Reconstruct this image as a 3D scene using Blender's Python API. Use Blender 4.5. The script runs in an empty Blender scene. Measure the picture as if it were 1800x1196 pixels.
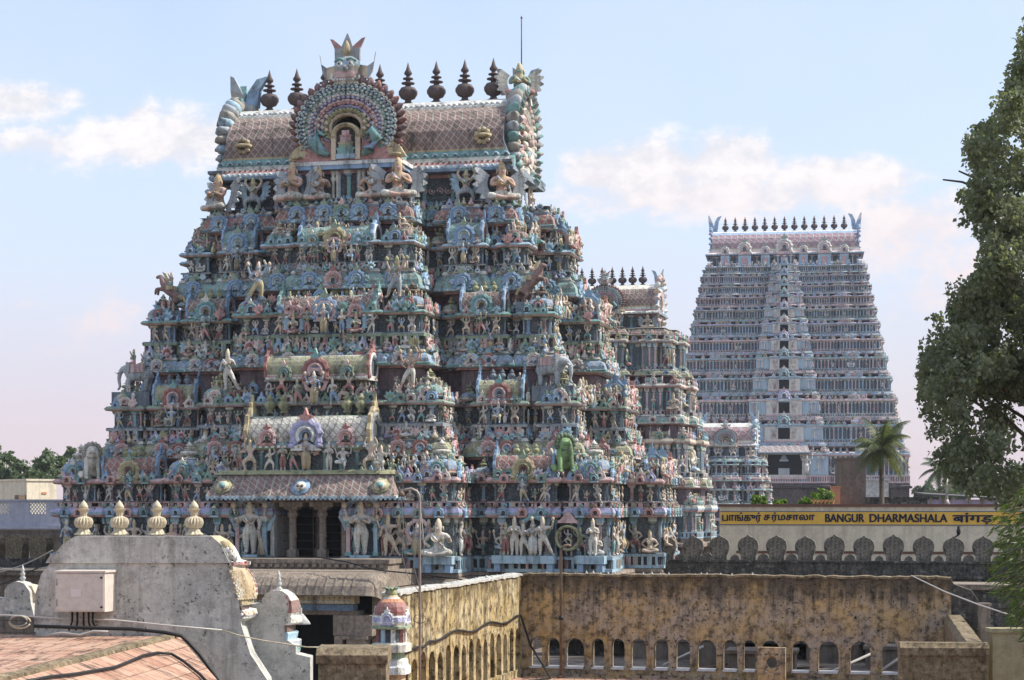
import bpy, math, random
import numpy as np
from mathutils import Matrix, Vector
R = math.radians; PI = math.pi
random.seed(7); rng = np.random.default_rng(7)
S = bpy.context.scene
COL = S.collection
CZ = 12.6; F = 3400.0
# ---------------------------------------------------------------- camera
cd = bpy.data.cameras.new('camera'); cam = bpy.data.objects.new('camera', cd); COL.objects.link(cam); S.camera = cam
cam.location = (0, 0, CZ); cam.rotation_euler = (PI/2, 0, 0)
cd.lens = 36*F/1800; cd.sensor_width = 36; cd.shift_y = (890-598)/1800; cd.clip_start = .5; cd.clip_end = 6000
def P(x, y, Y): return Vector(((x-900)/F*Y, Y, CZ+(890-y)/F*Y))
TH = math.atan(.2345)
DV = Vector((math.sin(TH), math.cos(TH), 0)); WV = Vector((math.cos(TH), -math.sin(TH), 0))   # depth / width axes of the precinct
# ---------------------------------------------------------------- light
SUN_EL = R(47); sd = (WV*math.cos(R(16))+DV*math.sin(R(16)))
sunv = Vector((sd.x*math.cos(SUN_EL), sd.y*math.cos(SUN_EL), math.sin(SUN_EL)))
sl = bpy.data.lights.new('sun', 'SUN'); sl.energy = 3.1; sl.angle = R(.5); sl.color = (1, .94, .85)
so = bpy.data.objects.new('sun', sl); COL.objects.link(so); so.rotation_euler = (-sunv).to_track_quat('-Z', 'Y').to_euler()
S.view_settings.view_transform = 'Standard'; S.view_settings.look = 'None'; S.view_settings.exposure = 1.0; S.view_settings.gamma = 1
S.cycles.max_bounces = 5; S.cycles.diffuse_bounces = 3; S.cycles.glossy_bounces = 2; S.cycles.transmission_bounces = 2; S.cycles.volume_bounces = 0
W = bpy.data.worlds.new('World'); S.world = W; W.use_nodes = True
class NT:
    """tiny node-graph writer"""
    def __init__(s, nt): s.nt = nt; nt.nodes.clear()
    def n(s, typ, ins=None, **kw):
        nd = s.nt.nodes.new('ShaderNode'+typ)
        for k, v in kw.items(): setattr(nd, k, v)
        for k, v in (ins or {}).items(): s.set(nd, k, v)
        return nd
    def set(s, nd, k, v):
        if isinstance(v, bpy.types.Node): v = v.outputs[0]
        if isinstance(v, bpy.types.NodeSocket): s.nt.links.new(v, nd.inputs[k])
        else: nd.inputs[k].default_value = v
    def m(s, op, a, b=0.0, c=None, clamp=False):
        d = {0: a, 1: b}
        if c is not None: d[2] = c
        return s.n('Math', d, operation=op, use_clamp=clamp).outputs[0]
    def mix(s, f, a, b, bt='MIX'):
        nd = s.n('Mix', data_type='RGBA', blend_type=bt)
        s.set(nd, 0, f); s.set(nd, 6, a); s.set(nd, 7, b); return nd.outputs[2]
    def noise(s, vec, scale, detail=4, rough=.6, out=0):
        nd = s.n('TexNoise', {'Scale': scale, 'Detail': detail, 'Roughness': rough})
        if vec is not None: s.set(nd, 'Vector', vec)
        return nd.outputs[out]
    def ramp(s, v, a, b, lo=0., hi=1.):
        nd = s.n('MapRange', {0: v, 1: a, 2: b, 3: lo, 4: hi}); nd.interpolation_type = 'SMOOTHSTEP'; return nd.outputs[0]
    def scale(s, vec, xyz): return s.n('Mapping', {'Vector': vec, 'Scale': xyz}).outputs[0]
def lin(c): return tuple(((x/255)/12.92 if x/255 <= .04045 else ((x/255+.055)/1.055)**2.4) for x in c)
def L4(r, g, b): return lin((r, g, b))+(1.,)
# sky: Nishita daylight with a milky high veil and two banks of cumulus, laid out by direction
g = NT(W.node_tree)
sky = g.n('TexSky', sky_type='NISHITA', sun_disc=False, sun_elevation=SUN_EL, sun_rotation=math.atan2(sunv.x, sunv.y), air_density=1.0, dust_density=1.4, ozone_density=1.2)
skyc = g.n('VectorMath', {0: sky.outputs[0], 3: .115}, operation='SCALE').outputs[0]
sep = g.n('SeparateXYZ', {0: g.n('TexCoord').outputs['Generated']})
ay = g.m('MAXIMUM', g.m('ABSOLUTE', sep.outputs[1]), .05)
az = g.m('DIVIDE', sep.outputs[0], ay); el = g.m('DIVIDE', sep.outputs[2], ay)
pv = g.n('CombineXYZ', {0: az, 1: el, 2: g.m('SIGN', sep.outputs[1])}).outputs[0]
n1 = g.noise(pv, 9, 5, .55); n2 = g.noise(g.scale(pv, (1, 1.5, 1)), 30, 8, .66)
veil = g.ramp(el, .30, -.01, .6, .92)
veil = g.m('ADD', veil, g.m('MULTIPLY', g.m('SUBTRACT', n1, .5), .5), clamp=True)
tint = g.mix(g.ramp(el, .0, .17), (.43, .36, .395, 1), (.40, .455, .555, 1))
base = g.mix(veil, skyc, tint)
blobs = None
for (x, y, rx, ry, k) in [(285, 245, 170, 52, .95), (30, 180, 110, 36, .85), (60, 255, 150, 38, .7), (250, 205, 40, 30, .8), (1060, 300, 75, 48, 1.), (1150, 300, 110, 60, 1.05), (1285, 285, 85, 52, 1.15), (1480, 320, 150, 50, 1.), (1600, 400, 190, 80, .75), (200, 560, 150, 50, .35), (1250, 345, 320, 40, .85), (1700, 480, 150, 90, .5)]:
    dx = g.m('DIVIDE', g.m('SUBTRACT', az, (x-900)/F), rx/F); dy = g.m('DIVIDE', g.m('SUBTRACT', el, (890-y)/F), ry/F)
    dist = g.m('SQRT', g.m('ADD', g.m('MULTIPLY', dx, dx), g.m('MULTIPLY', dy, dy)))
    b = g.m('MULTIPLY', g.m('SUBTRACT', 1.5, dist), k)
    blobs = b if blobs is None else g.m('SMOOTH_MAX', blobs, b, .15)
dens = g.m('ADD', blobs, g.m('MULTIPLY', g.m('SUBTRACT', n2, .5), 2.6))
cl = g.m('MULTIPLY', g.ramp(dens, .15, .95), .8)
cc = g.mix(g.ramp(el, .10, .20), (.53, .45, .445, 1), g.mix(g.ramp(n2, .4, .62), (.46, .445, .46, 1), (.61, .565, .54, 1)))
colr = g.mix(cl, base, cc)
bg = g.n('Background', {0: colr, 1: .95}); g.n('OutputWorld', {0: bg.outputs[0]})
# ---------------------------------------------------------------- materials
MATS = {}
def new_mat(name):
    m = bpy.data.materials.new(name); m.use_nodes = True; MATS[name] = m; return m, NT(m.node_tree)
def finish(g, colr, rough=.85, bump=None, bstr=.3, bdist=.02, spec=.25, metal=0.):
    bs = g.n('BsdfPrincipled'); g.set(bs, 'Base Color', colr); g.set(bs, 'Roughness', rough); g.set(bs, 'Specular IOR Level', spec); g.set(bs, 'Metallic', metal)
    if bump is not None:
        bn = g.n('Bump', {'Strength': bstr, 'Distance': bdist, 'Height': bump}); g.set(bs, 'Normal', bn)
    g.n('OutputMaterial', {0: bs.outputs[0]}); return bs
def painted(name, k=1., lattice=0., scroll=False, grime=.75, chalk_haze=(.05, .36, (.40, .40, .37, 1))):
    """weathered lime-plaster paint; colour comes from the face's own paint"""
    m, g = new_mat(name); tc = g.n('TexCoord').outputs['Object']
    at = g.n('Attribute', attribute_name='Col').outputs[0]
    c = at
    if lattice:
        sp = g.n('SeparateXYZ', {0: tc}); u = g.m('ADD', sp.outputs[0], sp.outputs[1]); z = g.m('MULTIPLY', sp.outputs[2], .85)
        def fr(q): return g.m('ABSOLUTE', g.m('SUBTRACT', g.m('FRACT', g.m('DIVIDE', q, lattice)), .5))
        a, b = fr(g.m('ADD', u, z)), fr(g.m('SUBTRACT', u, z))
        lat = g.m('MAXIMUM', a, b)
        ln = g.ramp(lat, .385, .43)
        c = g.mix(ln, at, (.42, .39, .33, 1)); hgt = g.m('MULTIPLY', ln, 1.)
    if scroll:
        vo = g.n('TexVoronoi', {'Vector': tc, 'Scale': 5./k}, feature='F1'); d = vo.outputs['Distance']
        w = g.n('TexWave', {'Vector': tc, 'Scale': 1.6/k, 'Distortion': 14., 'Detail': 2.5, 'Detail Scale': 2.2}, wave_type='RINGS')
        ln = g.m('MULTIPLY', g.ramp(w.outputs[1], .62, .78), g.ramp(d, .12, .2))
        c = g.mix(g.m('MULTIPLY', ln, .6), at, (.17, .21, .22, 1)); hgt = ln
    nz = g.noise(tc, 1.3/k, 6, .65); nf = g.noise(tc, 7./k, 5, .7); st = g.noise(g.scale(tc, (2.6/k, 2.6/k, .35/k)), 1., 5, .7)
    c = g.mix(g.ramp(nf, .3, .75, chalk_haze[0], chalk_haze[1]), c, chalk_haze[2])              # faded, chalky paint; the far mix paints in distance haze
    dirt = g.m('MULTIPLY', g.m('ADD', g.m('MULTIPLY', g.ramp(nz, .46, .72), .65), g.m('MULTIPLY', g.ramp(st, .47, .68), .8), clamp=True), grime)
    c = g.mix(dirt, c, (.045, .045, .042, 1))
    vf = g.noise(tc, 19./k, 3, .7)
    c = g.mix(g.m('MULTIPLY', g.ramp(vf, .56, .68), .7*min(1., grime+.3)), c, (.03, .032, .03, 1))
    h = g.m('ADD', g.m('MULTIPLY', nf, .5), g.m('MULTIPLY', vf, .4))
    if lattice or scroll: h = g.m('ADD', h, g.m('MULTIPLY', hgt, 1.2))
    finish(g, c, .8, h, .7, .06*k); return m
painted('painted_stucco'); painted('lattice_tiles', lattice=.42); painted('scroll_panel', scroll=True, grime=.4)
FAR_HAZE = (.18, .5, (.50, .52, .58, 1)); painted('painted_stucco_far', 2.2, grime=.38, chalk_haze=FAR_HAZE); painted('lattice_tiles_far', 2.2, lattice=1.3, grime=.35, chalk_haze=FAR_HAZE); painted('scroll_panel_far', 2.0, scroll=True, grime=.4)  # pale bluish mix puts distance haze into the far towers' paint
def stone(name, ca, cb, cdark, k=1., spots=.5, streak=.4, pits=.0, rough=.92, blocks=None, bstr=.6, light=None, damp=None):
    m, g = new_mat(name); tc = g.n('TexCoord').outputs['Object']
    a = g.noise(tc, 1.1/k, 6, .7); b = g.noise(tc, 5./k, 6, .7); st = g.noise(g.scale(tc, (5/k, 5/k, .45/k)), 1., 6, .7); f = g.noise(tc, 40/k, 3, .6)
    c = g.mix(g.ramp(a, .35, .65), ca+(1,), cb+(1,))
    c = g.mix(g.m('MULTIPLY', g.ramp(b, .42, .66), spots), c, cdark+(1,))
    c = g.mix(g.m('MULTIPLY', g.ramp(st, .45, .68), streak), c, cdark+(1,))
    if light: c = g.mix(g.m('MULTIPLY', g.ramp(g.noise(tc, 3.1/k, 5, .7), .53, .66), .8), c, light+(1,))
    h = g.m('ADD', b, g.m('MULTIPLY', f, .35))
    if pits:
        vn = g.noise(g.n('VectorMath', {0: tc, 1: (3.3, 1.7, 9.1)}, operation='ADD').outputs[0], 15/k, 2, .5)
        p = g.m('MULTIPLY', g.ramp(vn, .64, .67), g.ramp(a, .38, .55)); c = g.mix(g.m('MULTIPLY', p, pits), c, (.012, .011, .01, 1)); h = g.m('SUBTRACT', h, p)
    if blocks:
        br = g.n('TexBrick', {'Vector': g.n('Mapping', {'Vector': tc, 'Rotation': (PI/2, 0, 0)}).outputs[0], 'Scale': 1., 'Mortar Size': .012, 'Brick Width': blocks[0], 'Row Height': blocks[1]})
        c = g.mix(g.m('MULTIPLY', br.outputs['Fac'], .75), c, (.02, .018, .016, 1)); h = g.m('SUBTRACT', h, br.outputs['Fac'])
    if damp:                                                                # black mould creeping down from a wet coping
        z = g.n('SeparateXYZ', {0: tc}).outputs[2]; dz = g.m('ADD', g.m('DIVIDE', g.m('SUBTRACT', z, damp[0]), damp[1]), g.m('MULTIPLY', g.m('ADD', g.m('SUBTRACT', st, .5), g.m('SUBTRACT', a, .5)), 2.2))
        c = g.mix(g.m('MULTIPLY', g.ramp(dz, -.2, .8), .7), c, cdark+(1,))
    c = g.mix(g.ramp(f, .3, .75, 0, .25), c, g.mix(.5, c, (0, 0, 0, 1)))
    finish(g, c, rough, h, bstr, .03*k, .15); return m
stone('granite_weathered', (.23, .18, .145), (.15, .125, .105), (.035, .032, .03), 1.4, .5, .5, blocks=(1.9, .62))
stone('granite_carved', (.36, .295, .235), (.25, .205, .165), (.06, .053, .046), .8, .5, .5)
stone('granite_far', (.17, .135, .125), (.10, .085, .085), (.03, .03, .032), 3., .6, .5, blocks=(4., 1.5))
stone('black_lichen_wall', (.14, .13, .11), (.07, .066, .06), (.014, .014, .014), .9, .72, .65, light=(.27, .25, .21))
stone('lichen_merlon', (.28, .245, .195), (.155, .138, .115), (.022, .021, .019), .5, .75, .5, light=(.30, .275, .23))
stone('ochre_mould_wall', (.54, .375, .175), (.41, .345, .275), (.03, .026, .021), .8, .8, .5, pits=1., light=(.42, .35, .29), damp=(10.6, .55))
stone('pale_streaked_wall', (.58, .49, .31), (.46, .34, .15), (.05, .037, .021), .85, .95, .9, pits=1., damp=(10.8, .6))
stone('grey_limewash', (.60, .585, .53), (.48, .475, .44), (.20, .19, .165), .6, .42, .55, pits=.6, light=(.68, .66, .60))
stone('coping_brown', (.30, .235, .15), (.20, .155, .10), (.035, .03, .022), .4, .7, .55, light=(.38, .31, .21))
stone('dark_recess', (.012, .012, .014), (.016, .015, .016), (.006, .006, .006), 1., .3, .3)  # near-black colour stands in for the shade inside doorways
stone('cement_block', (.23, .18, .145), (.17, .14, .115), (.07, .06, .05), 1.4, .5, .4)
stone('cream_paint', (.82, .73, .56), (.76, .67, .51), (.42, .36, .28), 3., .35, .5, bstr=.1)
stone('lavender_paint', (.44, .46, .55), (.40, .42, .50), (.22, .22, .26), 2., .35, .35, bstr=.2)
stone('ochre_wall_paint', (.42, .37, .24), (.36, .31, .20), (.16, .14, .09), 1., .4, .3)
stone('ground_earth', (.20, .15, .11), (.15, .12, .09), (.08, .065, .05), 8., .4, .1)
stone('white_patchy', (.6, .6, .58), (.5, .5, .48), (.16, .15, .14), 2., .5, .3)
def flat(name, c, rough=.6, metal=0., vary=.25, spec=.3, k=1.):
    m, g = new_mat(name); tc = g.n('TexCoord').outputs['Object']; n = g.noise(tc, 6/k, 5, .65)
    cc = g.mix(g.ramp(n, .35, .75, 0, vary), c+(1,), tuple(x*.35 for x in c)+(1,))
    finish(g, cc, rough, g.noise(tc, 30/k, 3), .12, .01, spec, metal); return m
flat('sign_yellow', (.86, .52, .09), .7, vary=.3, k=6.); flat('sign_blue', (.012, .014, .04), .6, vary=0); flat('sign_edge', (.10, .15, .22), .6)
flat('box_paint', (.62, .55, .48), .5, vary=.3, spec=.35, k=.5); flat('box_label', (.66, .60, .56), .6, vary=.05); flat('black_rubber', (.018, .018, .018), .55); flat('wire_grey', (.33, .31, .28), .5); flat('pvc_white', (.55, .52, .48), .4)
flat('pole_paint', (.34, .29, .26), .5, .2, vary=.5); flat('rust_pole', (.20, .14, .10), .7, .1, vary=.6); flat('bronze_dark', (.105, .08, .078), .7, .1, vary=.5); flat('bark', (.12, .095, .07), .9, vary=.6)
flat('gold_paint', (.56, .49, .35), .55, .0, vary=.5, k=.4); flat('orange_paint', (.55, .24, .12), .7); flat('roof_sheet', (.10, .09, .085), .6, .2); flat('curtain', (.42, .38, .55), .8); flat('bird', (.012, .012, .014), .6); flat('white_paint', (.62, .62, .62), .6); flat('brown_trim', (.17, .085, .06), .7)
def leafmat(name, c1, c2, trans=.25):
    m, g = new_mat(name); at = g.n('Attribute', attribute_name='Col').outputs[0]
    v = g.n('SeparateColor', {0: at}).outputs[0]; c = g.mix(v, c1+(1,), c2+(1,))
    bs = g.n('BsdfPrincipled', {'Base Color': c, 'Roughness': .5, 'Specular IOR Level': .3}); tr = g.n('BsdfTranslucent', {0: g.mix(.4, c, (.25, .32, .03, 1))})
    ms = g.n('MixShader', {0: trans, 1: bs.outputs[0], 2: tr.outputs[0]}); g.n('OutputMaterial', {0: ms.outputs[0]}); return m
leafmat('peepal_leaf', (.10, .12, .075), (.27, .29, .19), .42); leafmat('bamboo_leaf', (.03, .06, .012), (.10, .155, .035), .3); leafmat('palm_leaf', (.035, .06, .02), (.13, .14, .045), .3); leafmat('far_leaf', (.05, .085, .05), (.15, .19, .10), .25); leafmat('shrub_leaf', (.05, .12, .012), (.18, .30, .03), .4)
def tiles_mat(name):
    m, g = new_mat(name); tc = g.n('TexCoord').outputs['Object']
    br = g.n('TexBrick', {'Vector': tc, 'Scale': 1., 'Mortar Size': .009, 'Brick Width': .21, 'Row Height': .21, 'Color1': (.47, .30, .22, 1), 'Color2': (.33, .165, .11, 1), 'Mortar': (.19, .11, .08, 1), 'Bias': -.1}, offset=.0)
    n = g.noise(tc, 1.6, 7, .7); n3 = g.noise(g.scale(tc, (4.5, 1, 1)), 1.5, 6, .8)
    c = g.mix(g.ramp(n, .42, .68, 0, .75), br.outputs[0], (.50, .34, .24, 1)); c = g.mix(g.ramp(n3, .50, .62, 0, .92), c, (.055, .04, .03, 1))
    c = g.mix(g.ramp(g.noise(tc, 14, 5, .7), .5, .75, 0, .5), c, (.13, .075, .05, 1))
    finish(g, c, .85, g.m('SUBTRACT', g.noise(tc, 25, 4), br.outputs['Fac']), .5, .01, .2); return m
tiles_mat('terracotta_tiles')
# ---------------------------------------------------------------- mesh helpers
PAL = {k: tuple(min(.85, c*1.26) for c in lin(v)) for k, v in dict(blue=(116,154,190), sky=(142,178,196), teal=(98,154,150), green=(122,146,116), dkgreen=(70,112,88), olive=(146,146,92), pink=(200,160,156), rose=(184,122,114), red=(150,84,74), rust=(128,90,82), cream=(200,196,180), sand=(198,176,144), gold=(182,162,112), ochre=(178,148,100), white=(208,210,204), grey=(150,158,162), slate=(92,108,122), navy=(52,64,74), dark=(34,34,38), brown=(105,78,62), skin=(190,164,146), skin2=(192,184,172), skinb=(140,168,190), sking=(118,146,122), stone=(150,142,128), lav=(160,160,200), mauve=(120,92,100), orange=(200,120,60)).items()}
PAL = {k: tuple((.3*c[0]+.59*c[1]+.11*c[2])*.2+.8*x for x in c) for k, c in PAL.items()}   # chalky, faded paint
for _k in 'ABCDEFGHSKWV': PAL[_k] = lin((150,142,128))
PAL[''] = PAL['A']
class T:   # a small mesh: vertices, loops, totals, colour key / material / smooth per face
    def __init__(s): s.v=[]; s.l=[]; s.t=[]; s.c=[]; s.m=[]; s.s=[]
    def add(s, verts, faces, c, m=0, sm=False):
        o = len(s.v); s.v += [tuple(p) for p in verts]
        for i, f in enumerate(faces):
            s.l += [o+j for j in f]; s.t.append(len(f)); s.c.append(c[i] if isinstance(c, list) else c); s.m.append(m[i] if isinstance(m, list) else m); s.s.append(sm)
        return s
    def loft(s, rings, c, m=0, closed=True, caps=True, sm=False):
        """rings of equal point count; c / m may be one value per span between rings"""
        n = len(rings[0]); V = [p for r in rings for p in r]; Fc=[]; C=[]; M=[]
        for i in range(len(rings)-1):
            for j in range(n if closed else n-1):
                k = (j+1) % n; Fc.append((i*n+j, i*n+k, (i+1)*n+k, (i+1)*n+j))
                C.append(c[i] if isinstance(c, (list)) else c); M.append(m[i] if isinstance(m, list) else m)
        if caps:
            Fc.append(tuple(range(n-1, -1, -1))); Fc.append(tuple((len(rings)-1)*n+j for j in range(n)))
            C += [c[0] if isinstance(c, list) else c, c[-1] if isinstance(c, list) else c]; M += [m[0] if isinstance(m, list) else m, m[-1] if isinstance(m, list) else m]
        return s.add(V, Fc, C, M, sm)
    def box(s, x0, y0, z0, x1, y1, z1, c, m=0):
        r = lambda z: [(x0,y0,z),(x1,y0,z),(x1,y1,z),(x0,y1,z)]
        return s.loft([r(z0), r(z1)], c, m)
    def lathe(s, prof, n, c, m=0, at=(0,0,0), sc=1., sm=True, flute=0):
        rings = []
        for r, z in prof:
            rings.append([(at[0]+sc*r*(1+(flute*(j%2)))*math.cos(2*PI*j/n+PI/n), at[1]+sc*r*(1+(flute*(j%2)))*math.sin(2*PI*j/n+PI/n), at[2]+sc*z) for j in range(n)])
        return s.loft(rings, c, m, sm=sm)
    def arc(s, cx, cz, r0, r1, y0, y1, a0, a1, n, c, m=0, scal=0., lump=0):
        """half-ring band standing in the xz plane, front at y0; scal scallops its outer edge"""
        rings = []
        for i in range(n+1):
            a = R(a0+(a1-a0)*i/n); q = r1*(1+scal*(1 if i % 2 else -1)); d = y0-(lump if i % 2 else 0)
            ca, sa = math.cos(a), math.sin(a); mid = (r0+q)/2
            rings.append([(cx+r0*ca, y1, cz+r0*sa), (cx+r0*ca, y0, cz+r0*sa), (cx+mid*ca, d-.25*abs(y1-y0), cz+mid*sa), (cx+q*ca, y0, cz+q*sa), (cx+q*ca, y1, cz+q*sa)])
        return s.loft(rings, c, m)
    def tube(s, pts, rad, n, c, m=0, sm=True):
        pts = [Vector(p) for p in pts]; rings = []
        for i, p in enumerate(pts):
            d = (pts[min(i+1, len(pts)-1)]-pts[max(i-1, 0)]).normalized(); u = d.cross(Vector((0,0,1)) if abs(d.z) < .95 else Vector((1,0,0))).normalized(); w = u.cross(d)
            r = rad[i] if isinstance(rad, (list, tuple)) else rad
            rings.append([tuple(p+r*(math.cos(2*PI*j/n)*u+math.sin(2*PI*j/n)*w)) for j in range(n)])
        return s.loft(rings, c, m, sm=sm)
    def prism(s, outline, y0, y1, c, m=0):
        """outline [(x, z)] counter-clockwise seen from the front (-y), extruded from y0 to y1"""
        return s.loft([[(x, y1, z) for x, z in outline], [(x, y0, z) for x, z in outline]], c, m)
    def put(s, o, mat=None, cmap=None, moff=None):
        """merge template o under a matrix, with colour keys renamed"""
        a = np.array(o.v); k = len(s.v)
        if mat is not None:
            M = np.array(mat); a = a @ M[:3,:3].T + M[:3,3]
        s.v += list(map(tuple, a)); s.l += [k+j for j in o.l]; s.t += o.t; s.m += o.m; s.s += o.s
        s.c += [cmap.get(x, x) for x in o.c] if cmap else o.c
        return s
    def mesh(s, name, mats):
        me = bpy.data.meshes.new(name); nl = len(s.l); nf = len(s.t)
        me.vertices.add(len(s.v)); me.vertices.foreach_set('co', np.array(s.v, dtype=np.float32).ravel())
        me.loops.add(nl); me.loops.foreach_set('vertex_index', np.array(s.l, dtype=np.int32))
        t = np.array(s.t, dtype=np.int32); me.polygons.add(nf)
        me.polygons.foreach_set('loop_start', np.concatenate([[0], np.cumsum(t)[:-1]]).astype(np.int32))
        me.polygons.foreach_set('material_index', np.array(s.m, dtype=np.int32)); me.polygons.foreach_set('use_smooth', np.array(s.s, dtype=bool))
        me.update(calc_edges=True)
        at = me.attributes.new('Col', 'FLOAT_COLOR', 'FACE')
        cols = np.array([((PAL[c] if isinstance(c, str) else c)+(1.,))[:4] for c in s.c], dtype=np.float32); at.data.foreach_set('color', cols.ravel())
        for m in mats: me.materials.append(MATS[m])
        me.validate(); return me
    def obj(s, name, mats, parent=None, loc=None, rz=0):
        return link(name, s.mesh(name, mats if isinstance(mats, (list, tuple)) else [mats]), parent, loc, rz)
def link(name, me, parent=None, loc=None, rz=0, sc=None):
    o = bpy.data.objects.new(name, me); COL.objects.link(o)
    if parent is not None: o.parent = parent
    if loc is not None: o.location = loc
    if rz: o.rotation_euler = (0, 0, rz)
    if sc is not None: o.scale = sc if isinstance(sc, (tuple, list)) else (sc, sc, sc)
    return o
def tag(o, label, cat, group=None):
    o['label'] = label; o['category'] = cat
    if group: o['group'] = group
    return o
def thing(name, label, cat, loc=(0,0,0), rz=0, group=None): return tag(link(name, None, None, loc, rz), label, cat, group)
def struct(o): o['kind'] = 'structure'; return o
def stuff(o): o['kind'] = 'stuff'; return o
def xf(x, y, z, rz=0., sx=1., sy=None, sz=None):
    sy = sx if sy is None else sy; sz = sx if sz is None else sz
    return Matrix.Translation((x,y,z)) @ Matrix.Rotation(rz, 4, 'Z') @ Matrix.Diagonal((sx,sy,sz,1))
# ---------------------------------------------------------------- ornament templates (unit size, facing -y)
def kudu(n=14, rich=True):
    """horseshoe medallion, radius about .5, base at z=0; keys A rim, B ring, C inner ring, D bud"""
    t = T(); a0, a1 = -38, 218
    t.arc(0, .42, .30, .50, -.06, .1, a0, a1, n, 'A', scal=.07 if rich else .03, lump=.03)
    t.arc(0, .42, .19, .30, -.11, .1, a0, a1, n, 'B')
    if rich: t.arc(0, .42, .12, .19, -.07, .1, a0, a1, n, 'C')
    t.lathe([(.2, 0), (.2, .04)], 10, 'dark') if 0 else t.prism([(.19*math.cos(R(q)), .42+.19*math.sin(R(q))) for q in range(0, 360, 36)], -.02, .09, 'dark')
    t.prism([(-.46,0),(.46,0),(.40,.13),(.2,.17),(-.2,.17),(-.40,.13)], -.1, .1, 'B')
    t.prism([(-.12,.86),(.12,.86),(.22,1.0),(.07,1.04),(0,1.24),(-.07,1.04),(-.22,1.0)], -.09, .06, 'D')
    if rich:
        for sx in (-1, 1): t.lathe([(0,0),(.1,.03),(.1,.12),(0,.15)], 6, 'A', at=(sx*.42,-.1,.06))
    return t
KUDU = kudu(16); KUDUS = kudu(9, False)
def antefix():
    t = T(); t.prism([(-.36,0),(.36,0),(.42,.25),(.3,.55),(.12,.66),(.1,.8),(0,1.),(-.1,.8),(-.12,.66),(-.3,.55),(-.42,.25)], -.08, .1, 'A')
    t.arc(0,.3,.12,.24,-.16,-.05,-30,210,8,'B'); t.prism([(.12*math.cos(R(q)),.3+.12*math.sin(R(q))) for q in range(0,360,60)],-.1,0,'dark'); return t
ANTE = antefix()
KAL = [(.16,0),(.19,.04),(.1,.08),(.08,.13),(.19,.17),(.255,.26),(.255,.33),(.19,.41),(.08,.44),(.07,.48),(.18,.5),(.18,.525),(.07,.54),(.06,.585),(.14,.605),(.14,.63),(.06,.65),(.05,.68),(.10,.715),(.11,.75),(.06,.82),(.0,1.)]
def urn(n=10, key='A'): return T().lathe(KAL, n, key)
URN = urn(12)
URNS = T().lathe([(.2,0),(.2,.08),(.1,.14),(.26,.3),(.3,.45),(.22,.6),(.1,.66),(.2,.74),(.2,.8),(.08,.86),(.1,.93),(0,1.)], 8, 'A')
def sq(r, z, p=4., n=16):
    out = []
    for j in range(n):
        a = 2*PI*(j+.5)/n; c, s_ = math.cos(a), math.sin(a); q = (abs(c)**p+abs(s_)**p)**(-1/p); out.append((r*q*c, r*q*s_, z))
    return out
def kuta():
    """square domed shrine: half-width 1, dome top about 1.15, finial to 2.0; A dome, B bands, C cornice, D finial"""
    t = T()
    pr = [(.86,0,6),(.86,.12,6),(1.06,.14,6),(1.10,.24,6),(.98,.3,5),(.99,.32,5),(1.02,.42,4.5),(.98,.62,4),(.86,.82,3.5),(.62,.98,3),(.4,1.04,2.5),(.46,1.06,2.2),(.46,1.13,2.2),(.3,1.16,2)]
    t.loft([sq(r,z,p) for r,z,p in pr], ['B','C','C','C','B','B','A','A','A','A','C','D','D'], [0,0,0,0,0,0,1,1,1,0,0,0,0])
    t.lathe([(r*2.0, 1.13+z*.95) for r,z in KAL[0:1]+KAL[2:]], 10, 'D')
    return t
KUTA = kuta()
def gable(n=16):
    """end gable of a barrel roof, radius 1, facing -y, thickness .2; A flame rim, B bead ring, C inner ring"""
    t = T(); t.arc(0,.75,.80,1.0,-.12,.14,-48,228,n,'A',scal=.06,lump=.05); t.arc(0,.75,.62,.8,-.16,.14,-48,228,n,'B'); t.arc(0,.75,.42,.62,-.12,.14,-48,228,n,'C')
    t.prism([(.62*math.cos(R(q)),.75+.62*math.sin(R(q))) for q in range(0,360,30)],-.03,.12,'navy')
    t.prism([(-.8,0),(.8,0),(.6,.25),(-.6,.25)],-.16,.14,'B'); t.prism([(-.2,1.7),(.2,1.7),(.34,1.95),(.1,1.98),(0,2.3),(-.1,1.98),(-.34,1.95)],-.14,.1,'A'); return t
GABLE = gable()
def barrel(L, d, h, front=True, lat=1):
    """barrel-roofed shrine top, half-length L, half-depth d, height h, from z=0"""
    t = T(); pr = [(1.0,0,'C'),(1.12,.05,'C'),(1.12,.14,'B'),(.95,.2,'C'),(.95,.24,'A'),(1.02,.4,'A'),(.98,.58,'A'),(.86,.75,'A'),(.66,.89,'A'),(.45,.97,'C'),(.25,1.,'C')]
    ring = lambda x: [(x, -d*r, h*z) for r,z,_ in pr]+[(x, d*r, h*z) for r,z,_ in reversed(pr)]
    a, b = ring(-L), ring(L); n = len(a); k = len(pr)
    Fc=[]; C=[]; M=[]
    for j in range(n):
        q = (j+1)%n; Fc.append((j,q,n+q,n+j)); key = pr[min(j, n-2-j) if j < n-1 else 0][2] if j < n-1 else 'C'; C.append(key); M.append(1 if key=='A' else 0)
    Fc += [tuple(range(n-1,-1,-1)), tuple(n+j for j in range(n))]; C += ['B','B']; M += [0,0]
    t.add(a+b, Fc, C, M)
    for i in range(max(2, int(2*L/.32))): # bead row on the lower eave
        x = -L+(i+.5)*2*L/max(2, int(2*L/.32)); t.box(x-.08,-d*1.12-.05,h*.06,x+.08,-d*1.1,h*.13,'white')
    for sx in (-1,1): t.put(GABLE, xf(sx*(L+.02),0,-.02,sx*PI/2,d*1.12,d*.7,h*.72), {'A':'D','B':'E','C':'F'})
    return t
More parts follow.
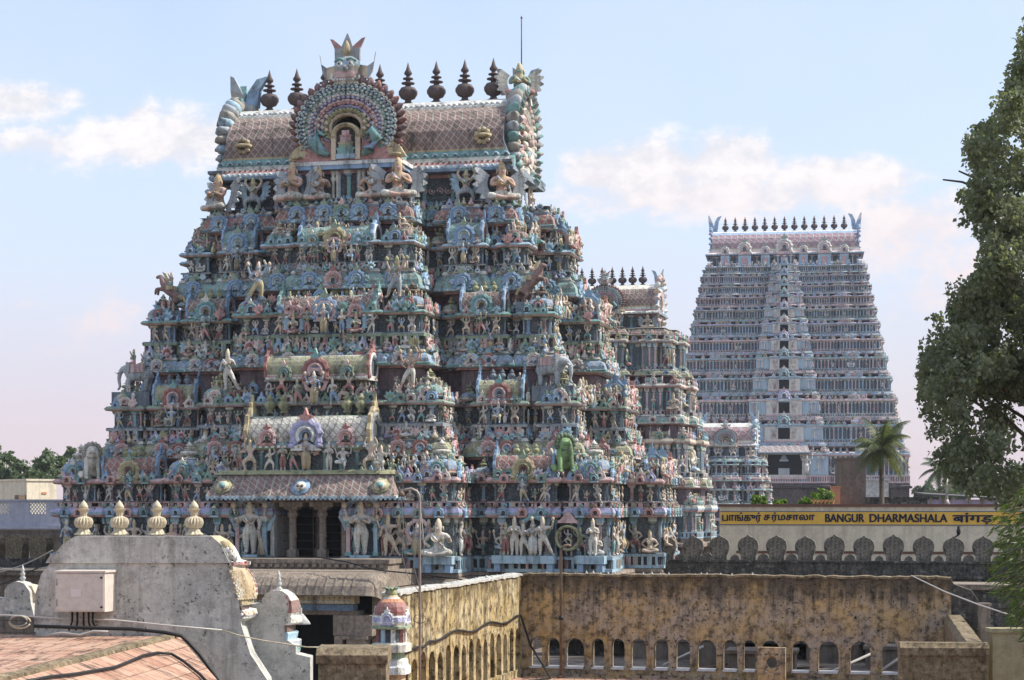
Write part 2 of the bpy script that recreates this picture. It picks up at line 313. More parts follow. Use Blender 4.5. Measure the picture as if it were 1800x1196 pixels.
def pilaster(w, h):
    t = T(); t.box(-w*.75,-.1,0,w*.75,.06,h*.1,'B'); t.box(-w*.5,-.07,h*.1,w*.5,.06,h*.72,'A'); t.box(-w*.6,-.09,h*.72,w*.6,.06,h*.76,'B'); t.box(-w*.42,-.06,h*.76,w*.42,.06,h*.82,'A'); t.box(-w*.95,-.13,h*.82,w*.95,.06,h*.88,'B'); t.box(-w*1.3,-.15,h*.88,w*1.3,.06,h,'C'); return t
# ---------------------------------------------------------------- figures: jointed bodies grown with the Skin modifier
def skin_mesh(joints, bones, sub=1):
    me = bpy.data.meshes.new('body'); names = list(joints); ix = {n:i for i,n in enumerate(names)}
    me.from_pydata([joints[n][0] for n in names], [(ix[a],ix[b]) for a,b in bones], [])
    o = bpy.data.objects.new('body', me); COL.objects.link(o); md = o.modifiers.new('s','SKIN')
    for i,n in enumerate(names):
        sv = me.skin_vertices[0].data[i]; r = joints[n][1]; sv.radius = (r,r); sv.use_root = (i == 0)
    md.use_smooth_shade = True
    if sub: o.modifiers.new('u','SUBSURF').levels = sub
    dg = bpy.context.evaluated_depsgraph_get(); e = o.evaluated_get(dg).to_mesh()
    J = np.array([joints[n][0] for n in names]); keys = [joints[n][2] for n in names]
    t = T(); V = [tuple(v.co) for v in e.vertices]; t.v = V
    # key by nearest bone
    A = np.array([joints[a][0] for a,b in bones]); B = np.array([joints[b][0] for a,b in bones]); AB = B-A; L2 = (AB**2).sum(1)+1e-9
    for p in e.polygons:
        c = np.array(p.center); h = np.clip(((c-A)*AB).sum(1)/L2,0,1); dd = ((A+AB*h[:,None]-c)**2).sum(1); b = int(dd.argmin())
        key = joints[bones[b][0]][2] if h[b] < .5 else joints[bones[b][1]][2]
        t.l += list(p.vertices); t.t.append(len(p.vertices)); t.c.append(key); t.m.append(0); t.s.append(True)
    o.to_mesh_clear() if hasattr(o,'to_mesh_clear') else None
    bpy.data.objects.remove(o); bpy.data.meshes.remove(me); return t
def figure(pose, sub=1):
    """about 1 high to the brow, crown above; faces -y; keys S skin, K cloth, G ornaments"""
    j = dict(pelvis=((0,0,.50),.085,'K'), waist=((0,0,.60),.068,'S'), chest=((0,-.01,.72),.098,'S'), neck=((0,-.005,.815),.042,'G'), head=((0,-.025,.885),.066,'S'), brow=((0,-.02,.955),.066,'G'), crown=((0,-.015,1.01),.05,'G'), tip=((0,-.01,1.08),.022,'G'))
    b = [('pelvis','waist'),('waist','chest'),('chest','neck'),('neck','head'),('head','brow'),('brow','crown'),('crown','tip')]
    arms = dict(down=((.185,.0,.63),(.19,-.08,.50)), anjali=((.17,-.06,.64),(.035,-.16,.72)), up=((.24,-.02,.86),(.2,-.04,1.04)), out=((.25,-.02,.72),(.30,-.08,.86)), hip=((.24,.02,.64),(.12,-.06,.55)), bless=((.19,-.04,.64),(.2,-.17,.74)), hold=((.26,.0,.78),(.30,-.06,.95)), high=((.22,.0,.93),(.13,-.02,1.12)), fwd=((.16,-.12,.66),(.12,-.26,.66)))
    def arm(tag_, side, kind):
        e, h = arms[kind]; q = tag_
        j['s'+q]=((side*.135,0,.775),.046,'S'); j['e'+q]=((side*e[0],e[1],e[2]),.037,'S'); j['w'+q]=((side*(e[0]*.2+h[0]*.8),e[1]*.2+h[1]*.8,e[2]*.2+h[2]*.8),.028,'G'); j['h'+q]=((side*h[0],h[1],h[2]),.033,'S')
        b.extend([('chest','s'+q),('s'+q,'e'+q),('e'+q,'w'+q),('w'+q,'h'+q)])
    legs = dict(stand=((.065,-.01,.27),(.065,.01,.05),(.075,-.07,.02)), bentL=((.19,-.06,.34),(.16,.0,.05),(.22,-.06,.02)), raise_=((.2,-.1,.42),(.03,-.1,.24),(.0,-.16,.2)), cross=((.24,-.14,.46),(.04,-.2,.42),(-.05,-.2,.41)), hang=((.1,-.22,.46),(.1,-.22,.2),(.1,-.29,.17)), squat=((.2,-.12,.36),(.17,-.02,.1),(.22,-.09,.06)), stride=((.17,-.06,.29),(.27,.0,.06),(.34,-.04,.02)), kneel=((.08,-.16,.34),(.08,.06,.32),(.08,.1,.28)))
    def leg(tag_, side, kind):
        k, a, f = legs[kind]; q = tag_
        j['p'+q]=((side*.07,0,.455),.082,'K'); j['k'+q]=((side*k[0],k[1],k[2]),.06,'K'); j['a'+q]=((side*a[0],a[1],a[2]),.035,'S'); j['f'+q]=((side*f[0],f[1],f[2]),.034,'S')
        b.extend([('pelvis','p'+q),('p'+q,'k'+q),('k'+q,'a'+q),('a'+q,'f'+q)])
    al, ar, ll, lr, ex = pose[:5]; leg('l',-1,ll); leg('r',1,lr); arm('l',-1,al); arm('r',1,ar)
    t = skin_mesh(j, b, sub)
    if ex and 'four' in ex:
        for s_ in (-1,1): t.tube([(s_*.11,.04,.76),(s_*.25,.04,.74),(s_*.29,-.02,.93)],[.04,.034,.024],6,'S'); t.lathe([(0,0),(.05,.03),(.05,.1),(0,.14)],6,'G',at=(s_*.29,-.02,.93))
    if ex and 'wing' in ex:
        for s_ in (-1,1):
            for k in range(6):
                a = R(38-20*k); r0, r1 = .10, .36-.02*k; c0 = (s_*.1,.1,.74-.03*k); d = (math.cos(a),math.sin(a)); n_ = (-d[1],d[0]); w_ = .045
                t.loft([[(c0[0]+s_*(d[0]*r+n_[0]*w*.8),c0[1]-.02-.012*k+q,c0[2]+d[1]*r+n_[1]*w) for r,w,q in ((r0,w_,0),(r0,-w_,0),(r0,-w_,.03),(r0,w_,.03))],[(c0[0]+s_*(d[0]*r+n_[0]*w*.8),c0[1]-.03-.012*k+q,c0[2]+d[1]*r+n_[1]*w) for r,w,q in ((r1*.8,w_*1.2,0),(r1*.8,-w_*1.2,0),(r1*.8,-w_*1.2,.03),(r1*.8,w_*1.2,.03))],[(c0[0]+s_*(d[0]*r+n_[0]*w*.8),c0[1]-.02-.012*k+q,c0[2]+d[1]*r+n_[1]*w) for r,w,q in ((r1,.012,0),(r1,-.012,0),(r1,-.012,.03),(r1,.012,.03))]],['W','W' if k%2 else 'V'])
    if ex and 'halo' in ex: t.arc(0,.78,.30,.42,.1,.16,-60,240,16,'H',scal=.05)
    if ex and 'skirt' in ex: t.loft([[(a*math.cos(q),b_*math.sin(q)+.0,z) for q in [2*PI*i/10 for i in range(10)]] for a,b_,z in ((.12,.10,.56),(.145,.12,.4),(.135,.10,.22),(.12,.09,.06))],'K',sm=True)
    if ex and 'club' in ex: t.tube([(.19,-.1,.50),(.24,-.1,.25),(.25,-.1,.0)],[.03,.04,.075],6,'G')
    if ex and 'sash' in ex: t.tube([(-.1,-.09,.8),(.0,-.115,.68),(.1,-.09,.56)],.018,5,'W'); t.arc(0,.74,.07,.10,-.125,-.06,180,360,8,'G')
    if ex and 'face' in ex:
        t.tube([(0,-.082,.905),(0,-.104,.872)],[.008,.017],5,'S')
        for s_ in (-1,1):
            t.lathe([(0,0),(.012,.006),(0,.012)],6,'white',at=(s_*.026,-.084,.894)); t.lathe([(0,0),(.005,.003),(0,.006)],5,'dark',at=(s_*.026,-.094,.897)); t.tube([(s_*.07,-.01,.93),(s_*.08,-.01,.85)],.014,5,'G')
        t.box(-.02,-.093,.846,.02,-.08,.853,'rose')
    return t
POSES = [('anjali','anjali','stand','stand','sash'), ('bless','down','stand','stand','four skirt'), ('up','hip','raise_','squat','sash'), ('hip','high','stride','stand','sash'), ('high','high','squat','squat',''), ('anjali','anjali','cross','cross','wing sash'), ('hip','bless','cross','hang','four'), ('down','bless','stand','stride','sash'), ('out','hip','bentL','stand',''), ('down','hold','stand','stride','four sash'), ('fwd','up','stride','bentL','sash'), ('hip','hip','cross','cross','sash')]
FIG = [figure(p) for p in POSES]; FIGL = [figure(p,0) for p in POSES]
GUARD = figure(('bless','down','stand','stand','four sash halo face club'), 2); GUARD2 = figure(('anjali','anjali','stand','stand','four sash halo face'), 2)
DEITY = figure(('bless','down','stand','stand','four sash halo face skirt')); WARRIOR = figure(('hip','high','stride','stand','four sash face')); ATLAS = figure(('high','high','squat','squat','wing sash face')); GARUDA = figure(('anjali','anjali','cross','cross','wing sash face'), 1); SITTER = figure(('hip','bless','cross','cross','sash face'), 1)
for _t in (SITTER, GARUDA, ATLAS, GUARD, GUARD2): _t.v = [(x*1.18, y*1.2, z) for x,y,z in _t.v]
FCOL = [dict(S='skin',K='sand',G='gold',W='grey',H='green'), dict(S='skin2',K='cream',G='sand',W='white',H='sky'), dict(S='skinb',K='gold',G='sand',W='rose',H='pink'), dict(S='sking',K='rose',G='gold',W='cream',H='blue'), dict(S='skin',K='red',G='olive',W='sky',H='gold'), dict(S='skin2',K='blue',G='sand',W='white',H='green'), dict(S='skin2',K='white',G='stone',W='grey',H='teal'), dict(S='skin',K='teal',G='sand',W='cream',H='pink'), dict(S=lin((206,168,150)),K='cream',G='ochre',W='grey',V='white',H='teal'), dict(S='skin',K='grey',G='olive',W='sky',V='grey',H='rose')]
_fm = {}
def fig_mesh(tk, ci, name='statue', mats=('painted_stucco',)):
    k = (id(tk), ci, mats)
    if k not in _fm: _fm[k] = T().put(tk, None, FCOL[ci % len(FCOL)]).mesh(name, mats)
    return _fm[k]
# animals
def lion():
    j = dict(rump=((0,.16,.16),.17,'S'), back=((0,.06,.36),.15,'S'), chest=((0,-.08,.55),.17,'S'), neck=((0,-.1,.72),.16,'G'), head=((0,-.16,.86),.145,'S'), muzzle=((0,-.28,.81),.085,'S'))
    b = [('rump','back'),('back','chest'),('chest','neck'),('neck','head'),('head','muzzle')]
    for q,s_ in (('l',-1),('r',1)):
        j.update({'s'+q:((s_*.12,-.14,.5),.07,'S'),'k'+q:((s_*.13,-.2,.27),.05,'S'),'f'+q:((s_*.13,-.22,.05),.05,'S'),'g'+q:((s_*.13,-.29,.04),.05,'S'),'h'+q:((s_*.17,.12,.17),.11,'S'),'n'+q:((s_*.24,-.08,.2),.08,'S'),'t'+q:((s_*.23,-.16,.05),.055,'S'),'x'+q:((s_*.09,-.1,1.0),.035,'S')})
        b += [('chest','s'+q),('s'+q,'k'+q),('k'+q,'f'+q),('f'+q,'g'+q),('rump','h'+q),('h'+q,'n'+q),('n'+q,'t'+q),('head','x'+q)]
    t = skin_mesh(j, b)
    t.box(-.07,-.375,.775,.07,-.33,.79,'dark')
    for s_ in (-1,1): t.lathe([(0,0),(.024,.012),(0,.03)],6,'white',at=(s_*.06,-.295,.89)); t.lathe([(0,0),(.011,.006),(0,.014)],6,'dark',at=(s_*.06,-.318,.9))
    return t
def elephant():
    j = dict(mid=((.1,0,.62),.24,'S'), rump=((.36,0,.58),.21,'S'), shoulder=((-.14,0,.64),.22,'S'), head=((-.38,0,.80),.165,'S'), t1=((-.54,0,.66),.085,'S'), t2=((-.58,0,.42),.06,'S'), t3=((-.54,0,.2),.045,'S'), t4=((-.62,0,.10),.035,'S'), tail=((.58,0,.45),.025,'S'))
    b = [('mid','rump'),('mid','shoulder'),('shoulder','head'),('head','t1'),('t1','t2'),('t2','t3'),('t3','t4'),('rump','tail')]
    for q,x,y,p in (('a',-.2,-.14,'shoulder'),('b',-.2,.14,'shoulder'),('c',.36,-.13,'rump'),('d',.36,.13,'rump')):
        j.update({'h'+q:((x,y,.42),.10,'S'),'k'+q:((x-.02,y,.22),.08,'S'),'f'+q:((x,y,.03),.085,'S')}); b += [(p,'h'+q),('h'+q,'k'+q),('k'+q,'f'+q)]
    t = skin_mesh(j, b)
    for s_ in (-1,1):
        t.loft([[(-.3,s_*.14,.92),(-.28,s_*.14,.92),(-.26,s_*.14,.66),(-.28,s_*.14,.66)],[(-.2,s_*.26,.94),(-.18,s_*.26,.94),(-.18,s_*.24,.58),(-.2,s_*.24,.58)],[(-.12,s_*.3,.86),(-.1,s_*.3,.86),(-.12,s_*.27,.66),(-.14,s_*.27,.66)]],'S')
        t.tube([(-.5,s_*.07,.68),(-.6,s_*.09,.6),(-.68,s_*.09,.64)],[.025,.02,.008],6,'white')
    t.loft([[(-.1,-.25,.62),(.3,-.25,.62),(.3,-.24,.86),(-.1,-.24,.88)],[(-.1,.25,.62),(.3,.25,.62),(.3,.24,.86),(-.1,.24,.88)]],'K')
    return t
def horse():
    j = dict(mid=((.02,0,.55),.15,'S'), rump=((.2,0,.38),.16,'S'), chest=((-.14,0,.72),.15,'S'), n1=((-.24,0,.9),.10,'S'), head=((-.3,0,1.04),.075,'S'), muz=((-.44,0,.98),.045,'S'), tl=((.4,0,.4),.05,'K'), t2=((.5,0,.2),.05,'K'))
    b = [('mid','rump'),('mid','chest'),('chest','n1'),('n1','head'),('head','muz'),('rump','tl'),('tl','t2')]
    for q,s_ in (('l',-1),('r',1)):
        j.update({'h'+q:((.2,s_*.1,.3),.1,'S'),'k'+q:((.08,s_*.11,.2),.06,'S'),'c'+q:((.2,s_*.11,.12),.04,'S'),'f'+q:((.15,s_*.11,.02),.045,'S'),'u'+q:((-.2,s_*.09,.64),.07,'S'),'v'+q:((-.4,s_*.09,.66),.045,'S'),'w'+q:((-.42,s_*.09,.48),.035,'S')})
        b += [('rump','h'+q),('h'+q,'k'+q),('k'+q,'c'+q),('c'+q,'f'+q),('chest','u'+q),('u'+q,'v'+q),('v'+q,'w'+q)]
    t = skin_mesh(j, b); t.box(-.06,-.17,.62,.14,.17,.74,'K'); t.prism([(-.16,.98),(-.05,.75),(-.0,.8),(-.12,1.1),(-.24,1.16)],-.03,.03,'K'); return t
LION = lion(); LION.v = [(x*1.35, y*1.1, z) for x,y,z in LION.v]
for _i in range(13):
    _a = R(-60+300*_i/12); LION.lathe([(0,-.09),(.07,-.04),(.08,.03),(.04,.09),(0,.11)],6,'G',at=(.24*math.cos(_a),-.12,.83+.21*math.sin(_a)))
LION; ELE = elephant(); HORSE = horse()
RIDER = figure(('fwd','hold','hang','hang','sash'))
# ---------------------------------------------------------------- temple towers
def half_to_pts(half):
    segs = []; prev = 0.
    for t, p in half: segs.append((prev, t, p)); prev = t
    full = [(-b, -a, p) for a, b, p in reversed(segs)]
    full[-1] = (full[-1][0], segs[0][1], segs[0][2]); full += segs[1:]
    pts = []
    for a, b, p in full: pts += [(a, p), (b, p)]
    return pts
def plan(H, D, front, side):
    """counter-clockwise plan; front / side = half lists [(distance from the axis, projection)] from the centre outwards"""
    f = half_to_pts(front); s = half_to_pts(side)
    P_ = [(t, -(D+p)) for t, p in f]+[(H+p, t) for t, p in s]+[(H, D), (-H, D)]+[(-(H+p), -t) for t, p in s]
    out = []
    for q in P_:
        if not out or abs(out[-1][0]-q[0])+abs(out[-1][1]-q[1]) > 1e-4: out.append(q)
    if abs(out[0][0]-out[-1][0])+abs(out[0][1]-out[-1][1]) < 1e-4: out.pop()
    clean = []
    for i, q in enumerate(out):
        a, b = out[i-1], out[(i+1) % len(out)]
        if abs((q[0]-a[0])*(b[1]-q[1])-(q[1]-a[1])*(b[0]-q[0])) > 1e-6: clean.append(q)
    return clean
def edges(Pn):
    E_ = []
    for i, a in enumerate(Pn):
        b = Pn[(i+1) % len(Pn)]; d = (b[0]-a[0], b[1]-a[1]); l = math.hypot(*d); E_.append((a, b, l, (d[1]/l, -d[0]/l)))
    return E_
def off(Pn, o, z):
    E_ = edges(Pn); out = []
    for i, q in enumerate(Pn):
        n1 = E_[i-1][3]; n2 = E_[i][3]; out.append((q[0]+o*(n1[0]+n2[0]), q[1]+o*(n1[1]+n2[1]), z))
    return out
def mould(t, Pn, prof, cap=False):
    """prof: [(offset, z, colour, material)] - colour/material of the span that follows"""
    t.loft([off(Pn, p[0], p[1]) for p in prof], [p[2] for p in prof[:-1]], [p[3] if len(p) > 3 else 0 for p in prof[:-1]], caps=False)
    if cap: t.add(off(Pn, prof[-1][0], prof[-1][1]), [tuple(range(len(Pn)))], prof[-2][2])
def slots(e, sp, margin=.3):
    a, b, l, n = e; k = int((l-2*margin)/sp+.5)
    if k < 1: return [((a[0]+b[0])/2, (a[1]+b[1])/2)] if l > .6*sp else []
    return [(a[0]+(b[0]-a[0])*f, a[1]+(b[1]-a[1])*f) for f in [(margin+(l-2*margin)*(i+.5)/k)/l for i in range(k)]]
KC = [dict(A='blue',B='sky',C='white',D='green'), dict(A='pink',B='rose',C='cream',D='red'), dict(A='green',B='teal',C='sky',D='pink'), dict(A='cream',B='pink',C='white',D='green'), dict(A='teal',B='sky',C='gold',D='cream'), dict(A='red',B='pink',C='blue',D='teal'), dict(A='gold',B='olive',C='red',D='green'), dict(A='lav',B='white',C='blue',D='rose')]
class Pool:
    """ornaments of one kind on one tower: the largest hundred become parts, the rest one part"""
    def __init__(s, kind, mats, limit=100, rest=None): s.kind=kind; s.mats=mats; s.it=[]; s.limit=limit; s.rest=rest or 'small_'+kind
    def add(s, tk, cm, x, y, z, rz=0., sx=1., sy=None, sz=None, front=True): s.it.append((sx*(1. if front else .6), tk, cm, x, y, z, rz, sx, sx if sy is None else sy, sx if sz is None else sz))
    def done(s, root):
        s.it.sort(key=lambda q: -q[0]); cache = {}
        for _, tk, cm, x, y, z, rz, sx, sy, sz in s.it[:s.limit]:
            k = (id(tk), str(sorted(cm.items())))
            if k not in cache: cache[k] = T().put(tk, None, cm).mesh(s.kind, s.mats)
            link(s.kind, cache[k], root, (x,y,z), rz, (sx,sy,sz))
        if len(s.it) > s.limit:
            t = T()
            for _, tk, cm, x, y, z, rz, sx, sy, sz in s.it[s.limit:]: t.put(tk, xf(x,y,z,rz,sx,sy,sz), cm)
            stuff(t.obj(s.rest, s.mats, root))
def rz_of(n): return math.atan2(n[0], -n[1])
_zb = {}
def zb(tk):
    if id(tk) not in _zb: z = [p[2] for p in tk.v]; _zb[id(tk)] = (min(z), max(z))
    return _zb[id(tk)]
def put_fig(pool, tk, ci, x, y, z, rz, h, front=True):
    a, b = zb(tk); s = h/(b-a); pool.add(tk, FCOL[ci % len(FCOL)], x, y, z-a*s, rz, s, front=front)
def kuta_at(pool, med, kc, x, y, z, half, rz0=0., cm=None, faces=((0,-1),(1,0)), hs=1.):
    pool.add(KUTA, cm, x, y, z, rz0, half, half, half*hs)
    for n in faces: med.add(KUDU, kc, x+n[0]*half*1.02, y+n[1]*half*1.02, z+.10*half, rz_of(n), half*.85)
def tower_tier(root, t, st, med, kut, bar, urn_, sc=1., mats=('painted_stucco','lattice_tiles','scroll_panel'), name='tier', rnd=random):
    Pn = t['P']; m = T(); c1, c2, c3 = t['cols']; E_ = edges(Pn); z0 = t['z0']
    prof = []
    if t.get('kb'):
        kb, kt = t['kb'], t['kt']; h = kt-kb
        mould(m, Pn, [(-.15*sc, z0, 'mauve'), (-.15*sc, kb-.12*sc, 'brown'), (.1*sc, kb-.1*sc, 'rose'), (.1*sc, kb, 'brown')])
        prof += [(.05*sc, kb, 'white'), (.52*sc, kb+.03*h, c3), (.56*sc, kb+.15*h, 'teal'), (.50*sc, kb+.2*h, c1, 1), (.46*sc, kb+.42*h, c1, 1), (.33*sc, kb+.64*h, c1, 1), (.14*sc, kb+.78*h, c2), (.18*sc, kb+.86*h, 'cream'), (.1*sc, kt, 'slate')]
    else: kt = z0; prof += [(.12*sc, kt, c2)]
    pl, wt, et = t['pl'], t['wt'], t['et']; hh = pl-kt
    prof += [(.12*sc, kt+.2*hh, 'slate'), (-.04*sc, kt+.22*hh, 'dark'), (-.04*sc, pl-.26*hh, c2), (.11*sc, pl-.24*hh, c2), (.14*sc, pl-.08*hh, 'slate'), (.08*sc, pl, 'slate'), (-.22*sc, pl+.01, t.get('wall', 'navy'), 2), (-.22*sc, wt, 'brown'), (.02*sc, wt+.01, 'cream'), (.14*sc, wt+.1*(et-wt), 'rose'), (.18*sc, wt+.3*(et-wt), c2), (.21*sc, wt+.55*(et-wt), c3), (.1*sc, et, 'slate')]
    prof.append((.0, et+.02*sc, 'slate')); mould(m, Pn, prof, True)
    pil = {}
    for e in E_:
        a, b, l, n = e
        if n[1] > .5: continue
        rz = rz_of(n); left = n[0] < -.5; q = lambda x, y, o: (x+n[0]*o*sc, y+n[1]*o*sc)
        for x, y in slots(e, .42*sc, .1*sc):                              # rail posts
            x, y = q(x, y, .06); m.put(POST, xf(x, y, kt+.2*hh, rz, rnd.choice([.26,.26,.12])*sc, .14*sc, hh*.56), {'A': rnd.choice([c2, c2, c2, 'pink', 'sky', 'stone'])})
        if t.get('kb'):
            for x, y in slots(e, .34*sc, .08*sc): x, y = q(x, y, .53); m.put(BEAD, xf(x, y, kb+.09*h, rz, .11*sc), {'A': 'white'})
        for i, (x, y) in enumerate(slots(e, t.get('pil', .95)*sc, .02)):      # pilasters
            x, y = q(x, y, -.2); k = rnd.randrange(4)
            if k not in pil: pil[k] = pilaster(1, 1)
            m.put(pil[k], xf(x, y, pl+.01, rz, .17*sc, .9*sc, wt-pl-.005), [{'A':'sky','B':c2,'C':'teal'},{'A':'pink','B':'cream','C':c2},{'A':'slate','B':'green','C':'cream'},{'A':c1,'B':'sky','C':'sand'}][k])
    m.obj(name, mats, root)
    return E_
POST = T().box(-.5,-.5,0,.5,.5,1,'A'); BEAD = T().lathe([(0,-.5),(.45,-.3),(.5,0),(.45,.3),(0,.5)],6,'A')
LEAFY = T()
for _i in range(5):
    _a = R(-70+35*_i); _x, _z = math.sin(_a), math.cos(_a); LEAFY.loft([[(-.1*_z,-.05,.3+.1*_x),(.1*_z,-.05,.3-.1*_x),(.1*_z,.1,.3-.1*_x),(-.1*_z,.1,.3+.1*_x)],[(.3*_x-.16*_z,-.22,.35+.3*_z+.16*_x),(.3*_x+.16*_z,-.22,.35+.3*_z-.16*_x),(.3*_x+.16*_z,.0,.35+.3*_z-.16*_x),(.3*_x-.16*_z,.0,.35+.3*_z+.16*_x)],[(.58*_x-.02,-.12,.35+.62*_z),(.58*_x+.02,-.12,.35+.62*_z),(.58*_x+.02,-.08,.35+.62*_z),(.58*_x-.02,-.08,.35+.62*_z)]],['A','B'])
LEAFY.lathe([(0,-.02),(.22,.05),(.26,.2),(.14,.36),(0,.42)],7,'B',at=(0,-.1,0))
SWAN = T().lathe([(0,0),(.3,.08),(.42,.3),(.2,.55),(.1,.8),(.14,.92),(0,1.)],7,'A')
PETAL = T().loft([[(w*math.cos(2*PI*j/8)+(.1 if z > .8 else 0), y+d*math.sin(2*PI*j/8), z) for j in range(8)] for z,w,d,y in ((-.15,.3,.25,0),(.1,.48,.45,0),(.4,.56,.55,-.05),(.7,.46,.45,-.12),(.92,.26,.3,-.2),(1.08,.05,.08,-.25))], 'A', sm=True)
PETAL.loft([[(w*math.cos(2*PI*j/6), y+d*math.sin(2*PI*j/6), z) for j in range(6)] for z,w,d,y in ((.0,.1,.1,-.5),(.35,.16,.12,-.62),(.75,.06,.08,-.5))], 'B')
def flames(t, cx, cz, r, n, a0, a1, size, y0, y1, c):
    """ring of fat curling leaf lobes round a horseshoe, in the xz plane"""
    for i in range(n):
        a = R(a0+(a1-a0)*i/(n-1)); tilt = .35 if a < PI/2 else -.35
        t.put(PETAL, Matrix.Translation((cx+math.cos(a)*r, (y0+y1)/2, cz+math.sin(a)*r)) @ Matrix.Rotation(PI/2-a-tilt, 4, 'Y') @ Matrix.Diagonal((size*1.05, abs(y1-y0)*1.1, size*1.35, 1)), {'A': c[i % len(c)], 'B': c[(i+1) % len(c)]})
def vault(t, L, prof, y=None):
    """barrel roof along x: prof [(half-depth, z, colour, mat, half-length)] from the eave up, mirrored"""
    n = len(prof)
    for sgn in (-1, 1):
        rows = [[(-p[4], sgn*p[0], p[1]), (p[4], sgn*p[0], p[1])] for p in prof]
        for i in range(n-1):
            a, b = rows[i], rows[i+1]; f = [(0,1,3,2)] if sgn < 0 else [(1,0,2,3)]
            t.add(a+b, f, prof[i][2], prof[i][3])
    for sx in (-1, 1):
        ring = [(sx*p[4], -p[0], p[1]) for p in prof]+[(sx*p[4], p[0], p[1]) for p in reversed(prof)]
        t.add(ring, [tuple(range(len(ring)))], 'slate')
def crest(t, x, y, z, s, sx):
    """fish-tail horns over a gable"""
    t.loft([[(x-.5*s,y-.2*s,z),(x+.5*s,y-.2*s,z),(x+.5*s,y+.2*s,z),(x-.5*s,y+.2*s,z)],[(x-.42*s,y-.22*s,z+.7*s),(x+.42*s,y-.22*s,z+.7*s),(x+.42*s,y+.22*s,z+.7*s),(x-.42*s,y+.22*s,z+.7*s)]],'white')
    t.loft([[(x-.5*s,y-.15*s,z+.6*s),(x+.1*s,y-.15*s,z+.7*s),(x+.1*s,y+.15*s,z+.7*s),(x-.5*s,y+.15*s,z+.6*s)],[(x-.62*s,y-.12*s,z+1.5*s),(x-.1*s,y-.12*s,z+1.3*s),(x-.1*s,y+.12*s,z+1.3*s),(x-.62*s,y+.12*s,z+1.5*s)],[(x-.66*s,y-.05*s,z+2.3*s),(x-.5*s,y-.05*s,z+2.2*s),(x-.5*s,y+.05*s,z+2.2*s),(x-.66*s,y+.05*s,z+2.3*s)]],['cream','grey'])
    t.loft([[(x,y-.15*s,z+.7*s),(x+.5*s,y-.15*s,z+.6*s),(x+.5*s,y+.15*s,z+.6*s),(x,y+.15*s,z+.7*s)],[(x+.12*s,y-.12*s,z+1.4*s),(x+.6*s,y-.12*s,z+1.5*s),(x+.6*s,y+.12*s,z+1.5*s),(x+.12*s,y+.12*s,z+1.4*s)],[(x+.45*s,y-.05*s,z+2.05*s),(x+.95*s,y-.05*s,z+2.2*s),(x+.95*s,y+.05*s,z+2.2*s),(x+.45*s,y+.05*s,z+2.05*s)]],['blue','sky'])
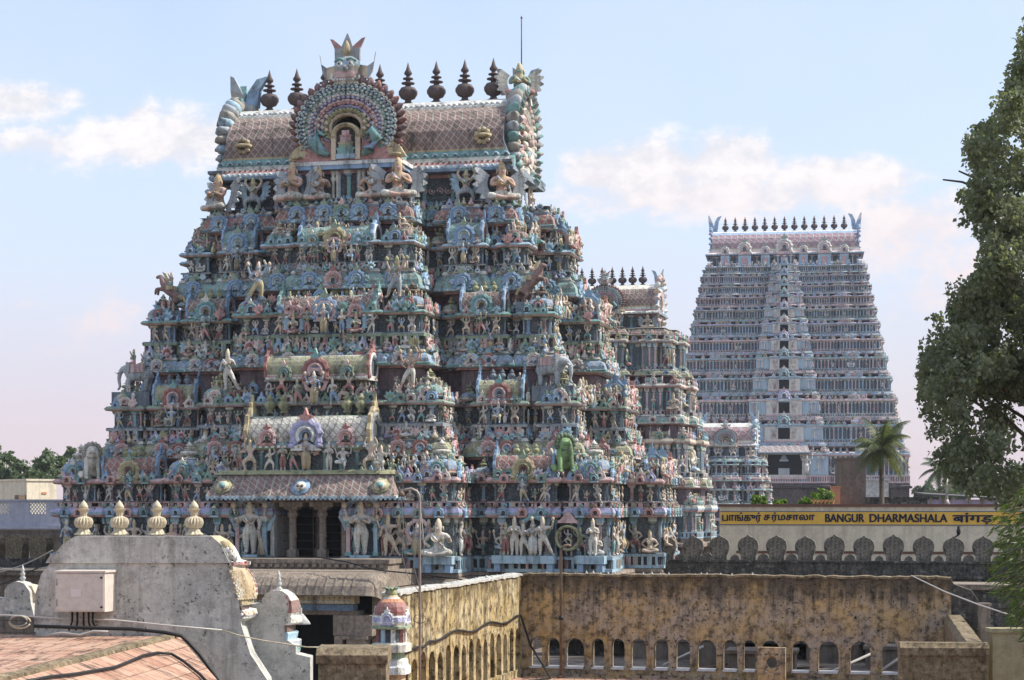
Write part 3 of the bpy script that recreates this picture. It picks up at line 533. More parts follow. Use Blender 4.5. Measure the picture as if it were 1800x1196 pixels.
def monster_face(root, x, y, z, s, mats, name='crest_face'):
    """horned guardian mask with big ears and a three-flame crown"""
    t = T()
    t.loft([sq2 for sq2 in [[(x+s*a*math.cos(q),y+s*b*math.sin(q),z+s*h) for q in [2*PI*(i+.5)/12 for i in range(12)]] for a,b,h in ((.42,.3,0),(.62,.42,.12),(.68,.48,.4),(.6,.5,.62),(.66,.5,.85),(.62,.45,1.1),(.4,.3,1.3))]],['cream','cream','pink','stone','sky','grey'],sm=True)
    for sx in (-1,1):
        t.lathe([(0,-.16),(.13,-.1),(.16,0),(.13,.1),(0,.16)],10,'white',at=(x+sx*.27*s,y-.42*s,z+.92*s),sc=s); t.lathe([(0,-.07),(.06,0),(0,.07)],8,'dark',at=(x+sx*.27*s,y-.58*s,z+.93*s),sc=s)
        t.tube([(x+sx*.08*s,y-.5*s,z+1.1*s),(x+sx*.3*s,y-.5*s,z+1.17*s),(x+sx*.52*s,y-.38*s,z+1.05*s)],.06*s,6,'teal')
        t.loft([[(x+sx*.55*s,y-.1*s,z+.95*s),(x+sx*.55*s,y+.1*s,z+.95*s),(x+sx*.55*s,y+.1*s,z+.35*s),(x+sx*.55*s,y-.1*s,z+.35*s)],[(x+sx*1.0*s,y-.12*s,z+.85*s),(x+sx*1.0*s,y+.08*s,z+.85*s),(x+sx*1.0*s,y+.08*s,z+.3*s),(x+sx*1.0*s,y-.12*s,z+.3*s)],[(x+sx*1.3*s,y-.06*s,z+1.05*s),(x+sx*1.3*s,y+.04*s,z+1.05*s),(x+sx*1.22*s,y+.04*s,z+.62*s),(x+sx*1.22*s,y-.06*s,z+.62*s)],[(x+sx*1.38*s,y-.02*s,z+1.5*s),(x+sx*1.38*s,y+.02*s,z+1.5*s),(x+sx*1.34*s,y+.02*s,z+1.4*s),(x+sx*1.34*s,y-.02*s,z+1.4*s)]],['sand','grey','stone'])
        t.loft([[(x+sx*.1*s,y-.12*s,z+1.2*s),(x+sx*.6*s,y-.12*s,z+1.15*s),(x+sx*.6*s,y+.12*s,z+1.15*s),(x+sx*.1*s,y+.12*s,z+1.2*s)],[(x+sx*.18*s,y-.1*s,z+1.7*s),(x+sx*.62*s,y-.1*s,z+1.7*s),(x+sx*.62*s,y+.1*s,z+1.7*s),(x+sx*.18*s,y+.1*s,z+1.7*s)],[(x+sx*.7*s,y-.03*s,z+2.12*s),(x+sx*.86*s,y-.03*s,z+2.15*s),(x+sx*.86*s,y+.03*s,z+2.15*s),(x+sx*.7*s,y+.03*s,z+2.12*s)]],['grey','rose'])
        t.tube([(x+sx*.5*s,y-.42*s,z+.2*s),(x+sx*.68*s,y-.45*s,z+.32*s),(x+sx*.66*s,y-.4*s,z+.55*s)],[.09*s,.07*s,.02*s],6,'white')
    t.loft([[(x-.28*s,y-.14*s,z+1.2*s),(x+.28*s,y-.14*s,z+1.2*s),(x+.28*s,y+.1*s,z+1.2*s),(x-.28*s,y+.1*s,z+1.2*s)],[(x-.34*s,y-.14*s,z+1.6*s),(x+.34*s,y-.14*s,z+1.6*s),(x+.34*s,y+.1*s,z+1.6*s),(x-.34*s,y+.1*s,z+1.6*s)],[(x-.03*s,y-.04*s,z+2.35*s),(x+.03*s,y-.04*s,z+2.35*s),(x+.03*s,y+.04*s,z+2.35*s),(x-.03*s,y+.04*s,z+2.35*s)]],['stone','grey'])
    t.lathe([(0,0),(.16,.1),(.2,.25),(.12,.5),(0,.7)],8,'gold',at=(x,y-.16*s,z+1.35*s),sc=s)
    t.lathe([(0,0),(.15,.05),(.2,.18),(.12,.3),(0,.34)],8,'grey',at=(x,y-.55*s,z+.55*s),sc=s)                          # snout
    t.box(x-.42*s,y-.5*s,z+.3*s,x+.42*s,y-.40*s,z+.36*s,'rose')
    for i in range(7): t.box(x+(-.36+.12*i)*s-.04*s,y-.52*s,z+.2*s,x+(-.36+.12*i)*s+.04*s,y-.42*s,z+.29*s,'white')
    return t.obj(name, mats, root)
def big_gable(root, y, cz, r, s, mats, niche=True, cols=None):
    """the great horseshoe gable that faces the court, with flame border, bead rings and a niche"""
    t = T(); a0, a1 = -42, 222; q = lambda k: k*r
    flames(t, 0, cz, q(.86), 31, a0, a1, q(.125), y-.05*s, y+.35*s, ['rust','mauve','red'])
    for k0,k1,c,n,l in ((.80,.87,'mauve',40,.03),(.68,.80,'teal',44,.10),(.57,.68,'grey',40,.10),(.46,.57,'pink',34,.10),(.39,.46,'lav',28,.06),(.31,.39,'olive',28,.05),(.25,.31,'sand',24,.04)):
        t.arc(0, cz-.1*r*(1-k1), q(k0), q(k1), y-.05*s-(.9-k1)*.15*s, y+.3*s, a0, a1, n, c, scal=.025, lump=l*s)
    for k, n, c in ((.79,46,'sky'),(.74,38,'cream'),(.69,36,'teal'),(.64,32,'cream'),(.59,30,'lav'),(.53,26,'pink'),(.48,26,'rose'),(.37,24,'olive')):      # rows of little figures and beads
        for i in range(n):
            a = R(a0+8+(a1-a0-16)*(i+.5)/n); z_ = cz-.1*r*(1-k)
            t.lathe([(0,-.5),(.4,-.35),(.5,0),(.3,.35),(0,.5)],6,c,at=(q(k)*math.cos(a),y-.22*s,z_+q(k)*math.sin(a)),sc=.062*r)
    for k, n in ((.80,30),(.62,24)):
        for i in range(n):
            a = R(a0+8+(a1-a0-16)*(i+.5)/n); z_ = cz-.1*r*(1-k); t.put(LEAFY, Matrix.Translation((q(k)*math.cos(a),y-.2*s,z_+q(k)*math.sin(a))) @ Matrix.Rotation(PI/2-a,4,'Y') @ Matrix.Diagonal((.1*r,.1*r,.1*r,1)), {'A':['teal','pink'][k<.7],'B':'cream'})
    for sx in (-1,1):                                                          # makara heads at the feet
        t.tube([(sx*q(.30),y-.25*s,cz-q(.62)),(sx*q(.42),y-.32*s,cz-q(.55)),(sx*q(.55),y-.36*s,cz-q(.32)),(sx*q(.46),y-.36*s,cz-q(.14)),(sx*q(.36),y-.3*s,cz-q(.22))],[q(.05),q(.09),q(.12),q(.09),q(.03)],8,'teal')
        t.tube([(sx*q(.34),y-.4*s,cz-q(.5)),(sx*q(.46),y-.46*s,cz-q(.5)),(sx*q(.62),y-.42*s,cz-q(.25))],[q(.03),q(.05),q(.02)],6,'blue')
        t.loft([[(sx*q(.26),y-.15*s,cz-q(.72)),(sx*q(.26),y+.2*s,cz-q(.72)),(sx*q(.28),y+.2*s,cz-q(.2)),(sx*q(.28),y-.15*s,cz-q(.2))],[(sx*q(.75),y-.15*s,cz-q(.72)),(sx*q(.75),y+.2*s,cz-q(.72)),(sx*q(.62),y+.2*s,cz-q(.2)),(sx*q(.62),y-.15*s,cz-q(.2))],[(sx*q(1.02),y-.12*s,cz-q(.68)),(sx*q(1.02),y+.2*s,cz-q(.68)),(sx*q(.92),y+.2*s,cz-q(.48)),(sx*q(.92),y-.12*s,cz-q(.48))]],['rose','gold'])
        t.lathe([(0,0),(.5,.1),(.5,.3),(0,.4)],8,'gold',at=(sx*q(.85),y-.18*s,cz-q(.68)),sc=q(.2))
        for i in range(7): t.lathe([(0,-.5),(.5,0),(0,.5)],6,['sand','skin','cream'][i%3],at=(sx*q(.33+.07*(i%3)),y-.3*s,cz+q(-.1+.045*i)),sc=q(.09))
    G1 = t.obj('gable', mats, root)
    n = T(); n.arc(0,cz-.22*r,q(.17),q(.25),y-.3*s,y+.3*s,-10,190,18,'gold'); n.box(-q(.25),y-.3*s,cz-q(.72),-q(.17),y+.3*s,cz-q(.25),'sand'); n.box(q(.17),y-.3*s,cz-q(.72),q(.25),y+.3*s,cz-q(.25),'sand')
    n.prism([(-q(.18),cz-q(.72)),(q(.18),cz-q(.72)),(q(.18),cz-q(.2)),(q(.1),cz-q(.06)),(-q(.1),cz-q(.06)),(-q(.18),cz-q(.2))],y-.08*s,y+.2*s,'dark')
    for i,(w,h0,h1,c) in enumerate(((.16,-.70,-.6,'sky'),(.14,-.6,-.52,'teal'),(.17,-.52,-.48,'teal'),(.12,-.48,-.4,'green'),(.13,-.4,-.36,'gold'),(.09,-.36,-.27,'pink'),(.1,-.27,-.22,'rose'),(.06,-.22,-.13,'pink'))): n.box(-q(w),y-.32*s,cz+q(h0),q(w),y-.02*s,cz+q(h1),c)
    G2 = n.obj('niche', mats, root); zb0 = cz-.65*r
    for o in (G1, G2): o.scale = (1.1,1,.9); o.location = (0,0,.1*zb0)
MAIN = ('painted_stucco','lattice_tiles','scroll_panel')
FAR = ('painted_stucco_far','lattice_tiles_far','scroll_panel_far')
def finials(root, n, sp, z, h, mat, y=0.):
    me = T().lathe([(r*h*.84, zz*h) for r,zz in KAL], 14, 'brown').mesh('finial', [mat])
    for i in range(n): link('finial', me, root, ((i-(n-1)/2)*sp, y, z))
AX = Vector((-7.5, 109.9, 0))
def main_tower():
    root = thing('temple_tower', 'large brightly painted temple tower crowded with statues, nearest and biggest of the towers', 'temple tower', AX, -TH, 'painted temple towers')
    st = Pool('statue', ['painted_stucco'], 100); med = Pool('medallion', ['painted_stucco'], 100); kut = Pool('domed_shrine', MAIN, 100); bar = Pool('barrel_shrine', MAIN, 100); ur = Pool('urn', ['painted_stucco'], 100); an = Pool('crest_leaf', ['painted_stucco'], 100)
    rnd = random.Random(5); TK = [(0,4,2),(2,0,3,7),(0,2,3),(1,2,0,4),(0,4,6,1),(0,2)]
    def mk(H, D, b, p, m, ms, c, b2, p2, sb=2.6, sp=1.5):
        return plan(H, D, [(b2, p+p2), (b, p), (m-ms, -.7), (m+ms, .25), (H-c, -.7), (H, 0)], [(sb, sp), (D-c, -.6), (D, 0)])
    tiers = [
     dict(H=15.1,D=10,b=7.8,p=2.5,m=10.7,ms=1.75,c=2.2,b2=1.95,p2=-4.2,z0=9.28,pl=10.1,wt=12.0,et=12.5,cols=('blue','sky','lav'),k=0,pil=1.15),
     dict(H=15.0,D=9.9,b=7.7,p=2.5,m=10.7,ms=1.75,c=2.2,b2=1.95,p2=-4.2,z0=12.5,pl=12.85,wt=13.75,et=14.05,cols=('blue','pink','pink'),k=1,hara=1,pil=1.2),
     dict(H=12.9,D=8.0,b=6.5,p=2.6,m=9.0,ms=1.35,c=1.9,b2=3.4,p2=.4,z0=14.05,kb=15.1,kt=16.1,pl=16.85,wt=17.75,et=18.0,cols=('olive','grey','green'),k=2,hara=1,pil=1.1),
     dict(H=11.4,D=6.6,b=5.1,p=2.6,m=7.7,ms=1.3,c=1.75,b2=2.9,p2=.3,z0=18.0,kb=19.85,kt=20.7,pl=21.6,wt=22.5,et=22.75,cols=('blue','green','teal'),k=3,hara=1,pil=1.1),
     dict(H=9.75,D=5.2,b=4.1,p=2.4,m=6.4,ms=1.05,c=1.5,b2=2.3,p2=.3,z0=22.75,kb=24.0,kt=25.1,pl=25.5,wt=26.35,et=26.6,cols=('teal','grey','sky'),k=4,hara=1,pil=1.0),
     dict(H=8.5,D=4.1,b=3.3,p=2.2,m=5.9,ms=.9,c=1.2,b2=1.8,p2=.15,z0=26.6,kb=27.75,kt=28.85,pl=28.95,wt=29.0,et=29.05,cols=('red','blue','slate'),k=5,pil=9.),
    ]
    for t in tiers:
        t['P'] = mk(t['H'],t['D'],t['b'],t['p'],t['m'],t['ms'],t['c'],t['b2'],t['p2'], max(1.6, 2.8*t['D']/10), 1.5)
        E_ = tower_tier(root, t, st, med, kut, bar, ur, 1., MAIN, 'tier', rnd)
        k = t['k']; kt = t.get('kt', t['z0']); pl, wt, et = t['pl'], t['wt'], t['et']; wh = wt-pl
        for e in E_:
            a, b, l, n = e
            if n[1] > .5 or l < .55: continue
            rz = rz_of(n); fr = n[1] < -.5; q = lambda x, y, o: (x+n[0]*o, y+n[1]*o)
            indoor = k < 2 and abs((a[0]+b[0])/2) < 2.1 and fr is False and (a[1]+b[1])/2 < -8
            door = k < 2 and abs((a[0]+b[0])/2) < 2.1 and n[1] < -.5
            if indoor or door: continue
            if n[0] < -.5: 
                if t.get('kb'):
                    for i,(x,y) in enumerate(slots(e,1.3)): x,y = q(x,y,.5); med.add(KUDUS,KC[i%8],x,y,kt-.95,rz,.8,front=False)
                continue
            if t.get('kb'):                                            # medallions on the roll cornice
                for i, (x, y) in enumerate(slots(e, 1.15, .35)):
                    x, y = q(x, y, .47); c = KC[[[0,1],[1,5,3],[3,5],[0,1,1,0],[0,2]][max(0,k-1)][i%2]]; s = .92*(kt-t['kb'])
                    med.add(KUDU if fr else KUDUS, c, x, y, kt-.93*(kt-t['kb']), rz, s, front=fr)
                for i,(x,y) in enumerate(slots(e,.36,.1)):                 # foliage knobs above it
                    x,y = q(x,y,rnd.uniform(.15,.3)); an.add(rnd.choice([SWAN,SWAN,LEAFY,ANTE]), {'A': rnd.choice(['white','sand','green','pink','lav','teal','stone','grey']),'B':'sky'}, x, y, kt-.1, rz+rnd.uniform(-.4,.4), rnd.uniform(.34,.5), front=fr)
                for i,(x,y) in enumerate(slots(e,.5,.2)):                  # buds between the medallions
                    x,y = q(x,y,.5); an.add(LEAFY, {'A': rnd.choice(['teal','green','pink','cream','lav']),'B':'sky'}, x, y, t['kb']+rnd.uniform(.15,.4), rz, rnd.uniform(.3,.45), front=fr)
            else:
                for i,(x,y) in enumerate(slots(e,1.0,.3)): x,y = q(x,y,.30); med.add(KUDUS, KC[[0,1,4,2][(i+k)%4]], x, y, wt+.03, rz, .55 if k==0 else .5, front=fr)
            if k < 5:
                sp = .8 if k == 0 else .56
                for i,(x,y) in enumerate(slots(e, sp, .28)):               # figures before the wall panels
                    h = wh*(rnd.uniform(.74,1.0)); tk = (FIG if k == 0 else FIGL)[rnd.randrange(len(FIG))]
                    if zb(tk)[0] > .1: h *= .75
                    if rnd.random() < .08: continue
                    x,y = q(x,y,.03 if rnd.random() < .8 else .12); put_fig(st, tk, rnd.randrange(8), x, y, pl, rz+rnd.uniform(-.25,.25), h, fr)
            for i,(x,y) in enumerate(slots(e,.5,.1)):                      # tiny seated figures and buds along the plinth
                x,y = q(x,y,.16); (put_fig(st, FIGL[rnd.choice([5,6,11,0,8])], rnd.randrange(10), x, y, kt, rz+rnd.uniform(-.3,.3), (pl-kt)*rnd.uniform(.7,1.15), fr) if rnd.random() < .55 else an.add(rnd.choice([LEAFY,ANTE]), KC[rnd.randrange(8)], x, y, kt, rz, (pl-kt)*.8, front=fr)) if k in (1,2,3,4) else None
            if t.get('hara'):
                for i,(x,y) in enumerate(slots(e,.5,.2)):                  # crest leaves along the eave
                    x,y = q(x,y,rnd.uniform(.05,.16)); an.add(rnd.choice([ANTE,ANTE,ANTE,KUDUS,LEAFY]), KC[rnd.choice(TK[k])], x, y, et-.12, rz, rnd.uniform(.5,.74), front=fr)
                for row,(o_,dz) in enumerate(((-.5,.25),(-.85,.6))):
                    for i,(x,y) in enumerate(slots(e,.62,.2)):             # crowd of small figures and buds rising behind it
                        x,y = q(x,y,o_); (put_fig(st, FIGL[rnd.randrange(12)], rnd.randrange(8), x, y, et+dz, rz+rnd.uniform(-.5,.5), rnd.uniform(.55,.95), fr) if rnd.random() < .6 else an.add(rnd.choice([ANTE,LEAFY,KUDUS,SWAN]), KC[rnd.choice(TK[k])], x, y, et+dz-.1, rz, rnd.uniform(.5,.85), front=fr))
                for i,(x,y) in enumerate(slots(e,.85,.4)):                 # restless little figures up on the ledge
                    x,y = q(x,y,-.28); put_fig(st, FIG[rnd.choice([2,3,4,8,10,0,6])], rnd.randrange(8), x, y, et, rz+rnd.uniform(-.5,.5), rnd.uniform(.8,1.15), fr)
                z2 = et+.05
                for i,(x,y) in enumerate(slots(e,.52,.3)):                 # dark urns in the recess behind
                    x,y = q(x,y,-1.05); ur.add(URNS, {'A': ['brown','slate','mauve','stone'][k-1] if k<5 else 'brown'}, x, y, z2, 0, .85, front=fr)
        if t.get('hara'):
            for e in E_:                                                   # little domed shrines in the recessed stretches
                (a,b,l,n) = e
                if n[1] < -.5 and l > 1.1 and abs(abs(a[1])-t['D']+.7) < .05:
                    for x,y in slots(e,1.3,.3): kut.add(KUTA, dict(A=rnd.choice(['teal','blue','green']),B='pink',C='cream',D='olive'), x, y+.1, et+.1, 0, .42)
            H,D,c,m_,ms,b,p,b2,p2 = [t[x] for x in ('H','D','c','m','ms','b','p','b2','p2')]
            cmk = dict(A=['blue','teal','blue','rust'][k-1],B=['pink','rose','sand','teal'][k-1],C=['sand','teal','cream','sky'][k-1],D=['cream','olive','brown','sand'][k-1])
            kh = c*.42; kc = KC[[4,3,5,2][k-1]]
            for sx in (-1,1):
                kuta_at(kut, med, kc, sx*(H-kh*1.0), -(D-kh*1.0), et, kh, 0, cmk); kuta_at(kut, med, kc, sx*(H-kh), D-kh, et, kh, 0, cmk, faces=((1,0),))
                kuta_at(kut, med, kc, sx*(b-kh), -(D+p-kh), et, kh, 0, cmk)
                bm = dict(A=['red','olive','rust','teal'][k-1],B='teal',C=['green','sky','teal','cream'][k-1],D='blue',E='sky',F='rose')
                L = ms*.86; bt = barrel(L, .62, 1.15); bar.add(bt, bm, sx*m_, -(D+.25-.55), et)
                med.add(KUDU, KC[[6,5,4,0][k-1]], sx*m_, -(D+.25+.1), et-.15, 0, 1.25)
                for i in (-1,0,1): ur.add(URNS, {'A':['olive','slate','olive','slate'][k-1]}, sx*m_+i*.5, -(D-.3), et+1.1, 0, .62)
                for w in (-1,1): put_fig(st, FIG[rnd.choice([3,10,4])], rnd.choice([0,1,4]), sx*m_+w*ms*.62, -(D+.42), pl, 0, wh*1.05)
                put_fig(st, FIG[[7,6,9,1][k-1]], [2,2,3,2][k-1], sx*m_, -(D+.6), pl, 0, wh*1.3)
            # right-hand face: barrel shrine on its bay, statues beside it
            sb = max(1.6, 2.8*D/10)
            for s_ in (1,-1):
                bt = barrel(sb*.62,.62,1.2); bar.add(bt, bm, s_*(H+1.5-.6), 0, et, s_*PI/2)
            med.add(KUDU, KC[1], H+1.6, 0, et-.1, PI/2, 1.3)
            for v in (-sb*.8, -sb*.4, sb*.4, sb*.8): put_fig(st, FIG[rnd.choice([0,6,7])], rnd.randrange(8), H+1.55, v, et-.3, PI/2, 1.5)
            for v in np.arange(-D+1.5, -sb, .8): put_fig(st, FIG[rnd.randrange(12)], rnd.randrange(8), H-.05, v, et, PI/2+rnd.uniform(-.3,.3), rnd.uniform(1.,1.5))
            # central bay: barrel shrine, deity group, urns
            bv = D+p+p2
            if k > 1:
                z_s, h_s, L_s, z_g, h_g, z_u = {2:(19.05,1.3,2.75,17.75,1.75,18.0),3:(22.35,1.25,2.6,21.55,1.55,22.8),4:(26.3,1.15,2.0,25.45,1.2,26.5)}[k]
                bt = barrel(L_s,.75,h_s); bar.add(bt, dict(A=['','olive','rust','teal'][k-1],B='rose',C=['','cream','teal','sky'][k-1],D=['','red','teal','blue'][k-1],E='white',F='navy'), 0, -(bv-.7), z_s)
                med.add(KUDU, KC[[0,5,0,6][k-1]], 0, -(bv+.12), z_s-.15, 0, h_s*1.12)
                for sx in (-1,1): med.add(KUDU, KC[[0,2,1,4][k-1]], sx*L_s*.62, -(bv+.15), z_s+.05, 0, h_s*.62)
                put_fig(st, DEITY, [0,2,2,2][k-1], 0, -(bv+.42), z_g, 0, h_g*1.12)
                for i,sx in enumerate((-1,1)):
                    put_fig(st, FIG[[0,7,0,6][k-1]], 3+i*2, sx*.95, -(bv+.3), z_g, 0, h_g*.8); put_fig(st, FIG[[0,4,5,3][k-1]], 4, sx*L_s*.66, -(bv+.25), z_g+(.5 if k==2 else 0), 0, h_g*.72)
                    if k != 2: put_fig(st, FIG[3], i, sx*L_s*.98, -(bv+.1), z_g, 0, h_g*.7)
                if k == 2: 
                    for sx in (-1,1):
                        for i in (0,1): ur.add(URNS,{'A':'olive'},sx*(1.7+.75*i),-(bv+.25),17.35,0,1.0)
                if k in (3,):
                    for i in range(7): ur.add(URNS,{'A':'olive'},(i-3)*.78,-(bv-1.5),23.45,0,.95)
                if k == 4:
                    for i in range(4): ur.add(URNS,{'A':'brown'},(i-1.5)*.9,-(bv-1.1),27.2,0,.85)
    # door canopy, shrine and deity group above the doorway
    f = -(10+2.5)
    t = T(); L = 4.6
    t.loft([[(-L,f+.6,14.35),(L,f+.6,14.35),(L,f-.2,14.42),(-L,f-.2,14.42)],[(-L-.1,f+.6,14.2),(L+.1,f+.6,14.2),(L+.1,f-.5,14.2),(-L-.1,f-.5,14.2)]],'olive')
    t.loft([[(-L,f+.6,14.2),(L,f+.6,14.2),(L,f-.35,14.2),(-L,f-.35,14.2)],[(-L-.15,f+.6,13.75),(L+.15,f+.6,13.75),(L+.15,f-.75,13.7),(-L-.15,f-.75,13.7)],[(-L-.35,f+.6,13.2),(L+.35,f+.6,13.2),(L+.35,f-1.25,13.12),(-L-.35,f-1.25,13.12)],[(-L-.35,f+.6,13.05),(L+.35,f+.6,13.05),(L+.35,f-1.25,12.98),(-L-.35,f-1.25,12.98)]],['rust','rust','white'],[1,1,0])
    for i in range(44): t.box(-L-.3+i*.24,f-1.29,12.9,-L-.3+i*.24+.12,f-1.24,13.1,'sky')
    t.obj('door_canopy', MAIN, root)
    d = T(); d.lathe([(0,-.04),(.5,-.03),(.5,.03),(0,.06)],20,'blue'); d.lathe([(0,0),(.3,.02),(.3,.1),(0,.12)],16,'cream'); d.lathe([(0,.1),(.1,.12),(0,.16)],8,'brown',at=(-.1,0,0)); d.lathe([(0,.1),(.1,.12),(0,.16)],8,'brown',at=(.1,0,0))
    o = d.obj('emblem', ['painted_stucco'], root, (0, f-.98, 13.55)); o.rotation_euler = (R(52),0,0)
    for sx in (-1,1): 
        d = T(); d.lathe([(0,-.04),(.5,-.03),(.5,.03),(0,.06)],16,'olive',flute=-.14); d.lathe([(0,0),(.34,.04),(.34,.08),(0,.1)],14,'sand',flute=-.1); d.lathe([(0,.05),(.18,.08),(.18,.13),(0,.16)],10,'teal'); o = d.obj('corner_rosette', ['painted_stucco'], root, (sx*(L-.45), f-.95, 13.6)); o.rotation_euler = (R(55),0,0)
    bt = barrel(3.25,.95,1.75); bar.add(bt, dict(A='cream',B='blue',C='green',D='gold',E='grey',F='navy'), 0, f+.95, 15.45)
    med.add(KUDU, KC[7], 0, f-.12, 15.4, 0, 1.75); 
    for sx in (-1,1): med.add(KUDU, KC[1], sx*2.1, f-.1, 15.65, 0, .95)
    put_fig(st, DEITY, 2, 0, f-.15, 14.36, 0, 2.15)
    for x, tk, ci, h in ((-1.95,FIG[10],1,1.2),(-1.25,FIG[0],4,1.5),(-.75,FIG[7],3,1.3),(1.2,FIG[0],1,1.5),(1.95,FIG[6],6,1.4),(-3.0,FIG[4],0,1.7),(3.4,FIG[4],0,1.7),(3.95,FIG[6],1,1.3),(-3.6,FIG[9],4,1.4)): put_fig(st, tk, ci, x, f-.1, 14.36, 0, h)
    w = T(); w.box(-3.6,f+.3,14.0,3.6,f+2.2,15.5,'navy',2); 
    for i in range(9): w.put(pilaster(1,1), xf(-3.4+i*.85,f+.3,14.36,0,.14,.9,1.15), {'A':'teal','B':'sky','C':'pink'})
    w.obj('shrine_wall', MAIN, root)
    # doorway: jambs, lintel, granite pillars, passage closed off in black painted shade
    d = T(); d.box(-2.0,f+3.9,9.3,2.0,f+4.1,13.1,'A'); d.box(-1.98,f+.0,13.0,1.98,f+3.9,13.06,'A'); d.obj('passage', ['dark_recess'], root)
    d = T(); d.box(-2.0,f+.1,10.0,-1.8,f+2.6,13.0,'A'); d.obj('jamb', ['grey_limewash'], root); d = T(); d.box(1.8,f+.1,10.0,2.0,f+2.6,13.0,'A'); d.obj('jamb', ['granite_carved'], root)
    d = T(); d.box(-1.99,f-.2,9.8,1.99,f+3.6,10.02,'A'); d.obj('threshold', ['granite_carved'], root)
    pm = pillar_template().mesh('pillar', ['granite_carved'])
    for x,y in ((-.85,f+.25),(.75,f+.25)): link('pillar', pm, root, (x,y,10.02), 0, (1,1,1.0))
    for x,y in ((-.2,f+2.6),(1.5,f+2.6)): link('pillar', pm, root, (x,y,10.02), 0, (1.25,1.25,1.0))
    d = T(); d.box(-1.8,f+.1,12.78,1.8,f+.5,13.02,'A'); d.obj('lintel', ['granite_carved'], root)
    d = T(); 
    for x in (-.15,.12,1.35): d.tube([(x,f+1.4,10.0),(x,f+1.4,12.9)],.03,6,'gold')
    for i in range(6): d.tube([(-1.8,f+1.4,10.4+i*.42),(1.8,f+1.4,10.4+i*.42)],.012,4,'olive')
    d.obj('door_grille', ['rust_pole'], root)
    for sx, tk in ((-1,GUARD),(1,GUARD2)):
        put_fig(st, tk, 1, sx*2.95, f-.3, 10.15, 0, 3.0)
        d = T(); d.box(sx*2.95-.5,f-.6,9.75,sx*2.95+.5,f+.1,10.15,'sky'); d.box(sx*2.95-.6,f-.62,9.6,sx*2.95+.6,f+.1,9.76,'blue')
        for w_ in (-1,1): d.put(pilaster(1,1), xf(sx*2.95+w_*.72,f-.12,10.1,0,.2,1.3,2.0), {'A':['pink','sky'][w_>0],'B':'teal','C':'cream'})
        d.obj('guardian_niche', ['painted_stucco'], root)
    # special figures of the lowest register (right half)
    for x,v,tk,ci,h in ((4.4,-12.9,FIG[9],0,2.1),(5.9,-12.9,DEITY,2,1.9),(7.0,-12.9,SITTER,1,1.9),(-4.4,-12.9,FIG[2],0,1.6),(-6.0,-12.9,WARRIOR,9,1.7),(-7.2,-12.8,FIG[6],8,1.6),(9.9,-10.7,FIG[0],4,1.7),(10.35,-10.75,FIG[0],1,2.0),(10.8,-10.75,FIG[7],1,1.7),(11.3,-10.75,DEITY,6,2.05),(11.8,-10.75,FIG[9],1,2.0),(14.3,-10.45,FIG[0],1,1.9),(-10.9,-10.7,FIG[1],2,1.9),(-10.2,-10.7,FIG[8],0,1.8),(-14.2,-10.4,FIG[7],2,1.8)): put_fig(st, tk, ci, x, v, 10.1, 0, h)
    for x in (7.0, 10.8, -10.7, 14.2, -14.2):
        v = -12.9 if abs(x) < 8 else -10.6; hw = 1.6 if abs(x) > 10 and abs(x) < 12 else .75
        d = T(); d.box(x-hw,v-.3,9.72,x+hw,v+.6,10.12,'sky'); d.box(x-hw+.1,v-.2,9.3,x-hw+.4,v+.6,9.72,'blue'); d.box(x+hw-.4,v-.2,9.3,x+hw-.1,v+.6,9.72,'blue'); d.obj('ledge', ['painted_stucco'], root)
    d = T(); d.arc(13.0,11.0,.52,.66,-10.45,-10.2,0,360,24,'olive',lump=.05); d.box(12.5,-10.45,11.75,13.5,-10.1,11.9,'pink'); d.prism([(12.6,11.9),(13.4,11.9),(13.0,12.4)],-10.4,-10.1,'pink'); d.obj('round_emblem', ['painted_stucco'], root); put_fig(st, FIG[2], 2, 13.0, -10.3, 10.6, 0, .85)
    # lions, elephants, horses
    for x, ci in ((-13.0,'A'),(12.7,'B')):
        me = T().put(LION, None, dict(S='cream',G='stone') if ci=='A' else dict(S=lin((120,160,95)),G=lin((72,100,58)),white='white')).mesh('lion_statue', ['painted_stucco']); o = link('lion_statue', me, root, (x,-9.9,14.0 if ci=='A' else 14.25), .5, 1.8); o['label'] = 'seated cream lion' if ci=='A' else 'seated green lion with gaping mouth'
    em = T().put(ELE, None, dict(S='grey',K='pink')).put(RIDER, xf(-.08,0,.58,-PI/2,.72), FCOL[3]).put(RIDER, xf(.25,0,.6,-PI/2,.62), FCOL[2]).mesh('elephant_statue', ['painted_stucco'])
    for sx in (-1,1): link('elephant_statue', em, root, (sx*11.6,-7.3,18.75), 0 if sx<0 else PI-.25, 1.8)
    for sx in (-1,1): T().box(sx*11.7-1.1,-7.9,18.0,sx*11.7+1.1,-6.6,18.8,'slate').obj('statue_plinth', ['painted_stucco'], root)
    hm = T().put(HORSE, None, dict(S='rust',K='gold')).put(RIDER, xf(.05,0,.5,-PI/2,.62), FCOL[7]).mesh('horse_statue', ['painted_stucco'])
    for sx in (-1,1): link('horse_statue', hm, root, (sx*10.2,-6.0,23.3), 0 if sx<0 else PI-.2, 1.9)
    for sx in (-1,1): T().box(sx*10.2-.8,-6.4,22.7,sx*10.2+.8,-5.5,23.32,'slate').obj('statue_plinth', ['painted_stucco'], root)
    put_fig(st, WARRIOR, 9, 3.7, -9.0, 23.4, -.2, 2.3); put_fig(st, WARRIOR, 2, -3.9, -9.0, 23.4, .2, 2.2); put_fig(st, WARRIOR, 8, 4.9, -10.6, 18.6, 0, 2.1); put_fig(st, FIG[7], 1, -5.0, -10.6, 18.6, 0, 2.2)
    # neck of the tower, great figures, roof
    gp = plan(7.6,3.0,[(2.6,2.6),(7.6,0)],[(1.6,.3),(3.0,0)])
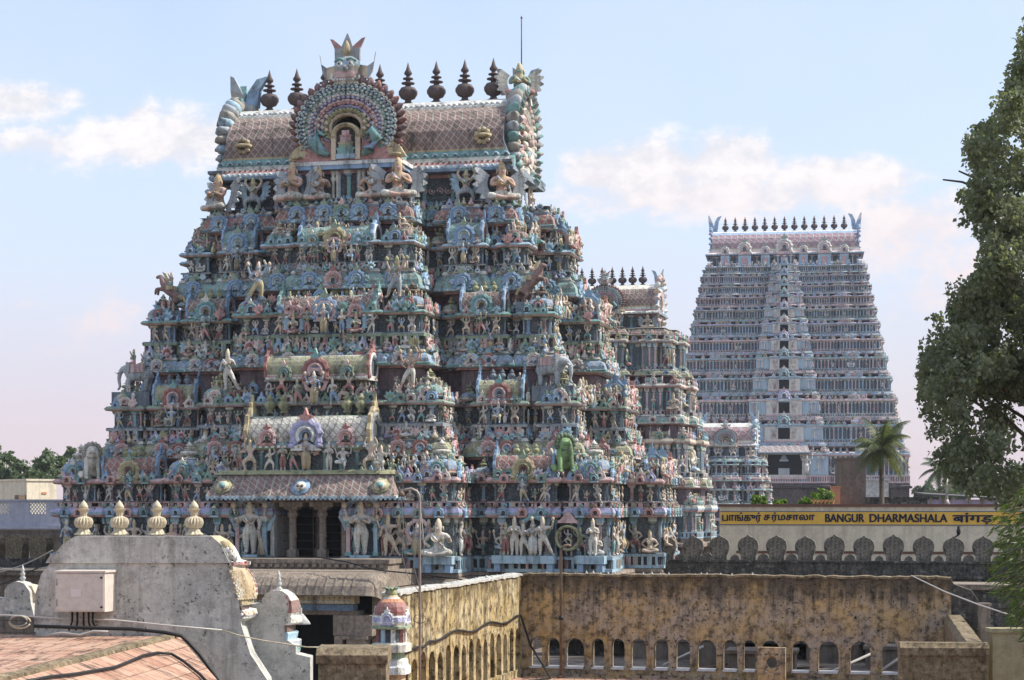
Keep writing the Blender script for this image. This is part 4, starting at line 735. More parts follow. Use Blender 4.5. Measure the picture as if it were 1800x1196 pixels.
    t = T(); mould(t, gp, [(.15,29.0,'blue'),(.2,29.2,'sky'),(.0,29.25,'navy',2),(.0,30.5,'slate'),(.15,30.55,'rose'),(.15,30.75,'dark')])
    for e in edges(gp):
        if e[3][1] < .5:
            for x,y in slots(e,1.5,.1): t.put(pilaster(1,1), xf(x+e[3][0]*.02,y+e[3][1]*.02,29.22,rz_of(e[3]),.2,1.2,1.5), {'A':rnd.choice(['pink','sky','teal']),'B':'blue','C':'cream'})
    for e_ in ((4.4,-3.05,1.55),(-4.4,-3.05,1.55)):                          # painted scroll friezes between the figures
        for i in range(7):
            x = e_[0]-1.4+i*.46; t.arc(x,29.85,.12,.19,e_[1]-.1,e_[1]+.05,-60 if i%2 else 120,200 if i%2 else 380,10,'pink'); t.put(BEAD,xf(x,e_[1]-.05,29.85,0,.13),{'A':'cream'})
    t.box(-.62,-5.75,29.2,-.46,-5.4,30.7,'sky'); t.box(.46,-5.75,29.2,.62,-5.4,30.7,'sky'); t.box(-.45,-5.68,29.15,.45,-5.5,30.7,'dark')
    for sx in (-1,1):
        for o in (.62,.86): t.lathe([(.1,0),(.08,.1),(.08,.9),(.14,1.),(.14,1.1),(.09,1.2),(.16,1.5)],8,'cream',at=(sx*o,-5.78,29.2))
    t.obj('neck', MAIN, root)
    for sx in (-1,1):
        put_fig(st, SITTER, 8, sx*1.5, -6.2, 29.0, sx*.1, 1.95); put_fig(st, GARUDA, 8, sx*2.95, -6.3, 28.9, sx*.35, 2.3); put_fig(st, GARUDA, 8, sx*8.1, -4.1, 28.9, sx*.5, 2.25); put_fig(st, ATLAS, 9, sx*6.1, -4.0, 28.85, 0, 2.1); put_fig(st, ATLAS, 0, 8.3, sx*2.0, 28.9, PI/2, 1.8)
    t = T(); e = 8.3
    vault(t, e, [(3.5,30.7,'slate',0,8.3),(4.0,30.75,'blue',0,8.7),(4.08,30.9,'sky',0,8.75),(3.95,31.1,'rose',0,8.65),(3.8,31.22,'cream',0,8.5),(3.55,31.55,'teal',0,8.35),(3.4,31.95,'gold',0,8.2),(3.42,32.05,'rust',1,8.1),(3.42,32.5,'rust',1,8.),(3.3,33.1,'rust',1,8.),(2.95,33.75,'rust',1,8.),(2.35,34.3,'rust',1,8.),(1.65,34.62,'cream',0,8.),(1.6,34.75,'white',0,8.),(1.2,35.1,'cream',0,8.),(.7,35.25,'sand',0,8.),(.0,35.3,'sand',0,8.)])
    for i in range(56):
        x = -8.5+i*17/55
        for sg in (-1,1): t.put(BEAD, xf(x, sg*4.02, 31.0, 0, .2, .2, .17), {'A':'white'})
        t.put(BEAD, xf(x,-1.5,34.88,0,.26,.16,.16),{'A':'white'})
        t.box(x-.06,-3.86,31.2,x+.06,-3.78,31.3,'red')
    for i in range(30):
        x = -8.2+i*16.4/29; t.arc(x,31.62,.1,.2,-3.62,-3.45,0,180,6,'sky')
    for sx in (-1,1):
        t.lathe([(0,-.1),(.5,-.05),(.5,.08),(0,.2)],12,'gold',at=(sx*6.9,-3.45,32.7),flute=-.1)
        for k in range(9): t.put(BEAD, xf(sx*6.9+.35*math.cos(k*.7),-3.55,32.7+.35*math.sin(k*.7),0,.28),{'A':'gold'})
    # cross vault behind the great gable
    r = 2.2; n = 14; A = [(r*math.cos(PI*i/n), -5.7, 33.2+r*math.sin(PI*i/n)*1.02) for i in range(n+1)]; A = [(r,-5.7,31.9)]+A+[(-r,-5.7,31.9)]; B = [(x,-1.2,z) for x,y,z in A]
    t.loft([A,B],'rust',1,closed=False,caps=False)
    for z0,z1,w,c in ((30.72,30.95,3.0,'blue'),(30.95,31.15,3.1,'white'),(31.15,31.35,2.85,'rose'),(31.35,31.7,2.65,'teal'),(31.7,31.95,2.5,'gold')): t.box(-w,-6.25+.12*(3.1-w)*3,z0+.002,w,-3.3,z1,c)
    t.obj('roof', MAIN, root)
    big_gable(root, -6.0, 33.3, 2.95, 1., MAIN)
    mf = monster_face(root, 0, 0, 0, .9, ['painted_stucco']); mf.location = (0,-5.9,35.2); mf.scale = (1.28,1.1,1.34)
    for sx in (-1,1):
        g_ = T().put(GABLE, xf(sx*8.2,0,31.0,sx*PI/2,2.75,1.6,2.55), {'A':'teal','B':'cream','C':'pink'}); f_ = T(); flames(f_,0,33.0,2.4,27,-52,232,.55,-.5,.35,['grey','teal','stone'] if sx>0 else ['grey','sky','stone']); g_.put(f_, xf(sx*8.2,0,0,sx*PI/2))
        for k in range(26):
            a = R(-45+270*k/25); g_.put(BEAD, xf(sx*8.5,2.05*math.cos(a),32.95+2.05*math.sin(a),0,.36),{'A':['white','sand','pink'][k%3]})
        for k in range(30): g_.put(BEAD, xf(sx*8.5,rnd.uniform(-1.4,1.4),32.2+rnd.uniform(-.6,1.6),0,rnd.uniform(.3,.6)),{'A':rnd.choice(['skin','cream','pink','sky','green','red'])})
        for w_ in (-1,1): g_.loft([[(sx*7.9,w_*2.2,31.6),(sx*8.5,w_*2.2,31.6),(sx*8.5,w_*2.2,32.2),(sx*7.9,w_*2.2,32.2)],[(sx*7.9,w_*3.3,30.9),(sx*8.6,w_*3.3,30.9),(sx*8.6,w_*3.3,31.4),(sx*7.9,w_*3.3,31.4)],[(sx*8.2,w_*4.3,31.1),(sx*8.7,w_*4.3,31.1),(sx*8.7,w_*4.3,31.25),(sx*8.2,w_*4.3,31.25)]],['teal','slate'])
        g_.obj('end_gable', MAIN, root)
        if sx < 0: c_ = T(); crest(c_, 0, 0, 0, 1., sx); c_ = T().put(c_, xf(-8.05,0,34.9,0,1.45,1.9,1.12), {'white':'grey','cream':'stone'}); c_.obj('horn_crest', ['painted_stucco'], root)
        else: put_fig(st, GARUDA, 3, 8.2, -.3, 35.3, .3, 2.0); c_ = T(); crest(c_, 8.3, .3, 35.0, .95, sx); c_.obj('horn_crest', ['painted_stucco'], root)
    finials(root, 9, 1.66, 35.25, 2.5, 'bronze_dark')
    l = T(); l.tube([(8.25,0,37.0),(8.25,0,39.9)],.035,6,'dark'); l.lathe([(0,0),(.08,.05),(0,.2)],6,'dark',at=(8.25,0,39.8)); l.obj('lightning_rod', ['rust_pole'], root)
    # granite storeys under the painted work
    gq = tiers[0]['P']; gq2 = plan(15.0,9.9,[(7.7,2.4),(15.0,0)],[(2.8,1.4),(9.9,0)])
    t = T(); mould(t, gq2, [(.3,0,'A'),(.3,1.2,'A'),(-.1,1.3,'A'),(-.1,7.6,'A'),(.3,7.7,'A'),(.95,7.75,'A'),(1.1,8.0,'A'),(.98,8.5,'A'),(.6,8.9,'A'),(.2,9.05,'A'),(.25,9.1,'A'),(.2,9.26,'A')],True)
    for e in edges(gq2):
        if e[3][1] < .5:
            for x,y in slots(e,.55,.1): t.put(POST, xf(x+e[3][0]*.85,y+e[3][1]*.85,7.98,rz_of(e[3]),.06,.5,.7), {'A':'A'})
            for x,y in slots(e,2.6,.6): t.arc
    for s_ in t.c[:0]: pass
    t.c = ['stone']*len(t.c); t.obj('stone_base', ['granite_carved'], root)
    for p in (st, med, kut, bar, ur, an): p.done(root)
    return root
def pillar_template():
    t = T(); t.box(-.24,-.24,0,.24,.24,.35,'stone'); t.lathe([(.26,.35),(.19,.42),(.19,1.0),(.22,1.03),(.22,1.1),(.19,1.13),(.18,2.0),(.24,2.05),(.27,2.2),(.2,2.32),(.3,2.42)],8,'stone',sm=False); t.box(-.36,-.36,2.42,.36,.36,2.54,'stone'); t.box(-.62,-.3,2.54,.62,.3,2.78,'stone'); return t
def lesser_tower(label, axis, rot, tiers, roof, sc=1., mats=MAIN, seed=3, dense=1., med_lim=100, doors=None, dark_cols=None):
    """one of the farther towers. tiers: dicts with plan and heights; roof: dict"""
    root = thing('temple_tower', label, 'temple tower', axis, -rot, 'painted temple towers'); rnd = random.Random(seed)
    pm = [mats[0]]; st = Pool('statue', pm, 100); med = Pool('medallion', pm, med_lim); kut = Pool('domed_shrine', mats, 100); bar = Pool('barrel_shrine', mats, 100); ur = Pool('urn', pm, 60); an = Pool('crest_leaf', pm, 60)
    for k, t in enumerate(tiers):
        H,D,b,p = t['H'],t['D'],t['b'],t['p']; m_ = t.get('m', (b+H)/2); ms = t.get('ms', (H-b)*.2); c = t.get('c', (H-b)*.22); b2 = t.get('b2', b*.5)
        t['P'] = plan(H,D,[(b2,p+.35*sc),(b,p),(m_-ms,-.35*sc),(m_+ms,.2*sc),(H-c,-.35*sc),(H,0)],[(D*.3,.7*sc),(D,0)])
        E_ = tower_tier(root, t, st, med, kut, bar, ur, sc, mats, 'tier', rnd)
        pl, wt, et = t['pl'], t['wt'], t['et']; wh = wt-pl; hs = t.get('hs', 1.)
        for e in E_:
            a,b_,l,n = e
            if n[1] > .5 or l < .8*sc: continue
            rz = rz_of(n); fr = n[1] < -.5
            if t.get('kb'):
                for i,(x,y) in enumerate(slots(e,1.5*sc,.2*sc)): med.add(KUDUS, KC[rnd.randrange(8)], x+n[0]*.47*sc, y+n[1]*.47*sc, t['kt']-.95*(t['kt']-t['kb']), rz, .9*(t['kt']-t['kb']), front=fr)
            if n[0] < -.5: continue
            ctr = t.get('door') and fr and abs(a[0]+b_[0]) < .1
            for i,(x,y) in enumerate([] if ctr else slots(e,t.get('ssp',1.4)*sc,.25*sc)):
                if rnd.random() < dense: put_fig(st, FIG[rnd.randrange(12)], rnd.randrange(8), x+n[0]*.05, y+n[1]*.05, pl, rz+rnd.uniform(-.3,.3), wh*rnd.uniform(.6,.85), fr)
            if t.get('hara'):
                for i,(x,y) in enumerate(slots(e,1.1*sc,.3*sc)): an.add(ANTE, KC[rnd.randrange(8)], x+n[0]*.1, y+n[1]*.1, et-.05, rz, .75*sc, front=fr)
                if dense > .4:
                    for i,(x,y) in enumerate(slots(e,1.3*sc,.5*sc)): put_fig(st, FIG[rnd.choice([2,3,4,8,6])], rnd.randrange(8), x-n[0]*.25*sc, y-n[1]*.25*sc, et, rz+rnd.uniform(-.5,.5), 1.1*sc*hs, fr)
        if t.get('hara'):
            kh = t.get('kh', c*.45); cm = dict(A=rnd.choice(['blue','red','teal','green']),B=rnd.choice(['pink','sand','sky']),C=rnd.choice(['cream','sky','teal']),D='cream'); kc = KC[rnd.randrange(8)]
            for sx in (-1,1):
                kuta_at(kut, med, kc, sx*(H-kh), -(D-kh), et, kh, 0, cm, hs=hs); kuta_at(kut, med, kc, sx*(b-kh), -(D+p-kh), et, kh, 0, cm, hs=hs)
                kuta_at(kut, med, kc, sx*(H-kh), D-kh, et, kh, 0, cm, faces=((1,0),), hs=hs)
                bar.add(barrel(ms*.8,kh*.7,kh*1.3*hs), dict(A=rnd.choice(['blue','red','teal','olive']),B='teal',C='cream',D='pink',E='sky',F='rose'), sx*m_, -(D-kh*.5), et)
                med.add(KUDU, KC[rnd.randrange(8)], sx*m_, -(D+.3*sc), et, 0, kh*1.4*hs)
        if t.get('panel'):                                          # pale front of the central bay and wings; brighter lighting put into its paint
            q = T(); y = -(D+p+.35*sc); w2 = b2*1.0; q.box(-b,-(D+p)-.12,pl-.1*wh,-w2-.003,-(D+p)+.2,et-.2*wh,'sky'); q.box(w2+.003,-(D+p)-.12,pl-.1*wh,b,-(D+p)+.2,et-.2*wh,'sky'); q.box(-w2,y-.16,pl-.15*wh,w2,y+.2,et+.05,'cream'); q.box(-w2-.1,y-.3,et-.3*wh*.3,w2+.1,y+.2,et+.12,'sky'); q.box(-w2-.1,y-.3,pl-.25*wh,w2+.1,y+.2,pl-.12*wh,'pink')
            for sx in (-1,1):
                for i_,f_ in enumerate((.62,.86)): q.put(pilaster(1,1), xf(sx*(w2+(b-w2)*f_*.9),-(D+p)-.2,pl,0,.22*sc,1.3,wh), {'A':['cream','pink'][i_],'B':'sky','C':'cream'})
            q.obj('bay_front', mats, root)
        if t.get('door'):
            w, h = t['door']; y = -(D+p+.35*sc)
            d = T(); d.box(-w-.25*sc,y-.3*sc,pl,-w,y+.3,pl+h,'cream'); d.box(w,y-.25*sc,pl,w+.25*sc,y+.3,pl+h,'cream'); d.box(-w-.4*sc,y-.35*sc,pl+h,w+.4*sc,y+.3,pl+h+.22*sc,'sky'); d.obj('doorway', pm, root); d = T(); d.box(-w,y-.2*sc,pl,w,y+.25,pl+h,'A'); d.obj('painted_opening', ['dark_recess'], root)  # solid black box; the opening's shade is put into its colour
            for sx in (-1,1): put_fig(st, FIG[rnd.choice([3,9,1])], rnd.choice([0,4,1]), sx*(w+.75*sc), y-.25*sc, pl, 0, h*.98)
            if t.get('canopy'):
                cw = w*1.3; q = T(); q.loft([[(-cw,y+.5,pl+h+1.5),(cw,y+.5,pl+h+1.5),(cw,y-.4,pl+h+1.5),(-cw,y-.4,pl+h+1.5)],[(-cw*1.1,y+.5,pl+h+.3),(cw*1.1,y+.5,pl+h+.3),(cw*1.1,y-2.2,pl+h+.2),(-cw*1.1,y-2.2,pl+h+.2)],[(-cw*1.1,y+.5,pl+h+.05),(cw*1.1,y+.5,pl+h+.05),(cw*1.1,y-2.2,pl+h),(-cw*1.1,y-2.2,pl+h)]],['rust','sky'],[1,0]); q.obj('door_canopy', mats, root)
                q = T(); q.box(-1.1,y-.25,pl,1.1,y-.1,pl+h*.3,'grey'); q.box(-.9,y-.25,pl+h*.62,.9,y-.1,pl+h*.7,'grey'); q.prism([(-.7,pl+h*.7),(.7,pl+h*.7),(.45,pl+h*.85),(0,pl+h*.95),(-.45,pl+h*.85)],y-.25,y-.1,'slate')
                for s_ in (-.8,-.25,.25,.8): q.box(s_-.1,y-.22,pl+h*.3,s_+.1,y-.12,pl+h*.62,'white')
                q.obj('door_pavilion', pm, root)
            else: med.add(KUDU, KC[rnd.choice([0,3,4,7])], 0, y-.35*sc, pl+h+.2*sc, 0, w*2.2)
    r = roof; z = r['z0']; L = r['L']; d = r['d']; hn = r['hn']; hr = r['hr']
    t = T(); gp = plan(L*.97,d*.85,[(r['nb'],r['np']*.8),(L*.97,0)],[(d*.3,.1),(d*.85,0)])
    mould(t, gp, [(.15*sc,z,'blue'),(.2*sc,z+.12*hn,'sky'),(.0,z+.14*hn,'navy',2),(0,z+.9*hn,'rose'),(.15*sc,z+hn,'dark')])
    for e in edges(gp):
        if e[3][1] < .5:
            for x,y in slots(e,1.2*sc,.1): t.put(pilaster(1,1), xf(x,y,z+.13*hn,rz_of(e[3]),.2*sc,1.2*sc,hn*.85), {'A':rnd.choice(['pink','sky','teal','cream']),'B':'blue','C':'cream'})
    yy = -(d*.85+r['np']*.8); t.box(-r['dw'],yy-.06*sc,z+.1*hn,r['dw'],yy+.1,z+hn,'dark'); t.obj('neck', mats, root)
    for x in r.get('sit', []):
        for sx in (-1,1): put_fig(st, rnd.choice([SITTER,GARUDA,ATLAS]), 0, sx*x, -(d*.85+.5*sc+(r['np']*.8 if x < r['nb'] else 0)), z+.02, 0, hn*1.05)
    z += hn; ec, lc = r['cols']
    t = T(); vault(t, L, [(d*1.0,z,'slate',0,L*1.03),(d*1.14,z+.02*hr,ec,0,L*1.07),(d*1.15,z+.07*hr,'white',0,L*1.07),(d*1.08,z+.11*hr,'rose',0,L*1.04),(d*1.02,z+.16*hr,'cream',0,L*1.02),(d*.98,z+.24*hr,'gold',0,L),(d*.98,z+.28*hr,lc,1,L*.98),(d*.96,z+.48*hr,lc,1,L*.98),(d*.86,z+.66*hr,lc,1,L*.98),(d*.66,z+.82*hr,ec,0,L*.98),(d*.45,z+.92*hr,'cream',0,L*.98),(d*.25,z+.985*hr,'sky',0,L*.98),(0,z+hr,'sand',0,L*.98)])
    for i in range(int(L*2/(.5*sc))): t.put(BEAD, xf(-L+i*.5*sc,-d*1.15,z+.05*hr,0,.26*sc), {'A':'white'})
    t.obj('roof', mats, root)
    if r.get('big'): big_gable(root, -(d+r['np']), z+r['big']*.78, r['big'], sc*.9, mats); t = T(); q = r['big']; t.loft([[(q*.75*math.cos(PI*i/12),-(d+r['np'])+.1,z+q*.8+q*.75*math.sin(PI*i/12)) for i in range(13)],[(q*.75*math.cos(PI*i/12),-d*.3,z+q*.8+q*.75*math.sin(PI*i/12)) for i in range(13)]],lc,1,closed=False,caps=False); t.box(-q*.9,-(d+r['np'])-.2,z+.01,q*.9,-d*.8,z+.14*hr,ec); t.obj('gable_vault', mats, root); monster_face(root, 0, -(d+r['np'])+.1, z+q*1.6, q*.34, pm)
    for x, s_ in r.get('nasi', []):
        for sx in ((-1,1) if x else (1,)):
            med.add(KUDU, KC[r.get('nk',3)], sx*x, -(d*1.12), z+.02*hr, 0, s_)
            w_ = T(); w_.box(sx*x-s_*.45,-d*1.14,z-hn,sx*x+s_*.45,-d*.6,z+.02,'sky'); w_.box(sx*x-s_*.2,-d*1.17,z-hn,sx*x+s_*.2,-d*1.1,z-.2*hn,'rose'); w_.obj('dormer', pm, root)
    for sx in (-1,1):
        g_ = T().put(GABLE, xf(sx*L,0,z,sx*PI/2,d*1.0,.7*sc,hr*.55), {'A':'blue','B':'cream','C':'pink'}); f_ = T(); flames(f_,0,z+hr*.42,d*.85,17,-50,230,.4*sc,-.25*sc,.3*sc,r.get('fl',['white','sky','teal'])); g_.put(f_, xf(sx*L,0,0,sx*PI/2)); g_.obj('end_gable', mats, root)
        c_ = T(); crest(c_, 0, 0, 0, 1., sx); c_ = T().put(c_, xf(sx*L*.97,0,z+hr*.93,0,sx*-r['cr'],r['cr'],r['cr']), {'white':r.get('cc','sky'),'cream':r.get('cc','sky'),'grey':'white'}); c_.obj('horn_crest', pm, root)
    finials(root, r['n'], r['sp'], z+hr*.985, r['fh'], 'bronze_dark')
    b0 = tiers[0]; q = b0['P']; t = T(); mould(t, q, [(.4*sc,0,'stone'),(.4*sc,1.,'stone'),(.0,1.2,'stone'),(.0,b0['z0']-.9*sc,'stone'),(.5*sc,b0['z0']-.8*sc,'stone'),(.5*sc,b0['z0']-.5*sc,'stone'),(.1*sc,b0['z0']-.3*sc,'stone'),(.1*sc,b0['z0']-.003,'stone')],True); t.obj('stone_base', [r.get('stone','granite_carved')], root)
    for p_ in (st,med,kut,bar,ur,an): p_.done(root)
    return root
def mid_tower():
    ts = [dict(H=9.1,D=6.8,z0=9.6,pl=10.2,wt=12.0,et=12.7,hara=1,cols=('green','sky','cream')),
          dict(H=8.3,D=6.0,z0=12.7,kb=14.3,kt=15.3,pl=15.8,wt=18.4,et=18.9,hara=1,cols=('olive','cream','sand')),
          dict(H=7.3,D=5.2,z0=18.9,kb=20.3,kt=21.2,pl=21.6,wt=23.7,et=24.1,hara=1,cols=('teal','pink','cream'),door=(.5,1.8)),
          dict(H=6.5,D=4.4,z0=24.1,kb=24.9,kt=25.5,pl=25.8,wt=28.0,et=28.35,hara=1,cols=('olive','sky','sand'),door=(.5,1.8),hs=.75),
          dict(H=5.6,D=3.8,z0=28.35,kb=28.75,kt=29.3,pl=29.4,wt=29.45,et=29.5,cols=('red','cream','sand'))]
    for t in ts: t.update(b=t['H']*.34, p=1.5, ssp=1.0, pil=.6, wall='slate')
    lesser_tower('middle-sized cream and pink temple tower rising just behind the right flank of the biggest one', Vector((9.75,188,0)), TH, ts, dict(z0=29.5,hn=1.4,hr=3.1,L=4.7,d=2.6,nb=1.4,np=1.4,dw=.42,cols=('cream','rust'),big=1.75,n=7,sp=1.0,fh=1.95,cr=.75,cc='slate',sit=[1.1,3.9],fl=['sand','pink','white']), 1., MAIN, 11, .55)
def low_tower():
    ts = [dict(H=5.4,D=4.2,z0=8.3,pl=8.9,wt=10.6,et=11.0,hara=1,cols=('blue','sky','pink')),
          dict(H=4.9,D=3.7,z0=11.0,kb=12.2,kt=13.0,pl=13.3,wt=14.6,et=14.9,hara=1,cols=('blue','green','teal')),
          dict(H=4.3,D=3.2,z0=14.9,kb=15.9,kt=16.7,pl=17.0,wt=18.0,et=18.2,hara=1,cols=('red','sky','teal')),
          dict(H=3.8,D=2.7,z0=18.2,kb=18.5,kt=19.0,pl=19.05,wt=19.1,et=19.15,cols=('teal','cream','sky'))]
    for t in ts: t.update(b=t['H']*.36, p=1.3, ssp=.8, pil=.8)
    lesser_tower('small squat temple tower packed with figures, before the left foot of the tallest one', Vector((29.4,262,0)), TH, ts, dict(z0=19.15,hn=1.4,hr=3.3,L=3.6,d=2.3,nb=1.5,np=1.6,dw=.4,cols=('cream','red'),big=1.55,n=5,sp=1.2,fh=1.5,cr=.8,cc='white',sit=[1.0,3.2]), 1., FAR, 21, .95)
def tall_tower():
    zb_ = [17.2,24.3,29.6,34.8,39.2,43.3,47.0,50.3,53.3,55.9,58.1,60.3,62.3]; ts = []
    pal = [('rose','pink','sky'),('blue','sky','teal'),('rose','cream','pink'),('blue','teal','sky'),('rose','sky','teal'),('blue','pink','pink'),('blue','sky','lav'),('teal','green','sky'),('rose','pink','lav'),('blue','sky','pink'),('blue','lav','sky'),('teal','sky','sky')]
    for i in range(12):
        a, b = zb_[i], zb_[i+1]; h = b-a; f = (a-17.2)/45.; q = .5+.5*(1-f)
        t = dict(H=24.6-8.9*f, D=15-8*f, b=8.8-6.4*f, p=2.2-.6*f, m=16.2-5.7*f, ms=2.5-1.*f, c=3.4-1.4*f, b2=4.4-3.1*f, z0=a, pl=a+.34*h, wt=a+.78*h, et=a+.9*h, cols=pal[i], hara=1, pil=.62*(.6+.7*(1-f)), ssp=2.4, panel=1, wall=lin((58,72,96)), kh=.85-.35*f, hs=.9, door=(1.3-.72*f, .44*h*.95))
        if i: t['kb'] = a+.06*h; t['kt'] = a+.22*h
        ts.append(t)
    ts[0]['door'] = (3.6, 4.3); ts[0]['canopy'] = 1; ts[0]['pl'] = 18.9; ts[0]['wt'] = 22.6; ts[0]['et']=23.3
    ax = P(1379, 890, 405); ax.z = 0
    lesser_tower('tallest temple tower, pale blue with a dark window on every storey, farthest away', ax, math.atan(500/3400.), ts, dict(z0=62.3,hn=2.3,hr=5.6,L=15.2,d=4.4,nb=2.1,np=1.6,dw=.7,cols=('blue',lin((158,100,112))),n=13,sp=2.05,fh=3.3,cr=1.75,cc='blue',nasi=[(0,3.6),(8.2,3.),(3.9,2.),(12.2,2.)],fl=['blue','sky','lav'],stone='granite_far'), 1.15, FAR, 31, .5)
# ---------------------------------------------------------------- walls, terraces and things in the foreground
def pxz(pts, Y, Y0=None): return [((x-900)/F*Y, CZ+(890-y)/F*Y) for x, y in pts]
def dirbox(t, a, b, z0, z1, th, c='A', m=0):
    """upright slab from a to b (xy), thickness th to the left of a->b"""
    a = Vector((a[0],a[1],0)); b = Vector((b[0],b[1],0)); d = (b-a).normalized(); n = Vector((-d.y,d.x,0))*th
    r = lambda z: [(p.x,p.y,z) for p in (a,b,b+n,a+n)]
    return t.loft([r(z0), r(z1)], c, m)
def hit(x, o, d):
    """point of the line o + s d (plan) that the viewing ray of column x meets"""
    k = (x-900)/F; s = (k*o.y-o.x)/(d.x-k*d.y); return o+d*s
corner = P(917, 890, 40); corner.z = 0
def arch_wall(name, label, o, d, L, zt, zs, z0, openings, th, mat, parent=None, seed=1, slope=0.):
    """wall from o along d; openings [(s centre, half-width, arch top z)] stand on the sill zs; top at zt"""
    rnd = random.Random(seed); n = Vector((-d.y, d.x, 0)); root = thing(name, label, 'wall', (o.x, o.y, 0), math.atan2(d.y, d.x))
    out = [(0, zs)]
    for s, w, top in openings:
        out.append((s-w, zs)); sp = top-w*1.15
        for i in range(9):
            a = PI-PI*i/8; out.append((s+w*math.cos(a), sp+w*1.15*math.sin(a)))
        out.append((s+w, zs))
    out.append((L, zs)); k = int(L/.35); tops = []
    for i in range(k+1): s = L-L*i/k; tops.append((s, zt+rnd.uniform(-.02,.02)+slope*s))
    out += tops
    t = T().prism(out, 0, th, 'A'); t.loft([[(0,-.04,z0),(L,-.04,z0),(L,th,z0),(0,th,z0)],[(0,-.04,zs),(L,-.04,zs),(L,th,zs),(0,th,zs)]],'A')
    t.obj('wall_body', [mat], root)
    return root, rnd
wt_z = CZ-122/F*40; ws_z = CZ-284/F*40; fl_z = CZ-297/F*40
def ochre_walls():
    # shaded wall facing the viewer
    cs = [(942,11),(972,12),(1010,17),(1051,11),(1086,12),(1122,14),(1162,13),(1200,13),(1242,17),(1283,13),(1317,11),(1354,17),(1407,16),(1456,18),(1512,18),(1568,18)]
    end = hit(1672, corner, WV); L = (end-corner).length; op = []
    for x, w in cs:
        p = hit(x, corner, WV); s = (p-corner).length; op.append((s, w/F*p.y, CZ-(1121+(x-942)*.012-890)/F*p.y))
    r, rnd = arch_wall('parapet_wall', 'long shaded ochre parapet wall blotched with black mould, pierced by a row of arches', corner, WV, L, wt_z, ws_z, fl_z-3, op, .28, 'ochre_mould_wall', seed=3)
    t = T(); k = 60; a = [(L*i/k, -.03, wt_z+.005+rnd.uniform(-.012,.02)) for i in range(k+1)]
    t.loft([[(x,-.03,z-.015),(x,-.03,z+.03),(x,.12,z+.045),(x,.3,z+.03),(x,.3,z-.015)] for x,_,z in a],'A'); t.obj('coping', ['coping_brown'], r)
    me = T().lathe([(.035,0),(.05,.03),(.03,.06),(.012,.1),(0,.12)],7,'A').mesh('coping_knob', ['white_patchy'])
    for x in (947,960,1010,1030,1042,1055,1068,1080,1095,1130,1145,1160,1175,1222,1232,1242,1254,1266,1286,1322): 
        p = hit(x, corner, WV); link('coping_knob', me, r, ((p-corner).length, .06, wt_z+.03), rnd.random(), rnd.uniform(.35,.75))
    sm = T().box(-.5,-.07,0,.5,.3,.035,'A').mesh('sill', ['white_paint'])
    for s, w, top in op: link('sill', sm, r, (s, 0, ws_z+.004), 0, (w*1.9,1,1))
    b = T()
    for i in range(int(L/.42)): b.box(i*.42+.02,-.16,fl_z-.1,i*.42+.40,-.045,ws_z-.1,'A')
    b.obj('brick_course', ['ochre_mould_wall'], r)
    # broken curved end of the wall, behind the low wall
    t = T(); t.prism([(L,fl_z-1),(L+.5,fl_z-1),(L+.5,wt_z-.62),(L+.52,wt_z-.42),(L+.38,wt_z-.22),(L+.05,wt_z-.1),(L,wt_z-.02)],.0,.3,'A'); t.obj('broken_end', ['black_lichen_wall'], r)
    # sunlit wall running towards the viewer
    dv = -DV; Lw = 8.9; op = []; o2 = corner-DV*.0
    for i in range(16):
        s = .36+i*.545; op.append((s, .17 if i % 3 else .2, ws_z+.84+.05*math.sin(i*2.1)))
    o3 = o2-WV*.003
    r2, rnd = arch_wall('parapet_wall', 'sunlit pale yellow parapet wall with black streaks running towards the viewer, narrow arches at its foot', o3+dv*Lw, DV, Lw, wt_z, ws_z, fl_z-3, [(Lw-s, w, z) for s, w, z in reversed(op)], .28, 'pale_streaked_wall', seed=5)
    a = [(Lw*i/44, 0, wt_z+.005+rnd.uniform(-.01,.02)) for i in range(45)]
    t = T(); t.loft([[(x,-.03,z-.015),(x,-.03,z+.03),(x,.12,z+.045),(x,.3,z+.03),(x,.3,z-.015)] for x,_,z in a],'A'); t.obj('coping', ['grey_limewash'], r2)
    me2 = T().lathe([(.05,0),(.06,.03),(.04,.06),(0,.08)],7,'A').mesh('coping_knob', ['white_patchy'])
    for i in range(20): link('coping_knob', me2, r2, (.3+i*.43, .1, wt_z+.03), rnd.random(), rnd.uniform(.4,.8))
    # cable along the sunlit wall, dropping in the corner
    pts = []
    for i in range(24):
        s = Lw-.25-(Lw-.5)*i/23; p = corner-DV*s+WV*.035; pts.append((p.x,p.y,CZ-2.28+.05*math.sin(i*.9)-(.12 if i<4 else 0)))
    for q,z in (((.25,-.3),9.75),((.55,-.55),9.4),((.8,-.9),fl_z+.03),((.5,-1.6),fl_z+.03),((.0,-2.4),fl_z+.03)): p = corner+WV*q[0]+DV*q[1]; pts.append((p.x,p.y,z))
    tag(T().tube(pts,.022,6,'A').obj('cable',['black_rubber']),'black cable sagging along the sunlit yellow wall and dropping into the corner','cable')
    # terrace floor between the walls
    t = T(); q = [corner-DV*14, corner-DV*14+WV*9.2, corner+WV*9.2, corner]
    t.loft([[(p.x,p.y,fl_z-.4) for p in q],[(p.x,p.y,fl_z) for p in q]],'A'); struct(t.obj('terrace_floor',['terracotta_tiles']))
    # small pierced block at the foot of the wall
    p = hit(1356, corner-DV*.9, WV); t = T()
    ring = lambda r,y: [(r*math.cos(2*PI*i/16),y,.42+r*math.sin(2*PI*i/16)) for i in range(16)]
